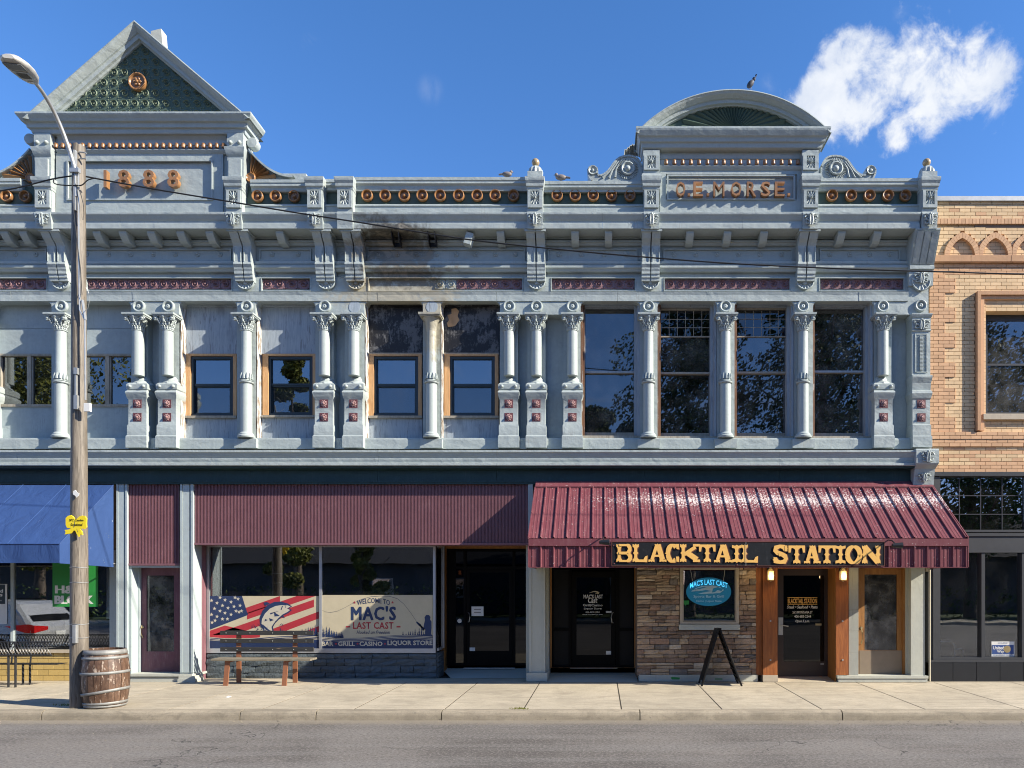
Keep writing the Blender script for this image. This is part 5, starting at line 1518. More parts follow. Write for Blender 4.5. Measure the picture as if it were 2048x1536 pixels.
def tree_row(x0, x1, base, hmax, rise, step=4.5):
    ps = []
    x = x0
    while x < x1:
        t = (x - x0) / max(1, x1 - x0)
        h = hmax * (.55 + .45 * rnd.random()) * rise(t); w = 2.6
        if h > 2:
            top = base - h
            p = [(x, top)]
            for k in range(1, 5):
                f = k / 4
                p += [(x + w * f * 1.25, top + h * f), (x + w * f * .6, top + h * f)]
            q = [(2 * x - a, b) for a, b in p[1:]][::-1]
            pts = clip_rect(p + q, 418, 866, 1192, 1297)
            if len(pts) > 2: ps.append(pts)
        x += step * rnd.uniform(.6, 1.1)
    return ps
flm(tree_row(590, 636, 1272, 26, lambda t: .3 + .9 * t) , yv - .001, M['navy'], fp, 'fir_trees')['kind'] = 'stuff'
def wave(x0, x1, off, th):
    up = [(x0 + (x1 - x0) * i / 20, 1275 + off + 3 * math.sin((x0 + (x1 - x0) * i / 20 - 418) / 36.0)) for i in range(21)]
    return up + [(a, b + th) for a, b in up[::-1]]
lo = wave(418, 637.5, 0, 0)[:21] + [(637.5, 1297), (418, 1297)]
fl(lo, yv - .0015, M['navy'], fp, 'print_ground')
flm([wave(418, 637.5, -1, 1.0), wave(418, 637.5, 1.6, 1.2), wave(418, 637.5, 4.5, .8)], yv - .003, M['lettercream'], fp, 'wave_lines')

wp = empty('window_poster', (X(754, yv), yv, Z(1298, yv)), 'cream WELCOME TO MAC\'S LAST CAST poster in the right half of the shop window', 'poster', 'vinyl posters in the shop window')
part('print_ground', MB().pbox(643.5, 865.5, 1190, 1297, yv + .002, yv + .003), M['cream'], wp)
lo = [(a, b - 2) for a, b in wave(643.5, 865.5, 0, 0)[:21]] + [(865.5, 1297), (643.5, 1297)]
fl(lo, yv, M['navy'], wp, 'print_ground')
flm(tree_row(644, 686, 1277, 30, lambda t: 1.1 - .5 * t) + tree_row(806, 862, 1277, 32, lambda t: .5 + .4 * t), yv - .001, M['navy'], wp, 'fir_trees')['kind'] = 'stuff'
flm([wave(643.5, 865.5, -1, 1.0), wave(643.5, 865.5, 1.6, 1.2), wave(643.5, 865.5, 4.5, .8)], yv - .003, M['lettercream'], wp, 'wave_lines')
kw = dict(name='lettering')
text('WELCOME TO', wp, 714, 780, 1201, 1211, yv - .001, M['navy'], bold=.01, arc=PXM(5, yw))
for k_, (dx_, dy_) in enumerate(((-1.2, 0), (1.2, 0), (0, -.8), (0, .8), (-1.0, -.8), (1.0, .8), (1.0, -.8), (-1.0, .8))): text("MAC'S", wp, 703 + dx_, 791 + dx_, 1213 + dy_, 1240 + dy_, yv - .001 - .0001 * k_, M['navy'], cspace=1.12)
text('LAST CAST', wp, 706, 787, 1244, 1258, yv - .001, M['red'], bold=.022, cspace=1.08)
flm([[(692, 1252), (700, 1252), (700, 1255), (692, 1255)], [(793, 1252), (801, 1252), (801, 1255), (793, 1255)]] + [star(709, 1205, 3.2), star(785, 1205, 3.2)], yv - .001, M['red'], wp, 'marks')
text('Hooked on Freedom', wp, 713, 780, 1261, 1268, yv - .001, M['navy'], shear=.35, bold=.01)
text('BAR', wp, 643.8, 667, 1283, 1292, yv - .002, M['lettercream'], bold=.03)
text('GRILL', wp, 676, 710, 1283, 1292, yv - .002, M['lettercream'], bold=.03)
text('CASINO', wp, 719, 765, 1283, 1292, yv - .002, M['lettercream'], bold=.03)
text('LIQUOR STORE', wp, 775, 865, 1281, 1292, yv - .002, M['lettercream'], bold=.03)
flm([star(672, 1287.5, 2.6), star(715, 1287.5, 2.6), star(770, 1287.5, 2.6)], yv - .002, M['red'], wp, 'marks')
ang = [(846, 1262), (848, 1248), (850, 1240), (849, 1235), (852, 1230), (858, 1230), (861, 1234), (860, 1239), (863, 1243), (863, 1255), (862, 1268), (866, 1272), (838, 1273), (852, 1267), (850, 1258), (838, 1252), (832, 1245), (834, 1243), (842, 1249)]
fl(ang, yv - .0015, M['navy'], wp, 'angler')
ln = []
path = [(834, 1244), (822, 1226), (808, 1208), (795, 1197), (780, 1192.5), (762, 1191.5), (742, 1193), (724, 1198), (706, 1206), (690, 1215), (675, 1222), (660, 1225), (650, 1223), (644, 1220)]
for i in range(len(path) - 1):
    (a, b), (c_, d) = path[i], path[i + 1]; t = .9 - .05 * i
    ln.append([(a, b), (c_, d), (c_, d + max(.35, t)), (a, b + max(.35, t))])
flm(ln, yv - .0012, M['navy'], wp, 'fishing_line')

# ---- first recessed entrance (dark)
yd1 = 1.25
zf = .12
bp('recess_floor', MB().add([(X(872, 0) + .2, .5, .004), (X(1062, 0), .5, .004), (X(1062, 0), yd1 + .1, zf), (X(872, 0) - .2, yd1 + .1, zf)], [(0, 1, 2, 3)]), M['stucco'])
m = MB().box(x8 + .06, x8 + .30, yd1 - .22, yd1 + .1, 0, Z(1089, 1)).box(x8 + .0, x8 + .06, 1.061, yd1 + .1, 0, Z(1089, 1))
bp('wood_return', MB().box(X(877, 1.0), X(893, yd1), 1.07, yd1 + .1, 0, Z(1089, 1)), M['orangewood2'])
bp('wood_header', MB().pbox(889, 1058, 1091, 1097, yd1 - .06, yd1 + .05), M['orangewood2'])
bp('recess_wall', MB().box(X(1052, .2), X(1062, .2), .2, yd1 + .1, 0, Z(1089, 1)), M['stucco'])
D1 = bp('entrance_frame', MB().pframe(893, 1058, 1098, 1331, 4, yd1, yd1 + .1).pbox(927, 932, 1098, 1331, yd1 + .002, yd1 + .09).pbox(1025, 1030, 1098, 1331, yd1 + .002, yd1 + .09).pbox(893, 1058, 1133, 1138, yd1 + .004, yd1 + .09), M['blackdoor'])
for a, b, c, d in ((910, 927, 1103, 1133), (932, 1025, 1103, 1133), (1030, 1054, 1103, 1133), (910, 927, 1138, 1326), (1030, 1054, 1138, 1326)):
    part('pane', MB().pbox(a, b, c, d, yd1 + .05, yd1 + .056), M['door_glass'], D1)
part('frame_panel', MB().pbox(896, 911, 1102, 1328, yd1 + .03, yd1 + .06), M['blackdoor'], D1)
door1 = bp('door', MB().pframe(933, 1024, 1139, 1329, 6, yd1 + .02, yd1 + .07, wb=27), M['blackdoor'])
part('pane', MB().pbox(939, 1018, 1145, 1303, yd1 + .04, yd1 + .046), M['door_glass'], door1)
def pull(x, z0, z1, y, mat, parent, side=1):
    part('handle', MB().tube([(x, y, z1), (x + side * .03, y - .06, z1 - .01), (x + side * .05, y - .07, (z0 + z1) / 2), (x + side * .03, y - .06, z0 + .01), (x, y, z0)], .011, 6), mat, parent)
pull(X(936, yd1), Z(1244, yd1), Z(1225, yd1), yd1 + .02, M['steel'], door1, 1)
nt_ = put('paper_notice', MB().pbox(943, 967, 1213, 1232, yd1 + .03, yd1 + .032).mesh('paper_notice', M['signwhite']), None, label='small white paper notice taped to the dark recessed door', cat='notice')
for r in (1218, 1224): part('print_line', MB().pbox(948, 962, r, r + 1.2, yd1 + .028, yd1 + .029), M['black'], nt_)
put('round_sticker', MB().lathe([(.05, 0), (.05, .003), (0, .003)], (X(919, yd1 + .04), yd1 + .04, Z(1242, yd1)), 20, 'Y').mesh('round_sticker', M['signwhite']), None, label='small round white sticker on the sidelight of the dark recessed entrance', cat='sticker')
o = put('exit_lamp', MB().pbox(915, 926, 1140, 1151, yd1 + .4, yd1 + .5).mesh('exit_lamp', M['steel']), None, label='small glowing orange lamp behind the sidelight of the dark recessed entrance', cat='lamp')
part('lamp_glass', MB().pbox(917, 922, 1141, 1149, yd1 + .39, yd1 + .4), M['exitglow'], o)

# ---- stucco column and the second entrance
m = MB().pbox(1058, 1090, 1128, 1354, -.02, .34)
m.pbox(1058, 1063, 1128, 1345, -.035, .0).pbox(1085, 1090, 1128, 1345, -.035, .0)
o = bp('stucco_column', m, M['stucco'])
part('column_base', MB().pbox(1053, 1094, 1346, 1363, -.09, .36), M['stucco'], o)
bp('recess_side', MB().box(X(1090, 0) + .0, X(1090, 0) + .05, .34, .92, 0, Z(1133, 0)), M['stucco'])
bp('wood_frame', MB().pframe(1100, 1272, 1132, 1336, 3.4, .60, .66, wb=0.2), M['orangewood2'])
yd2 = .80
bp('recess_floor', MB().add([(X(1092, 0), -.1, .004), (X(1274, 0), -.1, .004), (X(1278, 0), yd2 + .1, .07), (X(1088, 0), yd2 + .1, .07)], [(0, 1, 2, 3)]), M['stucco'])
D2 = bp('entrance_frame', MB().pframe(1104, 1269, 1137, 1335, 3, yd2, yd2 + .1).pbox(1137, 1143, 1137, 1335, yd2 + .002, yd2 + .09).pbox(1232, 1239, 1137, 1335, yd2 + .002, yd2 + .09), M['blackdoor'])
for a, b in ((1107, 1137), (1239, 1266)):
    for c, d in ((1140, 1256), (1262, 1331)):
        part('frame_panel', MB().pbox(a, b, c, d, yd2 + .04, yd2 + .06), M['black'], D2)
    part('frame_rail', MB().pbox(a, b, 1256, 1262, yd2 + .01, yd2 + .05), M['blackdoor'], D2)
door2 = bp('door', MB().pframe(1144, 1231, 1143, 1334, 9, yd2 + .02, yd2 + .07, wt=12, wb=24), M['blackdoor'])
part('pane', MB().pbox(1153, 1222, 1155, 1310, yd2 + .04, yd2 + .046), M['door_glass'], door2)
pull(X(1227, yd2), Z(1246, yd2), Z(1225, yd2), yd2 + .02, M['steel'], door2, -1)
part('push_bar', MB().pbox(1212, 1223, 1222, 1226, yd2 + .0, yd2 + .02), M['steel'], door2)
ty = yd2 + .037
SW = M['signwhite']
text("MAC'S LAST", door2, 1167, 1206, 1189, 1197, ty, SW, bold=.02)
text('Cast', door2, 1176, 1195, 1195, 1206, ty, SW, bold=.02, shear=.2)
text('Grill|Casino', door2, 1166, 1205, 1208, 1214, ty, SW, bold=.01)
text('Liquor Store', door2, 1168, 1203, 1215, 1220, ty, SW, bold=.01)
text('406-683-2484', door2, 1171, 1199, 1222.5, 1226, ty, SW)
text('www.maclastcast.com', door2, 1165, 1205, 1227.5, 1230, ty, SW)
fl([(1177, 1186.5), (1186, 1182.5), (1193, 1182), (1199, 1185), (1197, 1188), (1190, 1187), (1194, 1184.5), (1187, 1184)], ty, M['cream'], door2, 'logo')
put('white_sticker', MB().pbox(1212, 1224, 1302, 1309, yd2 + .03, yd2 + .032).mesh('white_sticker', SW), None, label='small white sticker at the foot of the MAC\'S LAST CAST door glass', cat='sticker')
put('white_sticker', MB().pbox(938, 950, 1295, 1303, yd1 + .03, yd1 + .032).mesh('white_sticker', SW), None, label='small white sticker at the foot of the dark recessed door glass', cat='sticker')
bp('threshold', MB().pbox(1140, 1235, 1335.5, 1337, yd2 - .05, yd2 + .1).box(X(927, yd1), X(1030, yd1), yd1 - .05, yd1 + .1, zf, zf + .02), M['steel'])

# ---- stone veneer wall with the small window
ysv = .0
svw = bp('stone_veneer', MB().box(X(1275), X(1361), .02, .35, Z(1352), Z(1128)).box(X(1476), X(1513), .02, .35, Z(1352), Z(1128)).box(X(1361), X(1476), .02, .35, Z(1352), Z(1250)), M['mortar'])
hole = [(X(1359, ysv), X(1478, ysv), Z(1262, ysv), Z(1120, ysv))]
ashlar(X(1274, ysv), X(1512, ysv), Z(1350, ysv), Z(1131, ysv), ysv, .06, lambda: rnd.choice(M['veneer'] + M['veneer'][:3]), svw, [.075, .10, .13], (.14, .42), gap=.011, holes=hole)
ashlar(.03, .8, Z(1350, ysv), Z(1131, ysv), 0, .04, lambda: rnd.choice(M['veneer']), svw, [.08, .12], (.16, .34), xface=-9e9 if False else X(1274, 0) + .03) if False else None
o = bp('wall_plinth', MB().pbox(1278, 1516, 1350, 1363, -.06, .3), M['stucco'])
flm([[(1341, 1355), (1345, 1354), (1360, 1355), (1359, 1359), (1344, 1359)], [(1430, 1357), (1445, 1357), (1445, 1359), (1430, 1359)]], Z(0) * 0 - .0615, M['signgreen'], o, 'paint_marks')
SWN = bp('window', MB().pframe(1360, 1478, 1133, 1249, 5.5, -.03, .12, wb=5).pframe(1365.8, 1472, 1138, 1243, 1.5, -.015, .10), M['stonesill'])
part('pane', MB().pbox(1366, 1472, 1138, 1243, .04, .046), M['shopglass'], SWN)
part('window_sill', MB().pbox(1358, 1480, 1249.5, 1260, -.07, .1), M['stucco'], SWN)
part('window_recess', MB().box(X(1362), X(1476), .35, .40, Z(1250), Z(1130)).box(X(1362), X(1476) + 0, .13, .35, Z(1250), Z(1249)), M['void'], SWN)
# lit oval sign hanging in that window
yo = -.0 + .02
on = empty('oval_window_sign', (X(1417, yo), yo, Z(1183, yo)), 'lit blue oval MAC\'S LAST CAST sign hanging in the small window', 'sign')
def oval(k, n=40, rx=45, ry=28.5): return [(1417.5 + rx * k * math.cos(2 * math.pi * i / n), 1183.5 + ry * k * math.sin(2 * math.pi * i / n)) for i in range(n)]
part('sign_face', MB().pprism(oval(1), yo, yo + .016), M['neonblue'], on)
text("MAC'S LAST CAST", on, 1380, 1455, 1166, 1177, yo - .003, M['neoncyan'], bold=.015, arc=PXM(7.5))
text('Sports Bar & Grill', on, 1387, 1448, 1190, 1197, yo - .003, M['neonwhite'], bold=.012)
text('Casino | Liquor Store', on, 1392, 1443, 1200, 1205, yo - .003, M['neonwhite'], bold=.01)
flm([[(1382, 1183), (1392, 1176), (1405, 1172), (1425, 1171), (1440, 1174), (1448, 1180), (1440, 1186), (1425, 1187), (1405, 1188), (1396, 1187), (1412, 1184), (1424, 1182), (1412, 1180), (1398, 1182)]], yo - .002, M['neonwhite'], on, 'fish_print')
flm([[(1424, 1185), (1426, 1177), (1436, 1174), (1446, 1178), (1443, 1182), (1435, 1180), (1430, 1184)], [(1385, 1180), (1400, 1175), (1418, 1173), (1400, 1178)]], yo - .003, M['neonblue'], on, 'fish_print')
m = MB()
for a, b in ((1381, 1385), (1450, 1447)): m.tube([(X(a, yo), yo + .005, Z(1138, yo)), (X(b, yo), yo + .005, Z(1162, yo))], .004, 5)
part('hanging_chain', m, M['steel'], on)
put('green_badge', MB().pprism([(1366.5, 1201), (1378, 1201), (1378, 1209), (1373, 1209), (1371, 1212), (1369.5, 1209), (1366.5, 1209)], .034, .036).mesh('green_badge', M['signgreen']), None, label='small green sticker at the left edge of the small window', cat='sticker')

# ---- orange timber porch and the BLACKTAIL door
bp('timber_post', MB().pbox(1512, 1525, 1130, 1350, -.02, .45), M['orangewood'])
p1 = bp('timber_post', MB().pbox(1526, 1555, 1130, 1350, -.10, .40), M['orangewood'])
p2 = bp('timber_post', MB().pbox(1672, 1697, 1130, 1350, -.10, .40), M['orangewood'])
bolt = MB().lathe([(.02, 0), (.018, .01), (0, .014)], seg=10, axis='Y').mesh('bolt_head', M['steel'])
for p_, x in ((p1, 1541), (p2, 1685)):
    for r in (1242, 1320): put('bolt_head', bolt, p_, (X(x, -.1), -.10, Z(r, -.1)))
bp('timber_return', MB().box(X(1671, -.1), X(1673, -.1), -.08, .40, .0, Z(1135, 0)).pbox(1662.5, 1668, 1136, 1362, .34, .44), M['orangewood2'])
bp('timber_header', MB().pbox(1555, 1672, 1128, 1137, -.04, .42), M['orangewood'])
bp('post_footing', MB().pbox(1526, 1556, 1350.5, 1363.5, -.12, .4), M['stonesill'])
bp('wall_plinth', MB().pbox(1675, 1857, 1352, 1357, -.17, .6).pbox(1677, 1855, 1357, 1364, -.15, .6), M['stucco'])
yd3 = .40
bp('recess_floor', MB().add([(X(1555, -.1), -.14, .003), (X(1676, -.1), -.14, .003), (X(1676, -.1), yd3 + .1, .06), (X(1555, -.1), yd3 + .1, .06)], [(0, 1, 2, 3)]), M['concrete'])
M['brownframe'] = flat('dark_bronze_door', (0.035, 0.024, 0.022), 0.45)
door3 = bp('door', MB().pframe(1555, 1661, 1138, 1353, 12, yd3, yd3 + .06, wt=13, wb=30), M['brownframe'], label='dark bronze door lettered BLACKTAIL STATION')
part('pane', MB().pbox(1567, 1649, 1151, 1323, yd3 + .02, yd3 + .026), M['door_glass'], door3)
part('handle', MB().pbox(1557, 1566, 1235, 1270, yd3 - .03, yd3).tube([(X(1561, yd3), yd3 - .07, Z(1250, yd3)), (X(1575, yd3), yd3 - .07, Z(1252, yd3))], .012), M['steel'], door3)
part('push_bar', MB().pbox(1567, 1649, 1250, 1254, yd3 + .04, yd3 + .08).pbox(1631, 1643, 1247, 1251, yd3 - .005, yd3 + .02), M['brass'], door3)
part('kick_strip', MB().pbox(1641, 1648, 1327, 1329, yd3 - .004, yd3), M['steel'], door3)
ty = yd3 + .016
text('BLACKTAIL STATION', door3, 1575.5, 1634, 1197, 1207, ty, M['signgold'], bold=.02)
flm([[(1575, 1194.7), (1634.5, 1194.7), (1634.5, 1195.6), (1575, 1195.6)], [(1575, 1208.2), (1634.5, 1208.2), (1634.5, 1209), (1575, 1209)]], ty, M['signgold'], door3, 'rule')
text('Steak \u2022 Seafood \u2022 Pasta', door3, 1574, 1635, 1211, 1217, ty, SW, bold=.015, shear=.3)
text('26 S MONTANA ST', door3, 1585, 1625, 1222, 1227, ty, SW, bold=.01)
text('406-683-2244', door3, 1588.5, 1622, 1230, 1235.5, ty, SW, bold=.01)
text('Open 5 p.m.', door3, 1591, 1619, 1239.5, 1246, ty, SW, bold=.015, shear=.3)
# ---- granite strip, varnished door, end pilaster
for c, d in ((1128, 1218), (1218.4, 1262), (1262.4, 1306), (1306.4, 1351.5)):
    bp('granite_slab', MB().pbox(1697.5, 1717, c, d, -.06, .35), M['granite'], bevel=.003)
yd4 = .14
door4 = bp('door', MB().pframe(1717, 1806, 1138, 1351, 12, yd4, yd4 + .05, wt=11, wb=51), M['orangewood2'], label='varnished wooden door with frosted pane')
part('pane', MB().pbox(1729, 1794, 1149, 1300, yd4 + .02, yd4 + .026), M['dusty'], door4)
part('curtain', MB().pbox(1729, 1794, 1149, 1300, yd4 + .12, yd4 + .13), M['blind'], door4)
part('kick_plate', MB().pbox(1719, 1805, 1301, 1350, yd4 - .006, yd4), M['ply_tan'], door4)
part('handle', MB().lathe([(.03, 0), (.025, .02), (0, .025)], (X(1722, yd4), yd4, Z(1256, yd4)), 12, 'Y').tube([(X(1722, yd4), yd4 - .02, Z(1256, yd4)), (X(1722, yd4), yd4 - .07, Z(1264, yd4)), (X(1722, yd4), yd4 - .07, Z(1280, yd4)), (X(1722, yd4), yd4 - .01, Z(1288, yd4))], .011, 6), M['brass'], door4)
bp('timber_jamb', MB().pbox(1806.5, 1812, 1130, 1351, yd4 - .06, .4).pbox(1717, 1812, 1128, 1137.5, yd4 - .05, .4), M['orangewood2'])
bp('end_pilaster', MB().pbox(1812.5, 1822, 1128, 1351.5, .02, .4).pbox(1822, 1850, 1100, 1351.5, -.10, .4), M['stucco'])
bp('front_header', MB().box(X(1056), XR - .03, .05, .9, Z(1132), Z(966)), M['mortar'])
bp('conduit', MB().tube([(XR - .03, -.12, .02), (XR - .03, -.12, Z(1140))], .02), M['copperpipe'])
bp('core_wall', MB().box(X(1514), X(1556, .3), .46, .6, 0, 4.3).box(X(1664, .3), X(1720), .45, .6, 0, 4.3).box(X(1806), XR - .03, .41, .6, 0, 4.3).box(X(1270, .8), X(1362), .36, .95, 0, 4.3).box(X(1476), X(1520), .36, .6, 0, 4.3).box(X(1362), X(1476), .41, .6, 0, 4.3), M['mortar'])

# ---- H&R front: window, yellow brick base, blue awning
yh = .10
HB = bp('shop_window', MB().pframe(-330, 231, 1100, 1306, 6, yh, yh + .08), M['alu'])
for px in (-115, 24): part('mullion', MB().pbox(px - 3, px + 3, 1106, 1300, yh + .002, yh + .07), M['bluepil'], HB)
part('corner_frame', MB().pbox(219, 233, 1130, 1306, yh - .03, yh + .1), M['bluepil'], HB)
for a, b in ((-324, -118), (-112, 21), (27, 221)):
    part('pane', MB().pbox(a, b, 1106, 1300, yh + .03, yh + .036), M['shopglass'], HB)
part('window_sill', MB().pbox(-330, 233, 1300, 1306, yh - .05, yh + .1), M['stonesill'], HB)
bp('header_wall', MB().box(XL, X(232), .12, .3, Z(1104), Z(966)), M['mortar'])
yb_ = bp('brick_base', MB().box(XL, X(232), yh + .02, yh + .2, 0, Z(1306, yh)), M['mortar'])
bz = Z(1306, yh); hh = bz / 5
for j in range(5):
    x = X(233) - .2 - (.10 if j % 2 else 0)
    xe = X(233, yh) - .002
    while xe > X(-60, yh):
        w = .22 if not (j % 2 and xe > X(233, yh) - .01) else .11
        part('brick', MB().box(xe - w + .008, xe, yh - rnd.uniform(.0, .004), yh + .03, j * hh + .004, (j + 1) * hh - .006), M['yellowbrick'], yb_)
        xe -= w
# posters inside
gp = put('green_poster', MB().pbox(105, 196, 1120, 1213.5, yh + .024, yh + .028).mesh('green_poster', M['signgreen']), None, label='green H&R BLOCK poster in the shop window left of the pole', cat='poster')
for k_, dx_ in enumerate((-1.2, -.4, .4, 1.2)): text('H&R', gp, 111 + dx_, 165 + dx_, 1171, 1187, yh + .022 - .0002 * k_, SW, bold=.012)
for k_, dx_ in enumerate((-1.2, -.4, .4, 1.2)): text('BLOCK', gp, 110 + dx_, 186 + dx_, 1191, 1208, yh + .022 - .0002 * k_, SW, bold=.02)
wp2 = put('white_poster', MB().pbox(-40, 14, 1168, 1248, yh + .024, yh + .028).mesh('white_poster', M['signwhite']), None, label='pale poster cut by the left edge of the photo, in the blue awning shop window', cat='poster')
part('dark_print', MB().pbox(-40, 10, 1169, 1208, yh + .020, yh + .022), M['tealframe'], wp2)
text('and', wp2, -12, 6, 1178, 1185.5, yh + .018, SW, bold=.02); text('rs', wp2, -6, 5, 1188, 1193, yh + .018, SW, bold=.02); text('.', wp2, 1, 3, 1200, 1202, yh + .018, SW, bold=.02)
cb = put('green_box', MB().box(X(40, .5), X(51, .5), .45, .6, Z(1302, .5), Z(1283, .5)).mesh('green_box', M['signgreen']), None, label='small bright green box on the sill behind the metal bench', cat='box')
bn = put('shop_banner', MB().pbox(53, 150, 1284, 1298, .4, .41).mesh('shop_banner', M['black']), None, label='low black banner with white letters inside the window behind the metal bench', cat='banner')
text('H&R BLOCK', bn, 56, 148, 1286, 1293, .396, SW, bold=.04)
# interior fittings
m = MB().box(X(150, 1.2), X(216, 1.2), .9, 1.5, 0, Z(1240, 1.2)); m.box(X(146, 1.2), X(218, 1.2), .85, 1.55, Z(1240, 1.2), Z(1236, 1.2)); m.box(X(150, 1.2), X(216, 1.2), .88, .9, .3, .34)
put('shop_counter', m.mesh('shop_counter', M['interior']), None, label='dim counter inside the blue awning shop behind the pole', cat='counter')
put('window_drape', MB().pbox(213, 231, 1130, 1238, .3, .32).mesh('window_drape', M['signwhite']), None, label='narrow pale drape at the right edge of the blue awning shop window', cat='drape')
# blue awning: hipped canvas with a straight valance
ya = -1.57
xr_, xl_ = X(233.5), X(-430)
xf = X(119, ya)
zt, zv, zb2 = Z(971), Z(1088, ya), Z(1126, ya)
aw = bp('fabric_awning', MB().add([(xl_, -.1, zt), (xr_, -.1, zt), (xf, ya, zv), (xl_, ya, zv)], [(0, 1, 2, 3)]), M['canvas'], label='blue canvas awning')
m = MB().add([(xr_, -.1, zt), (xr_ - .0, -.1, Z(1134)), (xf, ya, zb2), (xf, ya, zv)], [(0, 1, 2, 3)])
part('awning_side', m, M['canvas'], aw)
# valance with a gentle ripple and a stitched seam
vs = []; fs = []; n = 160
for i in range(n + 1):
    t = i / n; xx = xl_ + (xf - xl_) * t
    yy = ya - .004 - .008 * math.sin(t * 70) * (1 + math.sin(t * 11))
    vs += [(xx, ya, zv - .002), (xx, yy, zb2 + .012 * math.sin(t * 30) * 0)]
for i in range(n): fs.append((2 * i, 2 * i + 1, 2 * i + 3, 2 * i + 2))
part('valance', MB().add(vs, fs), M['canvas'], aw)
m = MB()
for a in (140, 55, -40, -130, -220):
    x0_ = X(a); 
    m.tube([(x0_ - .02, -.11, zt - .005), (X(a) - 0.42 - .55, ya + .003, zv + .008)] if False else [(x0_, -.11, zt), (x0_ - .0, ya, zv + .006)], .008, 5)
m.tube([(xr_, -.1, zt), (xf, ya, zv)], .010, 6); m.tube([(xl_, ya, zv), (xf, ya, zv)], .012, 6); m.tube([(xr_, -.1, Z(1134)), (xf, ya, zb2)], .008, 6)
part('seam_piping', m, M['canvas'], aw)
m = MB().tube([(xf - .02, ya + .02, zb2 + .03), (xf - .02, 0.05, zb2 + .03)], .015).tube([(xl_, ya + .02, zb2 + .03), (xf - .02, ya + .02, zb2 + .03)], .015)
part('awning_rail', m, M['steel'], aw)

# ---- maroon metal awning
ym = -1.56
xa0, xa1 = X(1058, ym), X(1934, ym)
zt, ze, zv1, zv0 = Z(966, -.06), Z(1077, ym), Z(1092, ym), Z(1134, ym)
ma = empty('metal_awning_anchor', (0, 0, 0), '', '') if False else None
slope = math.hypot(ze - zt, ym + .06)
pit = (xa1 - xa0) / 34.0
def panel_mesh(L, pitch, rib=.03, name='roof_panel'):
    """one roofing sheet, x across, y down the slope, z out"""
    cs = [(0, 0), (.010, rib), (.030, rib), (.042, 0), (pitch * .40, 0), (pitch * .42, .004), (pitch * .50, .004), (pitch * .52, 0), (pitch * .68, 0), (pitch * .70, .004), (pitch * .78, .004), (pitch * .80, 0), (pitch, 0)]
    vs = []; fs = []
    for x, z in cs: vs += [(x, 0, z), (x, L, z), ]
    for i in range(len(cs) - 1): fs.append((2 * i, 2 * i + 1, 2 * i + 3, 2 * i + 2))
    m = MB().add(vs, fs)
    m.add([(0, L, -.004), (0, L, 0), (pitch, L, 0), (pitch, L, -.004)], [(0, 1, 2, 3)])
    return m.mesh(name, M['awn'])
awn_top = bp('metal_awning', MB().ex([(-.05, zt - .03), (ym + .02, ze - .035), (ym + .02, zv0 + .02), (ym + .06, zv0 + .02), (ym + .06, ze - .08), (-.05, zt - .10)], xa0 + .01, xa1 - .01), M['purple'], label='maroon ribbed metal awning')
th = math.atan2(ze - zt, ym + .06)     # slope direction in the y-z plane
pm = panel_mesh(slope, pit)
# local y runs down the slope: rotate about x
ang_x = math.atan2(ze - zt, ym + .06)
for i in range(34):
    o = put('roof_panel', pm, awn_top, (xa0 + i * pit, -.06, zt + .004))
    # y axis -> (ym+.06, ze-zt) direction, z axis -> outward normal
    dy = Vector((0, ym + .06, ze - zt)).normalized(); nz = Vector((0, dy.z, -dy.y)) ; nz = nz if nz.z > 0 else -nz
    xx = dy.cross(nz)
    mt = Matrix((( -1 if xx.x < 0 else 1, dy.x, nz.x), (0, dy.y, nz.y), (0, dy.z, nz.z)))
    o.rotation_euler = Matrix(((xx.x, dy.x, nz.x), (xx.y, dy.y, nz.y), (xx.z, dy.z, nz.z))).to_euler()
    if xx.x < 0: o.location.x += pit
vm = panel_mesh(zv1 - zv0, pit, .028, 'valance_panel')
for i in range(34):
    o = put('valance_panel', vm, awn_top, (xa0 + i * pit + pit, ym, zv1), rot=Matrix(((-1, 0, 0), (0, 0, -1), (0, -1, 0))).to_euler())
m = MB().box(xa0 - .005, xa1 + .005, ym - .035, ym + .03, zv1, ze - .005)
m.box(xa0 - .005, xa1 + .005, ym - .036, ym + .03, zv0 - .012, zv0)
m.ex([(-.07, zt - .03), (-.07, zt + .03), (-.09, zt + .03), (-.09 - .14, zt + .03 - .14 * (zt - ze) / abs(ym + .06)), (-.09 - .14, zt - .14 * (zt - ze) / abs(ym + .06)), ], xa0 - .004, xa1 + .004)
part('awning_trim', m, M['awn'], awn_top)
# closed ends
for x0_, x1_ in ((xa0 - .02, xa0 - .0), (xa1, xa1 + .02)):
    part('awning_end', MB().ex([(-.06, zt + .035), (ym - .03, ze + .03), (ym - .03, zv0), (-.02, zv0)], x0_, x1_), M['awn'], awn_top)
screws = MB().sph((0, 0, 0), (.012, .008, .012), 6, 4).mesh('screw', M['awn'])
for i in range(34): put('screw', screws, awn_top, (xa0 + i * pit + pit - .07, ym - .01, zv0 + .05))
part('awning_soffit', MB().box(xa0 + .01, xa1 - .01, ym + .08, -.12, zv0 + .035, zv0 + .06), M['stucco'], awn_top)
bp('soffit_trim', MB().pbox(1852, 1860, 1136, 1143, -.12, .1), M['stonesill'])

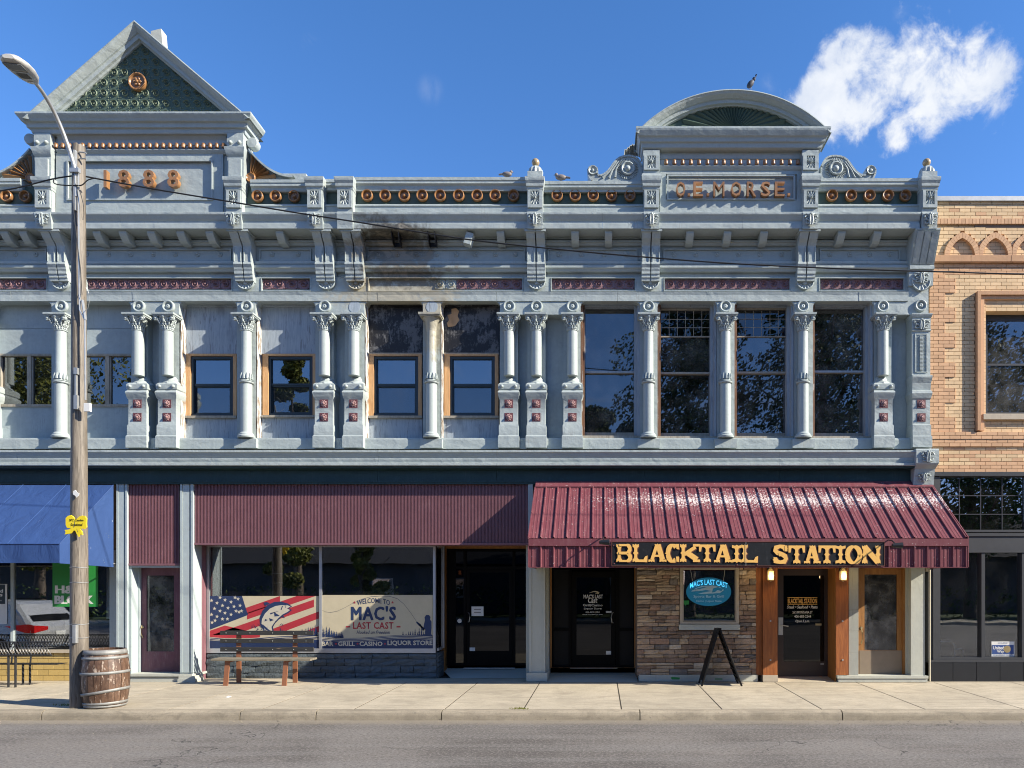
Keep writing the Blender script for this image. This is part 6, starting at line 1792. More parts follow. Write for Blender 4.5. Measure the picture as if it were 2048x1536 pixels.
# ---- BLACKTAIL STATION sign
ys_ = ym - .045
sgn = put('awning_sign', MB().pbox(1223, 1770, 1083.5, 1132, ys_, ys_ + .03).mesh('awning_sign', M['signblack'], .006), None, label='long black BLACKTAIL STATION sign with gold western lettering on the maroon awning', cat='sign')
W[sgn] = Vector((0, 0, 0))
part('sign_border', MB().pframe(1223, 1770, 1083, 1132.5, 1.3, ys_ - .006, ys_ + .02), M['signred'], sgn)
def western(ch, x0, x1, y0, y1, y, mat, parent, dx=0, dy=0, grow=0.0, name='letter'):
    """Tuscan slab letter drawn from outlined strokes inside a pixel box"""
    w, h = x1 - x0, y1 - y0; ps = []; curves = []
    s = 6.0 + grow * 2; sh = 5.6
    def stem(cx, top=0.0, bot=1.0, sw=6.2):
        a, b = y0 + h * top, y0 + h * bot; hs = s / 2; k = sw
        mid = (a + b) / 2
        p = [(cx - k, a), (cx - k * .35, a + 1.6), (cx, a - .6), (cx + k * .35, a + 1.6), (cx + k, a), (cx + k, a + sh), (cx + hs + 1.2, a + sh + 1.2), (cx + hs, a + sh + 4), (cx + hs, mid - 3), (cx + hs + 2.4, mid), (cx + hs, mid + 3), (cx + hs, b - sh - 4), (cx + hs + 1.2, b - sh - 1.2),
             (cx + k, b - sh), (cx + k, b), (cx + k * .35, b - 1.6), (cx, b + .6), (cx - k * .35, b - 1.6), (cx - k, b), (cx - k, b - sh), (cx - hs - 1.2, b - sh - 1.2), (cx - hs, b - sh - 4), (cx - hs, mid + 3), (cx - hs - 2.4, mid), (cx - hs, mid - 3), (cx - hs, a + sh + 4), (cx - hs - 1.2, a + sh + 1.2), (cx - k, a + sh)]
        ps.append(p)
    def bar(a, b, c, d): ps.append([(a, c), (b, c), (b, d), (a, d)])
    def stroke(pts, t, tt=None):
        n = len(pts); L = []; Rr = []
        for i, (px, py) in enumerate(pts):
            q0 = pts[max(0, i - 1)]; q1 = pts[min(n - 1, i + 1)]
            ddx, ddy = q1[0] - q0[0], q1[1] - q0[1]; l = math.hypot(ddx, ddy) or 1
            # thicker on vertical runs, thinner on horizontal ones
            hw = (t * abs(ddy) / l + (tt or t * .55) * abs(ddx) / l) / 2 + grow
            L.append((px - ddy / l * hw, py + ddx / l * hw)); Rr.append((px + ddy / l * hw, py - ddx / l * hw))
        for i in range(n - 1): ps.append([L[i], L[i + 1], Rr[i + 1], Rr[i]])
    def arc(cx, cy, rx, ry, a0, a1, t, tt=None, n=14):
        stroke([(cx + rx * math.cos(R(a0 + (a1 - a0) * i / n)), cy + ry * math.sin(R(a0 + (a1 - a0) * i / n))) for i in range(n + 1)], t, tt)
    L_ = x0 + 6.4
    T_ = 7.6
    if ch == 'B':
        stem(L_, sw=5.6); arc(x1 - 9.5, y0 + h * .27, 6.2, h * .21, -90, 90, 6.8, 4); arc(x1 - 9.5, y0 + h * .74, 7.0, h * .20, -90, 90, 7.2, 4)
        for r in (.06, .48, .52, .94): bar(L_, x1 - 9, y0 + h * r - 2, y0 + h * r + 2)
        ps.append([(x1 - 5, y0 + h * .45), (x1 - 2, y0 + h * .5), (x1 - 5, y0 + h * .55), (x1 - 9, y0 + h * .5)])
    elif ch == 'L':
        stem(L_); bar(L_, x1 - 5, y1 - 5, y1); ps.append([(x1 - 8, y1), (x1 - .5, y1 + .5), (x1 - 0, y1 - 13), (x1 - 5, y1 - 11), (x1 - 8, y1 - 5)])
    elif ch == 'A':
        m_ = (x0 + x1) / 2
        stroke([(m_ + 1, y0 + 1), (x1 - 8, y1 - 5)], 8.5, 7); stroke([(m_ - 1, y0 + 1), (x0 + 7, y1 - 5)], 5.2, 5); bar(x0 + 9, x1 - 9, y0 + h * .60, y0 + h * .60 + 4)
        ps.append([(m_ - 6, y0), (m_ - 2, y0 + 1.5), (m_, y0 - 1), (m_ + 2, y0 + 1.5), (m_ + 6, y0), (m_ + 4, y0 + 6), (m_ - 4, y0 + 6)])
        for c_, k in ((x0 + 6, 6), (x1 - 7, 7)): ps.append([(c_ - k, y1 - 5), (c_ + k, y1 - 5), (c_ + k, y1), (c_ + 1.5, y1 - 1.5), (c_, y1 + .5), (c_ - 1.5, y1 - 1.5), (c_ - k, y1)])
    elif ch == 'C':
        arc((x0 + x1) / 2 + .5, y0 + h / 2, w / 2 - 4.5, h / 2 - 2.5, 48, 312, 8.4, 4.4, 22)
        for r in (.16, .84): ps.append([(x1 - 7, y0 + h * r - 6), (x1 - 1, y0 + h * r - 6), (x1 - .5, y0 + h * r + 5), (x1 - 6, y0 + h * r + 4)])
        ps.append([(x0 - 1.5, y0 + h / 2), (x0 + 3, y0 + h * .42), (x0 + 3, y0 + h * .58)])
    elif ch == 'K':
        stem(L_); stroke([(L_ + 2, y0 + h * .58), (x1 - 9, y0 + 6)], 5, 5); stroke([(L_ + 6, y0 + h * .45), (x1 - 6, y1 - 5)], 8.2, 7)
        for r0_, k in ((0, 7), (1, 7)):
            c_ = x1 - 7; b = y0 if r0_ == 0 else y1 - 5
            bar(c_ - k, c_ + k, b, b + 5)
    elif ch == 'T':
        m_ = (x0 + x1) / 2; stem(m_, sw=7); bar(x0, x1, y0, y0 + 5)
        for e, s_ in ((x0, 1), (x1, -1)): ps.append([(e, y0), (e + s_ * 8, y0), (e + s_ * 5, y0 + 8), (e + s_ * 4, y0 + 14), (e, y0 + 14)])
    elif ch == 'I': stem((x0 + x1) / 2, sw=(x1 - x0) / 2)
    elif ch == 'S':
        m_ = (x0 + x1) / 2
        P = [(x1 - 4, y0 + h * .26), (x1 - 9, y0 + h * .1), (m_ - 1, y0 + 2.6), (x0 + 6, y0 + h * .14), (x0 + 4.5, y0 + h * .30), (x0 + 9, y0 + h * .42), (m_ + 3, y0 + h * .50), (x1 - 6, y0 + h * .60), (x1 - 4, y0 + h * .74), (x1 - 7, y0 + h * .9), (m_ - 1, y1 - 2.6), (x0 + 7, y1 - h * .12), (x0 + 3.5, y1 - h * .28)]
        stroke(P, 7.5, 6.2)
        ps.append([(x1 - 7, y0 + 1), (x1 - 1.5, y0 + 1), (x1 - 1, y0 + h * .34), (x1 - 6, y0 + h * .34)]); ps.append([(x0 + 1, y1 - h * .34), (x0 + 6, y1 - h * .34), (x0 + 7, y1 - 1), (x0 + 1.5, y1 - 1)])
        ps.append([(m_ - 5, y0 + h * .42), (m_ + 2, y0 + h * .36), (m_ + 6, y0 + h * .54), (m_ - 2, y0 + h * .62)])
    elif ch == 'O':
        arc((x0 + x1) / 2, y0 + h / 2, w / 2 - 4, h / 2 - 2.5, 0, 360, 9.0, 4.4, 28)
        for e, s_ in ((x0, 1), (x1, -1)): ps.append([(e - s_ * 1.8, y0 + h / 2), (e + s_ * 3, y0 + h * .4), (e + s_ * 3, y0 + h * .6)])
    elif ch == 'N':
        stem(x0 + 5.5, sw=5.5); stem(x1 - 5.0, sw=5.0); stroke([(x0 + 5, y0 + 2), (x1 - 5, y1 - 2)], 8.0, 7)
    m = MB(); k = 0
    for p in ps:
        k += 1
        yy = y - k * .00025
        n = len(p)
        m.add([(X(a + dx, yy), yy, Z(b + dy, yy)) for a, b in p], [tuple(range(n))])
    return part(name, m, mat, parent)
LET = [('B', 1232, 1263, 1088, 1124), ('L', 1265, 1295, 1088, 1124), ('A', 1297, 1333, 1088, 1124), ('C', 1331, 1359, 1088, 1125), ('K', 1360, 1400, 1088, 1124), ('T', 1398, 1431, 1089, 1124), ('A', 1428, 1464, 1089, 1125), ('I', 1464, 1483, 1090, 1125), ('L', 1483, 1516, 1089, 1125),
       ('S', 1546, 1576, 1090, 1127), ('T', 1577, 1610, 1091, 1127), ('A', 1608, 1641, 1091, 1127), ('T', 1637, 1671, 1091, 1127), ('I', 1671, 1691, 1091, 1127), ('O', 1691, 1724, 1091, 1128), ('N', 1724, 1761, 1091, 1127)]
for ch, a, b, c, d in LET:
    western(ch, a, b, c, d, ys_ - .003, M['signred'], sgn, 1.0, .9, .9, 'letter_outline')
    western(ch, a, b, c, d, ys_ - .014, M['signgold'], sgn)
part('sign_joint', MB().pbox(1491.5, 1492.3, 1084, 1132, ys_ - .022, ys_ - .02), M['steel'], sgn)
for a, b in ((1474, 1129.5), (1514, 1129.5), (1754, 1130), (1227, 1091), (1228, 1127)):
    put('screw', screws, sgn, (X(a, ys_), ys_ - .008, Z(b, ys_)))
# floodlights on short arms at both ends of the sign
for px, r, s_, lb in ((1210, 1084.5, 1, 'small black floodlight at the left end of the BLACKTAIL STATION sign'), (1795, 1091, 1, 'small black floodlight at the right end of the BLACKTAIL STATION sign')):
    x, z = X(px, ym - .35), Z(r, ym - .35)
    fo = empty('floodlight', (x, ym, z), lb, 'floodlight', 'floodlights beside the awning sign')
    part('lamp_arm', MB().tube([(x - .04, ym - .03, z + .12), (x - .03, ym - .18, z + .1), (x - .02, ym - .33, z + .02)], .012, 6), M['blackmetal'], fo)
    m = MB().lathe([(0, -.11), (.035, -.1), (.045, -.02), (.055, .05), (.058, .08), (0, .08)], (x, ym - .36, z), 14, 'X')
    part('lamp_head', m, M['blackmetal'], fo)
    part('lamp_lens', MB().lathe([(.052, .081), (0, .084)], (x, ym - .36, z), 14, 'X'), M['lens'], fo)
# lanterns on the timber posts
for px, lb in ((1541, 'lit brass coach lantern on the orange timber post left of the BLACKTAIL STATION door'), (1686, 'lit brass coach lantern on the orange timber post right of the BLACKTAIL STATION door')):
    y = -.22; x = X(px, y); z = Z(1151, y)
    lo_ = empty('wall_lantern', (x, -.1, z), lb, 'lantern', 'lanterns flanking the BLACKTAIL STATION door')
    part('bracket', MB().box(x - .045, x + .045, -.125, -.10, z + .06, z + .2).tube([(x, -.12, z + .16), (x, -.18, z + .2), (x, y, z + .17)], .01, 6), M['blackmetal'], lo_)
    m = MB().lathe([(.02, .16), (.05, .13), (.075, .095), (.08, .085)], (x, y, z), 8, 'Z', sm=False)
    m.lathe([(.075, -.09), (.07, -.1), (.03, -.11), (.012, -.13)], (x, y, z), 8, 'Z', sm=False)
    for i in range(4):
        a = math.pi / 4 + i * math.pi / 2
        m.tube([(x + .075 * math.cos(a), y + .075 * math.sin(a), z - .09), (x + .075 * math.cos(a), y + .075 * math.sin(a), z + .09)], .006, 4)
    part('lantern_frame', m, M['brass'], lo_)
    part('lantern_glass', MB().box(x - .05, x + .05, y - .05, y + .05, z - .088, z + .084), M['wglow'], lo_)
    part('bulb', MB().sph((x, y - .054, z - .01), (.02, .01, .035), 8, 6), M['bulb'], lo_)
    ld = bpy.data.lights.new('lantern_light', 'POINT'); ld.energy = 2.5; ld.color = (1, .66, .32); ld.shadow_soft_size = .05
    lo2 = bpy.data.objects.new('lantern_light', ld); col.objects.link(lo2); lo2.parent = lo_; lo2.location = (0, y - .02 + .0, 0)
    lo2.location = Vector((x, y - .12, z - .02)) - W[lo_]

# ================================================================ the brick building on the right
y0b = .0
BX0 = XR + .012; BX1 = X(2420)
bb = empty('brick_building', (X(2100), 0, 0), 'buff and orange brick building with pointed blind arches at the right edge', 'building')
def rp(name, mb, mat, bevel=0.0, parent=None, **k): return part(name, mb, mat, parent or bb, bevel, **k)
zt = Z(403)
core = rp('wall_core', MB().box(BX0, X(1950), y0b + .035, .6, Z(946), Z(400)).box(X(1950), BX1, y0b + .035, .6, Z(600), Z(456)).box(X(1950), BX1, y0b + .035, .6, Z(946), Z(838)).box(X(1950), X(1972), .06, .6, Z(838), Z(600)).box(X(1950), BX1, y0b - .0, .6, Z(456) , Z(400)), M['mortar'])
rp('side_shell', MB().box(BX0, BX0 + .2, .6, 11, 0, Z(400)).box(BX1 - .2, BX1, .6, 11, 0, Z(400)).box(BX0, BX1, 10.8, 11, 0, Z(400)).box(BX0, BX1, .3, 11, Z(402), Z(400)), M['mortar'])
rp('upper_interior', MB().box(BX0 + .2, BX1, 2.5, 2.6, Z(946), Z(410)).box(BX0, BX1, .6, 3, Z(946) , Z(946) + .05), M['void'])
rp('coping', MB().box(BX0, BX1, -.07, .7, Z(401, -.07), Z(392, -.07)), M['steel'])
ch_ = (Z(403) - Z(945)) / 74.0; bl = .2195
bricks = []      # (x0, x1, z0, z1, front, material)
WX = X(1950); 
def arch_c(k): return 1925 + 66.5 * k
def in_arch(px, pr, grow=0.0):
    """inside a pointed blind arch (two arcs) of half width 26 px, rows 470..513"""
    for k in range(8):
        cx = arch_c(k); hw = 25.0 + grow
        if abs(px - cx) > hw or pr > 512.5: continue
        t = abs(px - cx) / hw
        rr_ = 39.9 + grow
        top = 513 - math.sqrt(max(0, rr_ ** 2 - (abs(px - cx) + 14.9) ** 2))
        if pr > top: return True
    return False
row = 0; z = Z(403)
while z > Z(945) + .01:
    zc = z - ch_ / 2; pr = CY - (zc - H) * F / D
    x = BX0 - (bl / 2 if row % 2 else 0) - .03
    if 437 <= pr <= 449:      # soldier course, two rows high
        if pr < 444:
            xx = BX0
            while xx < BX1: bricks.append((xx + .003, xx + .069, Z(449), Z(438.5), -.035, 'brickor')); xx += .074
        z -= ch_; row += 1; continue
    mat = None; yf = 0.0
    if pr < 437: yf = -.02
    if 449 <= pr <= 456: yf = .03
    if 512 <= pr <= 527: yf = -.05
    if 865 <= pr <= 878: yf = -.05
    if 882 <= pr <= 891: yf = -.035
    quoin_long = ((pr - 557) % 55) < 30
    xq = X(1910 if quoin_long else 1889)
    cuts = [xq] if 546 <= pr < 866 else []
    hol = []
    if 458 < pr < 512.5:
        for k in range(8):
            dv = 513 - pr
            xo = math.sqrt(max(0, 51.4 ** 2 - dv ** 2)) - 14.9 if dv < 49.2 else -1
            xi = math.sqrt(max(0, 39.9 ** 2 - dv ** 2)) - 14.9 if dv < 37 else -1
            if xo > 1: hol.append((X(arch_c(k) - min(xo, 33.2)), X(arch_c(k) + min(xo, 33.2)), X(arch_c(k) - xi - 2), X(arch_c(k) + xi + 2), xi > 1))
    if pr > 449: cuts += []
    while x < BX1:
        a, b = max(x, BX0), min(x + bl, BX1); x += bl
        if b - a < .03: continue
        if hol:
            segs = [(a, b)]
            for (o0, o1, i0, i1, inner) in hol:
                ns = []
                for p, q in segs:
                    if q <= o0 or p >= o1: ns.append((p, q)); continue
                    if p < o0 - .012: ns.append((p, o0))
                    if q > o1 + .012: ns.append((o1, q))
                segs = ns
                if inner and b > i0 and a < i1:
                    bricks.append((max(a, i0) + .004, min(b, i1) - .004, z - ch_ + .005, z - .004, .03, 'brickbuff'))
            for p, q in segs: bricks.append((p + .003, q - .003, z - ch_ + .005, z - .004, rnd.uniform(-.002, .002), 'brickbuff'))
            continue
        if cuts and a < xq - .012 and b > xq + .012:
            bricks.append((a + .004, xq - .001, z - ch_ + .005, z - .004, -.02, 'brickor')); a = xq - .003
        pc = CX + ((a + b) / 2) * F / D
        if pr > 512 and pr < 546: mt = 'brickor'
        elif pr < 437: mt = 'brickor' if rnd.random() < .2 else 'brickbuff'
        elif 546 <= pr < 866: mt = 'brickor' if (a + b) / 2 < xq else 'brickbuff'
        elif 866 <= pr < 893: mt = 'brickor'
        elif pr >= 893: mt = 'brickor' if (rnd.random() < .5 or pr > 930) else 'brickbuff'
        else: mt = 'brickbuff'
        if 584 < pr < 866 and pc > 1950 - 9:
            # window surround: cut at the frame edge
            if a < X(1950): b = min(b, X(1949))
            elif pr > 838 and a > X(1960): pass
            else: continue
            if b - a < .03: continue
        bricks.append((a + .004, b - .004, z - ch_ + .005, z - .004, yf + rnd.uniform(-.002, .002) - (0.018 if mt == 'brickor' and 546 <= pr < 866 and pc < 1912 else 0), mt))
    z -= ch_; row += 1
# arch voussoirs
vous = []
for k in range(8):
    cx = arch_c(k)
    for s_ in (-1, 1):
        n = 9; P = []; rr_ = 39.9; ox = rr_ - 25.0
        for i in range(n + 1):
            th_ = math.acos(ox / rr_) * i / n
            ro = rr_ + 11.5
            tho = min(th_ * 1.045, math.acos(ox / ro)) if i < n else math.acos(ox / ro)
            P.append(((cx + s_ * (rr_ * math.cos(th_) - ox), 513 - rr_ * math.sin(th_)), (cx + s_ * (ro * math.cos(tho) - ox), 513 - ro * math.sin(tho))))
        for i in range(n):
            (a, b), (c, d) = P[i], P[i + 1]
            if k < 7 and s_ == 1 and b[0] > cx + 33.2: b = (cx + 33.2, b[1]); d = (min(d[0], cx + 33.2), d[1])
            if s_ == -1 and k > 0 and b[0] < cx - 33.2: b = (cx - 33.2, b[1]); d = (max(d[0], cx - 33.2), d[1])
            q = [a, b, d, c]; gx = sum(p[0] for p in q) / 4; gz = sum(p[1] for p in q) / 4
            vous.append([(gx + (p[0] - gx) * .94, gz + (p[1] - gz) * .94) for p in q])
vis = [b for b in bricks if b[1] < X(2048)]
vis.sort(key=lambda b: -((b[1] - b[0]) * (b[3] - b[2]) - (2 if b[2] < Z(860) else 0) * 0))
single = set(id(b) for b in rnd.sample(vis, 0))
# whole bricks nearest the viewer (lowest on the wall) are objects of their own
near = sorted([b for b in vis if b[1] - b[0] > .19], key=lambda b: b[2])[:210]
single = set(id(b) for b in near)
cache = {}
for b in near:
    w, h, mt = round(b[1] - b[0], 4), round(b[3] - b[2], 4), b[5]
    key = (w, h, mt)
    if key not in cache: cache[key] = MB().box(-w / 2, w / 2, 0, .05, 0, h).mesh('brick', M[mt])
    put('brick', cache[key], core, ((b[0] + b[1]) / 2, b[4], b[2]))
for mt in ('brickor', 'brickbuff'):
    m = MB()
    for b in bricks:
        if id(b) in single or b[5] != mt: continue
        m.box(b[0], b[1], b[4], b[4] + .05, b[2], b[3])
    rp('brickwork', m, M[mt], parent=core, kind='stuff')
for q in vous:
    if sum(p[0] for p in q) / 4 > 2100: continue
    part('voussoir', MB().pprism(q, -.04, .06), M['brickor'], core)
m = MB()
for q in vous:
    if sum(p[0] for p in q) / 4 > 2100: m.pprism(q, -.04, .06)
rp('voussoir_row', m, M['brickor'], parent=core, kind='stuff')
# stone string courses
def course(r0, r1, yf, n, x0=BX0, mat='stonesill', name='string_course_stone'):
    xs = [x0 + (BX1 - x0) * i / n for i in range(n + 1)]
    for i in range(n): rp(name, MB().box(xs[i] + .003, xs[i + 1] - .003, yf, .05, Z(r1), Z(r0)), M[mat], .004)
M['orstone'] = paint('orange_sandstone', (0.47, 0.28, 0.16), 0.85, 0.1, (0.25, 0.13, 0.08), 0.4, 0.2)
course(513, 526, -.07, 7, mat='orstone')
# window and its stepped brick surround
wb = put('window', MB().box(X(1972, .1), BX1 - .4, .26, .30, Z(842), Z(838)).mesh('window', M['stonesill']), bb)
m = MB()
rp('window_surround', MB().box(X(1951), X(1951) + .07, -.09, .2, Z(862), Z(585)).box(X(1951) + .071, BX1 - .25, -.09, .2, Z(592.5), Z(585)), M['orstone'])
rp('window_surround', MB().box(X(1951) + .072, X(1951) + .16, -.045, .2, Z(862), Z(593)).box(X(1951) + .161, BX1 - .3, -.045, .2, Z(600), Z(593)), M['brickor'])
z = Z(600)
zz = Z(862)
while zz < Z(600) - .02:
    rp('jamb_brick', MB().box(X(1951) + .165, X(1971.5), .0, .25, zz + .003, zz + ch_ - .003), M['brickbuff']); zz += ch_
xx = X(1971.5) + .003
r_ = 0
zz = Z(622)
while zz < Z(601):
    x = xx - (.11 if r_ % 2 else 0)
    while x < BX1 - .3:
        rp('lintel_brick', MB().box(max(x, xx) + .003, x + bl - .003, .005, .25, zz + .003, zz + ch_ - .003), M['brickbuff']); x += bl
    zz += ch_; r_ += 1
part('window_sill', MB().box(X(1963), BX1 - .3, -.08, .3, Z(840.5), Z(829)), M['stonesill'], wb, .005)
yw2 = .22
zA, zB = Z(829, yw2), Z(622, 0)
part('sash', MB().box(X(1975, yw2) - .06, X(1975, yw2), yw2, yw2 + .06, zA, zB).box(X(1975, yw2), BX1 - .4, yw2, yw2 + .06, zB - .12, zB).box(X(1975, yw2), BX1 - .4, yw2 + .01, yw2 + .06, Z(731, yw2), Z(727, yw2)).box(X(1975, yw2), BX1 - .4, yw2, yw2 + .06, zA, zA + .05), M['dframe'], wb)
part('pane', MB().box(X(1975, yw2), BX1 - .4, yw2 + .03, yw2 + .036, zA + .05, zB - .12), M['glassold'], wb)
part('window_blind', MB().pbox(1976, 2010, 640, 826, yw2 + .25, yw2 + .26), M['blind'], wb)
# dark shop front
ySF = .03
rp('storefront_header', MB().box(BX0, BX1, -.02, .4, Z(952), Z(944)), M['dframe'])
ff = rp('storefront_frame', MB().box(BX0, X(1867), ySF, .3, Z(1325), Z(952)).box(X(1867) + .0, X(1880, ySF), ySF - .015, .3, Z(1322), Z(953)), M['gframe'])
part('frame_rail', MB().box(X(1880, ySF), BX1, ySF - .01, .2, Z(1072), Z(1066)).box(X(1880, ySF), BX1, ySF, .2, Z(1067) + .08, Z(1064) + .0).box(X(1880, ySF), BX1, ySF + .012, .2, Z(1101), Z(1072)), M['gframe'], ff)
part('frame_rail', MB().box(X(1867), BX1, ySF - .03, .2, Z(1105), Z(1101)).box(X(1867), BX1, ySF - .02, .2, Z(1320), Z(1315)).box(X(1858), BX1, ySF - .05, .2, Z(1324), Z(1320)), M['gframe'], ff)
for px in (1966, 2047, 2130, 2212): part('mullion', MB().box(X(px - 3.5, ySF), X(px + 3.5, ySF), ySF - .012, .2, Z(1315), Z(1105)), M['gframe'], ff)
for px in (2056, 2220): part('mullion', MB().box(X(px - 3, ySF), X(px + 3, ySF), ySF - .012, .2, Z(1064), Z(953)), M['gframe'], ff)
for a, b in ((1880, 1962), (1970, 2043), (2051, 2126), (2134, 2208), (2216, 2400)):
    part('pane', MB().box(X(a, ySF), X(b, ySF), .10, .106, Z(1315), Z(1105)), M['shopglass'], ff)
for a, b in ((1880, 2052), (2060, 2216), (2224, 2400)):
    part('pane', MB().box(X(a, ySF), X(b, ySF), .10, .106, Z(1065), Z(953)), M['shopglass'], ff)
    m = MB()
    for i in range(1, 4): m.box(X(a + (b - a) * i / 4 - .7), X(a + (b - a) * i / 4 + .7), .085, .10, Z(1065), Z(953))
    for i in range(1, 3): m.box(X(a), X(b), .083, .10, Z(953 + 112 * i / 3 + .7), Z(953 + 112 * i / 3 - .7))
    part('glazing_bars', m, M['gframe'], ff)
tw = X(1905) - X(1858)
for i in range(12):
    rp('base_tile', MB().box(X(1858) + i * tw + .004, X(1858) + (i + 1) * tw - .004, -.02, .2, .0, Z(1324.5)), M['tile'], .003)
rp('base_backing', MB().box(BX0, BX1, .0, .2, 0, Z(1326)), M['void'])
rp('shop_interior', MB().box(BX0, BX1, 2.6, 2.7, 0, Z(946)).box(BX0, BX1, .35, 2.6, .0, .02), M['void'])
usg = put('window_sign', MB().pbox(1983, 2029, 1283, 1313, .09, .093).mesh('window_sign', M['signwhite']), None, label='small white and blue WE SUPPORT United Way sign low in the right shop window', cat='sign')
M['uwblue'] = flat('sign_blue', (0.03, 0.07, 0.22), 0.5)
part('sign_field', MB().pbox(1984.5, 2027.5, 1290, 1308, .086, .088), M['uwblue'], usg)
text('WE SUPPORT', usg, 1996, 2017, 1284.5, 1288, .084, M['uwblue'])
text('United', usg, 1986, 2008, 1292, 1299, .084, SW, bold=.02); text('Way', usg, 1994, 2008, 1300, 1307, .084, SW, bold=.02)
text('OF BEAVERHEAD COUNTY', usg, 1986, 2026, 1309, 1311.8, .084, M['uwblue'])
part('sun_mark', MB().lathe([(.075, 0), (.075, .002), (0, .002)], (X(2019), .085, Z(1299)), 18, 'Y'), M['brass'], usg)
ch = empty('tubular_chair', (X(1900, .8), .8, 0), 'chair with bent grey tube legs behind the glass of the right shop front', 'chair')
m = MB().tube([(X(1878, .7), .7, Z(1283, .7)), (X(1903, .7), .7, Z(1283, .7)), (X(1908, .7), .7, Z(1290, .7)), (X(1909, .7), .7, Z(1314, .7))], .018)
m.tube([(X(1910, .7), .7, Z(1299, .7)), (X(1922, .7), .7, Z(1297, .7)), (X(1926, .7), .7, Z(1300, .7)), (X(1926, .7), .7, Z(1314, .7))], .014)
part('chair_frame', m, M['alu'], ch)
part('seat', MB().box(X(1870, .7), X(1903, .7), .7, 1.15, Z(1286, .7) , Z(1283, .7)), M['black'], ch, .01)

# ================================================================ street furniture
# wooden bench
bx0, bx1 = X(438, -.35), X(625, -.35)
bn_ = empty('park_bench', ((bx0 + bx1) / 2, -.45, 0), 'black slatted wooden bench with copper brown legs in front of the shop window posters', 'bench')
for r in (1266, 1282, 1299):
    a = 440 if r < 1299 else 438
    part('backrest_slat', MB().pbox(440, 627, r - 4.6, r + 4.2, -.235, -.205), M['benchblack'], bn_, .004)
sl = [(-.66, -.56), (-.545, -.445), (-.43, -.33)]
for a, b in sl: part('seat_slat', MB().box(X(421, -.66), X(621, -.66), a, b, Z(1322, -.66), Z(1322, -.66) + .04), M['benchseat'], bn_, .005)
for a, b in ((450, 567), ):
    for q in (a, b):
        x = X(q + 4.5, -.6); hw = .045
        zs_ = Z(1322, -.66)
        part('leg', MB().add([(x - hw - .02, -.64, 0), (x + hw - .02, -.64, 0), (x + hw, -.60, zs_), (x - hw, -.60, zs_), (x - hw - .02, -.61, 0), (x + hw - .02, -.61, 0), (x + hw, -.57, zs_), (x - hw, -.57, zs_)], [(0, 1, 2, 3), (4, 7, 6, 5), (0, 3, 7, 4), (1, 5, 6, 2), (3, 2, 6, 7)]), M['benchleg'], bn_)
for q in (470, 583):
    x = X(q + 4.5, -.25); hw = .045; zt_ = Z(1262, -.2)
    part('leg', MB().box(x - hw, x + hw, -.20, -.17, 0, zt_), M['benchleg'], bn_)
    part('seat_bearer', MB().box(x - hw + .0, x + hw, -.62, -.2, Z(1322, -.66) - .03, Z(1322, -.66) - .001), M['benchleg'], bn_)
bt = MB().sph((0, 0, 0), (.010, .006, .010), 6, 4).mesh('bolt', M['steel'])
for r in (1266, 1282, 1299):
    for q in (452, 474, 500, 545, 587, 612): put('bolt', bt, bn_, (X(q, -.235), -.237, Z(r, -.235)))

# barrel
by = -2.99; bxc = X(211, by)
br = empty('wine_barrel', (bxc, by, 0), 'weathered oak barrel with crooked steel hoops standing beside the utility pole', 'barrel')
bh = .955
def rad(t): return .288 + .057 * (1 - (2 * t - 1) ** 2)
NS = 22
for i in range(NS):
    a0 = 2 * math.pi * (i + .03) / NS; a1 = 2 * math.pi * (i + .97) / NS
    vs = []; n = 9; off = rnd.uniform(-.004, .003)
    for k in range(n + 1):
        t = k / n; r = rad(t) + off
        for a in (a0, (a0 + a1) / 2, a1):
            vs.append((bxc + r * math.cos(a), by + r * math.sin(a), .0 + bh * t))
    fs = [(3 * k + j, 3 * k + j + 1, 3 * k + j + 4, 3 * k + j + 3) for k in range(n) for j in range(2)]
    part('stave', MB().add(vs, fs, True), M['barrel'], br)
part('barrel_core', MB().lathe([(0, .01), (rad(0) - .01, .01)] + [(rad(k / 8) - .010, bh * k / 8) for k in range(1, 8)] + [(rad(1) - .012, bh - .03), (0, bh - .03)], (bxc, by, 0), 28), M['barrel'], br)
def hoop(z, w, tilt=0.0, ph=0.0):
    vs = []; n = 40
    for i in range(n):
        a = 2 * math.pi * i / n; dz = tilt * math.cos(a - ph)
        for q in (z - w / 2 + dz, z + w / 2 + dz):
            r = rad(min(1, max(0, q / bh))) + .006
            vs.append((bxc + r * math.cos(a), by + r * math.sin(a), q))
    fs = [(2 * i, 2 * ((i + 1) % n), 2 * ((i + 1) % n) + 1, 2 * i + 1) for i in range(n)]
    o = part('hoop', MB().add(vs, fs, True), M['hoop'], br)
    sm_ = o.modifiers.new('thick', 'SOLIDIFY'); sm_.thickness = .004; sm_.offset = 1
hoop(.915, .075); hoop(.82, .045, .008); hoop(.575, .045, .012, 0); hoop(.255, .045, .055, 0); hoop(.075, .045, .01); hoop(.03, .035)

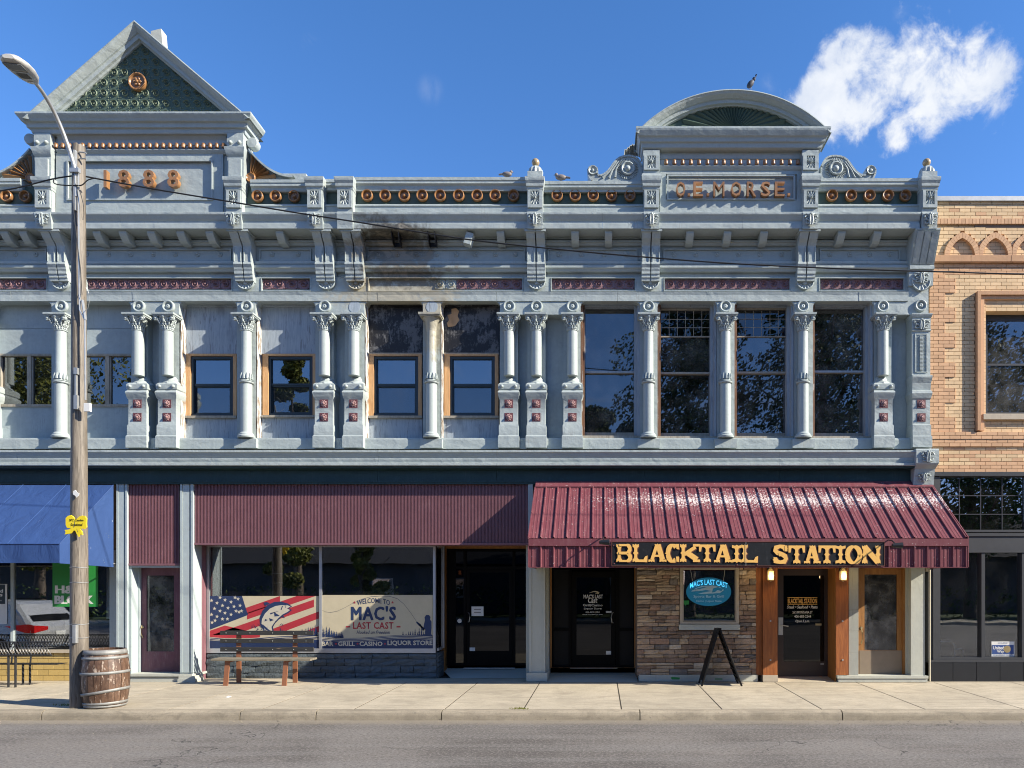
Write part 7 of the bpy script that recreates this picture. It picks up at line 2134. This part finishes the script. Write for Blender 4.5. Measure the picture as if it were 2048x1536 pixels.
# utility pole
py_ = -3.08; px_ = X(158.5, py_)
pl = empty('utility_pole', (px_, py_, 0), 'weathered grey wooden utility pole at the kerb carrying the street lamp', 'pole')
ztop = Z(291, py_)
m = MB(); seg = 20; vs = []; fs = []; n = 26
for k in range(n + 1):
    t = k / n; r = .135 - .043 * t
    for j in range(seg):
        a = 2 * math.pi * j / seg
        rr = r * (1 + .025 * math.sin(3 * a + 1) + rnd.uniform(-.012, .012))
        vs.append((px_ - .01 * t + rr * math.cos(a), py_ + rr * math.sin(a), ztop * t - (.02 if k == n and j % 2 else 0)))
fs = [(k * seg + j, k * seg + (j + 1) % seg, (k + 1) * seg + (j + 1) % seg, (k + 1) * seg + j) for k in range(n) for j in range(seg)] + [tuple(n * seg + j for j in range(seg))]
part('pole_shaft', MB().add(vs, fs, True), M['pole'], pl)
yy = py_ - .13
m = MB().tube([(X(155, yy), yy + .02, Z(340, yy)), (X(158, yy), yy, Z(520, yy)), (X(160, yy), yy - .0, Z(620, yy)), (X(170, yy), yy, Z(640, yy)), (X(171, yy), yy, Z(800, yy))], .014, 6)
m.tube([(X(165, yy), yy - .0, Z(600, yy)), (X(171, yy), yy, Z(640, yy))], .02, 6)
part('conduit', m, M['steel'], pl)
part('meter_tag', MB().pbox(167, 180, 806, 823, yy - .04, yy), M['signwhite'], pl, .004)
m = MB()
for a, b in ((735, 748), (790, 818)): m.pbox(147, 154, a, b, yy - .03, yy + .02)
m.pbox(149, 152, 735, 818, yy - .02, yy + .02)
part('iron_bracket', m, M['steel'], pl)
m = MB().pbox(144, 152, 1250, 1287, yy - .03, yy + .05)
part('metal_guard', m, M['steel'], pl, .006)
for r in (1248, 1275, 1135, 1165):
    zz = Z(r, py_); t = zz / ztop; rr = .137 - .043 * t
    part('strap', MB().tube([(px_ + rr * math.cos(a), py_ + rr * math.sin(a), zz + .006 * math.sin(3 * a)) for a in [2 * math.pi * i / 20 for i in range(21)]], .005, 5), M['steel'], pl)
m = MB().tube([(X(166, py_), py_ - .08, Z(310, py_)), (X(176, py_), py_ - .08, Z(311, py_)), (X(180, py_), py_ - .08, Z(313, py_))], .012).tube([(X(166, py_), py_ - .08, Z(323, py_)), (X(176, py_), py_ - .08, Z(323, py_)), (X(180, py_), py_ - .08, Z(324, py_))], .012)
m.box(X(147, yy), X(151, yy), yy - .01, yy + .04, Z(420, yy), Z(300, yy)).box(X(141, yy), X(160, yy), yy - .04, yy, Z(346, yy), Z(338, yy))
part('mounting_hardware', m, M['steel'], pl)
# loose wires on the pole
m = MB()
m.tube([(X(150, yy), yy, Z(330, yy)), (X(146, yy), yy - .03, Z(380, yy)), (X(152, yy), yy - .02, Z(450, yy)), (X(162, yy), yy - .01, Z(540, yy)), (X(165, yy), yy - .01, Z(590, yy))], .006, 5)
m.tube([(X(150, yy), yy, Z(366, yy)), (X(162, yy), yy - .02, Z(385, yy)), (X(168, yy), yy - .01, Z(410, yy)), (X(166, yy), yy - .0, Z(440, yy))], .006, 5)
part('wires', m, M['wire'], pl)
part('white_wire', MB().tube([(X(172, yy), yy, Z(575, yy)), (X(186, yy), yy - .1, Z(590, yy)), (X(189, yy), yy - .12, Z(608, yy)), (X(180, yy), yy - .05, Z(620, yy)), (X(170, yy), yy, Z(622, yy))], .004, 5), M['signwhite'], pl)

# street lamp on its curved arm
ax = X(150, py_)
yh0, yh1 = -4.12, -4.78
arm = []
P0 = Vector((X(150, py_ - .12), py_ - .12, Z(338, py_ - .12))); P1 = Vector((X(112, -3.5), -3.5, Z(232, -3.5))); P2 = Vector((X(64, yh0), yh0, Z(158, yh0)))
Pm = P1 * 2 - (P0 + P2) / 2
arm = [P0 * (1 - t) ** 2 + Pm * 2 * t * (1 - t) + P2 * t * t for t in [i / 14 for i in range(15)]]
sl_ = empty('street_lamp', tuple(P0), 'grey street lamp head on a curved arm above the utility pole', 'street lamp')
part('lamp_arm', MB().tube(arm, .032, 10, .028), M['steel'], sl_)
part('arm_bracket', MB().tube([P0 + Vector((.02, 0, -.45)), P0 + Vector((0, 0, .02))], .02, 6).box(P0.x - .05, P0.x + .05, P0.y - .02, P0.y + .06, P0.z - .04, P0.z + .03), M['steel'], sl_)
# head: flattened pod tapering to the arm
hd = MB(); vs = []; fs = []
A = P2 + Vector((0, .05, -.01)); Bv = Vector((X(16, yh1), yh1, Z(113, yh1)))
ax_d = (Bv - A); L = ax_d.length; ax_d.normalize()
sd = Vector((1, 0, 0)); sd = (sd - ax_d * sd.dot(ax_d)).normalized(); upv = sd.cross(ax_d); upv = upv if upv.z > 0 else -upv
prof = [(0, .05, .035, .035), (.08, .08, .05, .05), (.22, .13, .07, .055), (.45, .165, .085, .055), (.7, .17, .085, .05), (.9, .14, .07, .045), (1.0, .07, .03, .02)]
seg = 16
for t, w, hu, hd_ in prof:
    c_ = A + ax_d * L * t
    for j in range(seg):
        a = 2 * math.pi * j / seg
        s_, c2 = math.sin(a), math.cos(a)
        vs.append(c_ + sd * w * c2 + upv * (hu * s_ if s_ > 0 else -hd_ * min(1, abs(s_) * 1.5)))
for i in range(len(prof) - 1):
    for j in range(seg): fs.append((i * seg + j, i * seg + (j + 1) % seg, (i + 1) * seg + (j + 1) % seg, (i + 1) * seg + j))
fs += [tuple(range(seg - 1, -1, -1)), tuple((len(prof) - 1) * seg + j for j in range(seg))]
part('lamp_head', MB().add(vs, fs, True), M['lampgrey'], sl_)
def plate(t0, t1, w, dz, mat, name):
    q = []
    for t, s_ in ((t0, -1), (t0, 1), (t1, 1), (t1, -1)): q.append(A + ax_d * L * t + sd * w * s_ - upv * dz)
    q2 = [p + upv * .01 for p in q]
    part(name, MB().add(q + q2, [(0, 1, 2, 3), (4, 7, 6, 5), (0, 4, 5, 1), (1, 5, 6, 2), (2, 6, 7, 3), (3, 7, 4, 0)]), mat, sl_)
plate(.66, .9, .115, .062, M['lens'], 'lamp_lens')
plate(.30, .60, .10, .063, M['steel'], 'driver_cover')
for i in range(7):
    plate(.34 + i * .033, .35 + i * .033, .07, .068, M['lens'], 'cooling_slot')
plate(.14, .2, .04, .066, M['signwhite'], 'spec_label')
part('photocell', MB().lathe([(.035, 0), (.035, .05), (0, .06)], tuple(A + ax_d * L * .35 + upv * .06), 10), M['lampgrey'], sl_)

# overhead cables
def cable(pts, y, name, lab, r=.012, y2=None):
    n = len(pts); P = [(X(a, y + ((y2 - y) * i / (n - 1) if y2 is not None else 0)), y + ((y2 - y) * i / (n - 1) if y2 is not None else 0), Z(b, y + ((y2 - y) * i / (n - 1) if y2 is not None else 0))) for i, (a, b) in enumerate(pts)]
    # smooth
    S = []
    for i in range(n - 1):
        p0, p1, p2, p3 = [Vector(P[max(0, min(n - 1, k))]) for k in (i - 1, i, i + 1, i + 2)]
        for j in range(6):
            t = j / 6
            S.append(.5 * ((2 * p1) + (p2 - p0) * t + (2 * p0 - 5 * p1 + 4 * p2 - p3) * t * t + (3 * p1 - p0 - 3 * p2 + p3) * t ** 3))
    S.append(Vector(P[-1]))
    put(name, MB().tube(S, r, 6).mesh(name, M['wire']), None, label=lab, cat='cable')
cable([(166, 352), (240, 366), (330, 382), (470, 405), (590, 425), (720, 445), (850, 466), (960, 482), (1130, 500), (1300, 515), (1480, 528), (1700, 538), (1900, 544), (2048, 548), (2500, 553)], -3.0, 'overhead_cable', 'black twisted cable sagging from the utility pole to the right edge of the photo', .012)
cable([(-500, 440), (-250, 425), (0, 382), (50, 372), (105, 358), (150, 351)], -3.08, 'overhead_cable', 'black cable running from the utility pole out of the left edge of the photo', .011)
cable([(108, 357), (108, 366), (122, 370), (150, 371), (164, 370), (176, 360), (192, 356)], -3.22, 'overhead_cable', 'slack loop of black cable tied around the top of the utility pole', .009)

# yellow ribbon board
yb2 = py_ - .17
rb = empty('ribbon_sign', (X(152, yb2), yb2, Z(1072, yb2)), 'yellow ribbon bow board with a soldier\'s name on the utility pole', 'sign')
bow = [(131, 1036), (135, 1032), (141, 1030), (146, 1033), (149, 1038), (153, 1038), (158, 1033), (164, 1031), (170, 1032), (173, 1037), (172, 1046), (173, 1054), (169, 1058), (160, 1057), (164, 1064), (165, 1070), (160, 1069), (157, 1074), (153, 1068), (150, 1061), (146, 1062), (141, 1067), (135, 1068), (129, 1069), (131, 1064), (129, 1060), (137, 1059), (142, 1056), (134, 1056), (131, 1050)]
part('board', MB().pprism(bow, yb2, yb2 + .02), M['yellow'], rb, .002)
text('SPC Cayden', rb, 138, 167, 1038, 1044, yb2 - .003, M['black'], shear=.2, bold=.015)
text('Sovulstad', rb, 141, 165, 1046.5, 1052, yb2 - .003, M['black'], shear=.2, bold=.015)
flm([[(149, 1040), (150, 1052), (146, 1056), (148, 1050)], [(153, 1056), (156, 1064), (155, 1064)]], yb2 - .002, M['brass'], rb, 'fold_line')
# scrap of white paper stapled to the pole
put('paper_scrap', MB().pprism([(146, 982), (151, 980), (153, 984), (158, 987), (157, 991), (153, 995), (150, 991), (146, 989)], yb2 + .02, yb2 + .03).mesh('paper_scrap', M['signwhite']), None, label='torn scrap of white paper on the pole above the yellow bow', cat='paper')

# black sandwich board, seen edge on
yA0, yA1 = -.70, -.24
ab = empty('sandwich_board', (X(1443, -.5), -.45, 0), 'black A-frame sandwich board standing open on the pavement by the stone wall', 'sandwich board')
apx = X(1439, yA0); az = Z(1258, yA0)
for foot, s_ in ((1405, -1), (1483, 1)):
    fx = X(foot, yA0)
    d = Vector((fx - apx - s_ * .0, 0, -az)); L = d.length; d.normalize(); nrm = Vector((-d.z * s_, 0, d.x * s_)).normalized()
    if nrm.x * s_ < 0: nrm = -nrm
    base = Vector((apx + s_ * .02, 0, az))
    def bx(t0, t1, ya_, yb3, w0, w1, name, mat=None):
        q = []
        for y in (ya_, yb3):
            for t, w in ((t0, w0), (t0, w1), (t1, w1), (t1, w0)): q.append(base + d * t + nrm * w + Vector((0, y, 0)))
        part(name, MB().add(q, [(0, 1, 2, 3), (4, 7, 6, 5), (0, 4, 5, 1), (1, 5, 6, 2), (2, 6, 7, 3), (3, 7, 4, 0)]), mat or M['black'], ab, .006)
    bx(0, L, yA0, yA0 + .05, -.026, .008, 'side_rail'); bx(0, L, yA1 - .05, yA1, -.026, .008, 'side_rail')
    bx(.0, .06, yA0 + .05, yA1 - .05, -.03, .01, 'cross_rail'); bx(L - .16, L - .1, yA0 + .05, yA1 - .05, -.03, .01, 'cross_rail')
    bx(.06, L - .16, yA0 + .05, yA1 - .05, .0, .012, 'panel')
    for k in range(7): bx(.14 + k * .14, .18 + k * .14, yA0 + .05, yA1 - .05, -.025, -.002, 'stiffening_rib')
part('hinge', MB().box(apx - .04, apx + .04, yA0 - .005, yA0 + .03, az - .03, az + .02), M['black'], ab, .004)

# black steel street bench at the left edge
yb0 = -.75
mbn = empty('metal_bench', (X(40, -.6), -.6, 0), 'black steel bench with a curved lattice back at the left edge', 'bench')
S_ = lambda y: (D + y) / F
def bxp(px, y): return X(px, y)
x_l, x_r = X(-160, -.3), X(146, -.3)
back = MB()
yk = -.84
zt_, zb_ = Z(1284, yk), Z(1310, yk)
back.tube([(x_l, yk, zt_), (x_r, yk, zt_)], .014, 6); back.tube([(x_l, yk - .02, zb_), (x_r, yk - .02, zb_)], .016, 6)
part('back_rail', back, M['blackmetal'], mbn)
lt = MB(); x = x_l; h = zt_ - zb_
while x < x_r - .1:
    for s_ in (-1, 1):
        pts = []
        for i in range(6):
            t = i / 5
            pts.append((x + (.12 if s_ < 0 else 0) + s_ * .12 * t * 1.0, yk - .02 * math.sin(t * math.pi) - .004 * s_, zt_ - h * t))
        lt.tube(pts, .009, 4)
    x += .062
part('back_lattice', lt, M['blackmetal'], mbn)
st_ = MB()
zs2 = Z(1327, -.6)
for i in range(5): st_.box(x_l, x_r, -.72 + i * .06, -.72 + i * .06 + .035, zs2 - .012, zs2)
part('seat', st_, M['blackmetal'], mbn)
for px, yy2 in ((17, -.84), (31, -.84), (46, -.44), (60, -.44)):
    x = X(px, yy2)
    part('leg', MB().tube([(x, yy2, 0), (x, yy2, zt_ if yy2 < -.6 else zs2), ], .02, 8), M['blackmetal'], mbn)
for px in (-135, -121):
    for yy2 in (-.84, -.44): part('leg', MB().tube([(X(px, yy2), yy2, 0), (X(px, yy2), yy2, zs2)], .02, 8), M['blackmetal'], mbn)
for px in (24, 62):
    x = X(px - 6, -.5)
    part('armrest', MB().tube([(x, -.44, zs2), (x, -.42, zs2 + .16), (x, -.5, zs2 + .22), (x, -.7, zs2 + .24), (x, yk, zt_)], .016, 6), M['blackmetal'], mbn)

# pigeons
def pigeon(px, r, y, dirx, s_, lab, mat, pose='sit', tail=1):
    x, z = X(px, y), Z(r, y)
    b = MB()
    bd = []
    if pose == 'up':     # body hangs forward, head tucked, tail raised
        b.sph((0, 0, .07), (.10, .055, .055), 12, 8)
        i0 = 0
        vs = []
        for (vx, vy, vz) in b.v:
            a = R(50); vs.append((vx * math.cos(a) - (vz - .07) * math.sin(a), vy, vx * math.sin(a) + (vz - .07) * math.cos(a) + .10))
        b.v = vs
        b.sph((.07, 0, .20), (.035, .028, .04), 8, 6)
        b.add([(.07, -.03, .20), (.07, .03, .20), (.125, .035, .27), (.125, -.035, .27), (.10, -.03, .28), (.10, .03, .28)], [(0, 1, 2, 3), (3, 2, 5, 4), (4, 5, 1, 0)])
    else:
        b.sph((0, 0, .065), (.12, .06, .06), 12, 8)
        b.sph((-.10, 0, .12), (.038, .033, .04), 10, 7)
        b.tube([(-.07, 0, .08), (-.09, 0, .11)], .035, 8)
        b.tube([(-.13, 0, .12), (-.16, 0, .112)], .009, 5, .003)
        b.add([(.08, -.03, .06), (.08, .03, .06), (.20, .025, .05), (.20, -.025, .05), (.20, -.025, .062), (.20, .025, .062), (.08, .03, .085), (.08, -.03, .085)], [(0, 1, 2, 3), (4, 5, 6, 7), (0, 3, 4, 7), (1, 6, 5, 2), (2, 5, 4, 3)])
    for sx in (-.015, .015): b.tube([(sx, 0, .03), (sx, 0, -.012)], .006, 5)
    b.v = [(vx * dirx * s_, vy * s_, vz * s_) for vx, vy, vz in b.v]
    o = put('pigeon', b.mesh('pigeon', mat), None, (x, y, z), label=lab, cat='bird')
    return o
pigeon(1501, 178, -.5, 1, 1.0, 'dark pigeon with raised tail on top of the arched pediment', M['bird'], 'up')
pigeon(1014, 354, -.28, -1, .85, 'hunched grey pigeon on the parapet left of the ball finial', M['birdg'])
pigeon(1122, 361, -.3, 1, .95, 'brown grey pigeon crouching on the parapet right of the ball finial', M['birdg'])

# litter: pale scraps, leaves and gravel along the kerb
def litter(px, r, lab, w=.07, y_=None):
    y = H * F / (r - CY) - D
    x = X(px, y)
    vs = [(x + w * math.cos(i) * rnd.uniform(.5, 1), y + w * math.sin(i) * rnd.uniform(.3, .7), .003 + rnd.uniform(0, .02)) for i in range(0, 6)]
    o = put('paper_scrap', MB().add(vs + [(x, y, .03)], [(i, (i + 1) % 6, 6) for i in range(6)]).mesh('paper_scrap', M['signwhite']), None, label=lab, cat='litter')
litter(457, 1395, 'crumpled white scrap on the pavement in front of the wooden bench', .07)
gr_ = MB(); r2 = random.Random(5)
for i in range(900):
    x = r2.uniform(-11, 9); y = -3.47 - abs(r2.gauss(0, .12)) if r2.random() < .75 else r2.uniform(-8, -3.5)
    s_ = r2.uniform(.003, .009)
    gr_.add([(x - s_, y, GY), (x + s_ * .6, y - s_, GY), (x + s_, y + s_ * .7, GY), (x, y, GY + s_ * 1.2)], [(0, 1, 3), (1, 2, 3), (2, 0, 3)])
put('gravel', gr_.mesh('gravel', M['kerbc']), kind='stuff')
# flat pale patch in the road
put('road_patch', MB().add([(X(1128, -7.2), -7.2, GY + .004), (X(1090, -7.0), -7.05, GY + .004), (X(1118, -6.9), -6.9, GY + .004), (X(1150, -6.9), -6.95, GY + .004)], [(0, 1, 2, 3)]).mesh('road_patch', M['kerbc']), kind='structure')
wd = MB()
for cx, cz in ((X(565, -.1) * 0 + X(1040, -3.25), -3.25), (X(128, -2.9), -2.9)):
    for i in range(60):
        a = r2.uniform(0, 6.28); rr = r2.uniform(0, .2); x, y = cx + rr * math.cos(a), cz + .3 * rr * math.sin(a); h = r2.uniform(.01, .04)
        wd.add([(x - .006, y, 0), (x + .006, y, 0), (x + r2.uniform(-.02, .02), y, h)], [(0, 1, 2)])
put('weeds', wd.mesh('weeds', M['leafy']), kind='stuff')

# ================================================================ across the street: what the windows mirror
def leaves(m, cx, cy, cz, rx, ry, rz, n, s0, s1, r3):
    for i in range(n):
        while True:
            u, v, w = r3.uniform(-1, 1), r3.uniform(-1, 1), r3.uniform(-1, 1)
            q = u * u + v * v + w * w
            if q < 1 and r3.random() < .25 + q: break
        x, y, z = cx + u * rx, cy + v * ry, cz + w * rz
        s_ = r3.uniform(s0, s1); a = Vector((r3.gauss(0, 1), r3.gauss(0, 1), r3.gauss(0, 1))).normalized(); b = a.orthogonal().normalized(); c_ = a.cross(b)
        p = Vector((x, y, z))
        m.add([p - b * s_, p - c_ * s_ * .5, p + b * s_, p + c_ * s_ * .5], [(0, 1, 2, 3)])
def tree(x, y, h, w, lab, seed, mat='leaf', conif=False, dens=1.0):
    r3 = random.Random(seed)
    t = empty('broadleaf_tree' if not conif else 'slender_tree', (x, y, -.25), lab, 'tree', 'trees across the street')
    m = MB().tube([(x, y, -.3), (x + .1, y, h * .25), (x - .1, y + .1, h * .55), (x, y, h * .9)], .02 * h, 10, .02)
    for i in range(9):
        a = r3.uniform(0, 6.28); z0 = h * r3.uniform(.2, .6); L = w * r3.uniform(.5, .95)
        m.tube([(x, y, z0), (x + L * .5 * math.cos(a), y + L * .5 * math.sin(a), z0 + h * .10), (x + L * math.cos(a), y + L * math.sin(a), z0 + h * .2)], .008 * h, 6, .02)
    part('trunk', m, M['bark'], t)
    m = MB()
    nb = int((40 if not conif else 20) * dens)
    for i in range(nb):
        f = (i + .5) / nb; z0 = h * ((.10 if conif else .22) + (.84 if conif else .72) * f)
        rw_ = w * ((1 - f) ** .7 if conif else math.sin(math.pi * min(1, .18 + .80 * (1 - f) ** .8)) ** .7)
        a = r3.uniform(0, 6.28); rr = rw_ * r3.uniform(.2, .75)
        k = w * r3.uniform(.3, .48) * (.6 if conif else 1)
        leaves(m, x + rr * math.cos(a), y + rr * math.sin(a), z0, k, k, k * .7, int(620 * dens), .10, .20, r3)
    part('crown', m, M[mat], t, kind='stuff')
tree(-21.3, -34, 19.0, 3.3, 'conical tree across the street mirrored in the second boarded window', 1, 'leafy', True)
tree(-16.2, -32, 9.0, 2.3, 'small yellow green tree across the street mirrored in the poster window', 12, 'leafy', True)
tree(-38, -33, 18.5, 6.0, 'broad yellow green tree across the street mirrored in the leftmost windows', 2, 'leafy')
tree(-52, -33, 19, 6.5, 'tall tree across the street beyond the broad yellow green one', 3, 'leaf')
tree(6, -33, 21.5, 5.0, 'dark broad tree across the street mirrored in the leaded windows', 4)
tree(14.5, -31, 23.5, 6.5, 'tall dark tree across the street mirrored in the rightmost tall window', 5)
tree(25, -33, 22, 7.0, 'large dark tree across the street opposite the brick building', 6)
tree(0.5, -37, 15.5, 3.0, 'small dark tree between house and dark trees across the street', 7, 'leaf')
tree(37, -34, 19, 6.5, 'dark tree at the far right across the street', 8, 'leaf')
hs = empty('dark_house', (-9, -40, -.25), 'low dark house with a shingle roof across the street', 'house')
part('wall', MB().box(-34, 4, -46, -37, -.3, 3.6), M['houseblue'], hs)
part('roof', MB().ex([(-36.2, 3.5), (-41.5, 7.0), (-46.8, 3.5)], -34.6, 4.6), M['darkroof'], hs)
h2 = empty('long_shed', (36, -42, -.25), 'long low dark shed behind the trees across the street on the right', 'shed')
part('wall', MB().box(8, 80, -50, -41, -.3, 4.2), M['houseblue'], h2)
part('roof', MB().ex([(-40.2, 4.1), (-45.5, 8.0), (-50.8, 4.1)], 7.4, 80.6), M['darkroof'], h2)
h3 = empty('long_shed', (-70, -42, -.25), 'long low dark shed across the street far to the left', 'shed')
part('wall', MB().box(-110, -38, -50, -41, -.3, 4.2), M['houseblue'], h3)
part('roof', MB().ex([(-40.2, 4.1), (-45.5, 8.0), (-50.8, 4.1)], -110.6, -37.4), M['darkroof'], h3)
hg = put('hedge', None) if False else MB()
r4 = random.Random(9)
for i in range(70): leaves(hg, -55 + i * 1.7, -30 + r4.uniform(-.5, .5), .8, 1.3, .9, 1.3, 110, .08, .18, r4)
put('hedge', hg.mesh('hedge', M['leaf']), None, (0, 0, 0), label='long clipped dark hedge beyond the far pavement across the street', cat='hedge')
for x in (-17, -12, -5): 
    wn = part('window', MB().box(x, x + 1.6, -37, -36.95, .9, 2.5), M['alu'], hs)
    part('pane', MB().box(x + .1, x + 1.5, -36.94, -36.93, 1.0, 2.4), M['shopglass'], wn)
pk = empty('stone_kiosk', (1.8, -27, -.25), 'small grey stone kiosk with a stepped roof across the street', 'kiosk')
part('wall', MB().box(.6, 3.0, -28.2, -25.8, -.3, 2.6), M['stucco'], pk)
part('roof', MB().lathe([(2.0, 2.6), (2.05, 2.85), (1.6, 3.0), (1.5, 3.3), (.8, 3.8), (0, 4.1)], (1.8, -27, 0), 8, sm=False), M['darkroof'], pk)

# parked car beyond the left edge of the frame, seen mirrored in the shop window
cxr = -15.2; cy0, cy1 = -5.85, -3.95
car = empty('parked_car', (cxr - 2.4, (cy0 + cy1) / 2, GY), 'silver white SUV parked at the kerb, seen mirrored in the blue awning shop window', 'car')
side = [(0, .45), (.02, .95), (-.12, 1.12), (-.55, 1.62), (-.75, 1.70), (-2.4, 1.74), (-3.0, 1.66), (-3.75, 1.15), (-4.65, .98), (-4.85, .75), (-4.88, .38), (-4.3, .25), (-.3, .25), (-.05, .32)]
def slab(k, inset_, z0=0):
    return [(cxr + a, cy0 + inset_ + (cy1 - cy0 - 2 * inset_) * k, GY + b) for a, b in side]
rows = [(0.0, .10, .97), (0.0, .0, 1.0), (1.0, .0, 1.0), (1.0, .10, .97)]
vs = []
for yv_, ins, scl in ((cy0, 0, 1), (cy1, 0, 1)):
    for a, b in side:
        tum = max(0, b - 1.0) * .28
        vs.append((cxr + a, yv_ + (tum if yv_ == cy0 else -tum), GY + b))
n = len(side)
fs = [tuple(range(n)), tuple(range(2 * n - 1, n - 1, -1))] + [(i, (i + 1) % n, n + (i + 1) % n, n + i) for i in range(n)]
part('body', MB().add(vs, fs), M['carwhite'], car, .07)
gk = lambda a, b, y, dy=0: (cxr + a, y, GY + b)
for yv_, s_ in ((cy1, 1), (cy0, -1)):
    tum = lambda b: -s_ * max(0, b - 1.0) * .28
    m = MB(); q = [(-.85, 1.15), (-1.0, 1.55), (-1.9, 1.60), (-1.9, 1.15)]; m.add([(cxr + a, yv_ + tum(b) + s_ * .006, GY + b) for a, b in q], [(0, 1, 2, 3)])
    q = [(-1.98, 1.15), (-1.98, 1.60), (-2.9, 1.58), (-3.45, 1.15)]; m.add([(cxr + a, yv_ + tum(b) + s_ * .006, GY + b) for a, b in q], [(0, 1, 2, 3)])
    part('side_window', m, M['blackdoor'], car)
    for wx in (-.95, -3.85):
        w_ = part('wheel', MB().lathe([(.0, -.12), (.33, -.12), (.36, -.08), (.36, .08), (.33, .12), (.22, .10), (0, .08)], (cxr + wx, yv_ - s_ * .10, GY + .36), 20, 'Y'), M['tyre'], car)
        part('rim', MB().lathe([(.22, -.12), (.22, .125), (0, .11)], (cxr + wx, yv_ - s_ * .10, GY + .36), 10, 'Y'), M['steel'], w_)
q = [(-.16, 1.16), (-.56, 1.60)]
m = MB().add([(cxr + q[0][0] + .012, cy0 + .22, GY + q[0][1]), (cxr + q[1][0] + .012, cy0 + .34, GY + q[1][1] + .005), (cxr + q[1][0] + .012, cy1 - .34, GY + q[1][1] + .005), (cxr + q[0][0] + .012, cy1 - .22, GY + q[0][1])], [(0, 1, 2, 3)])
part('rear_window', m, M['blackdoor'], car)
for yv_, s_ in ((cy1, 1), (cy0, -1)):
    y1_, y2_ = yv_ + s_ * .008, yv_ - s_ * .5
    m = MB().add([(cxr - .75, y1_, GY + 1.04), (cxr - .1, y1_, GY + 1.10), (cxr + .03, yv_ - s_ * .03, GY + 1.06), (cxr + .03, yv_ - s_ * .03, GY + .86), (cxr - .2, y1_, GY + .86), (cxr + .025, y2_, GY + 1.02), (cxr + .03, y2_, GY + .93)], [(0, 1, 2, 3, 4), (2, 5, 6, 3)])
    part('tail_lamp', m, M['tail'], car)
part('number_plate', MB().box(cxr + .02, cxr + .03, (cy0 + cy1) / 2 - .17, (cy0 + cy1) / 2 + .17, GY + .72, GY + .88), M['signwhite'], car)
part('roof_rail', MB().tube([(cxr - .9, cy1 - .28, GY + 1.76), (cxr - 2.8, cy1 - .28, GY + 1.76)], .02).tube([(cxr - .9, cy0 + .28, GY + 1.76), (cxr - 2.8, cy0 + .28, GY + 1.76)], .02), M['black'], car)
part('lower_trim', MB().box(cxr - 4.7, cxr + .03, cy0 - .004, cy1 + .004, GY + .24, GY + .42), M['black'], car, .02)
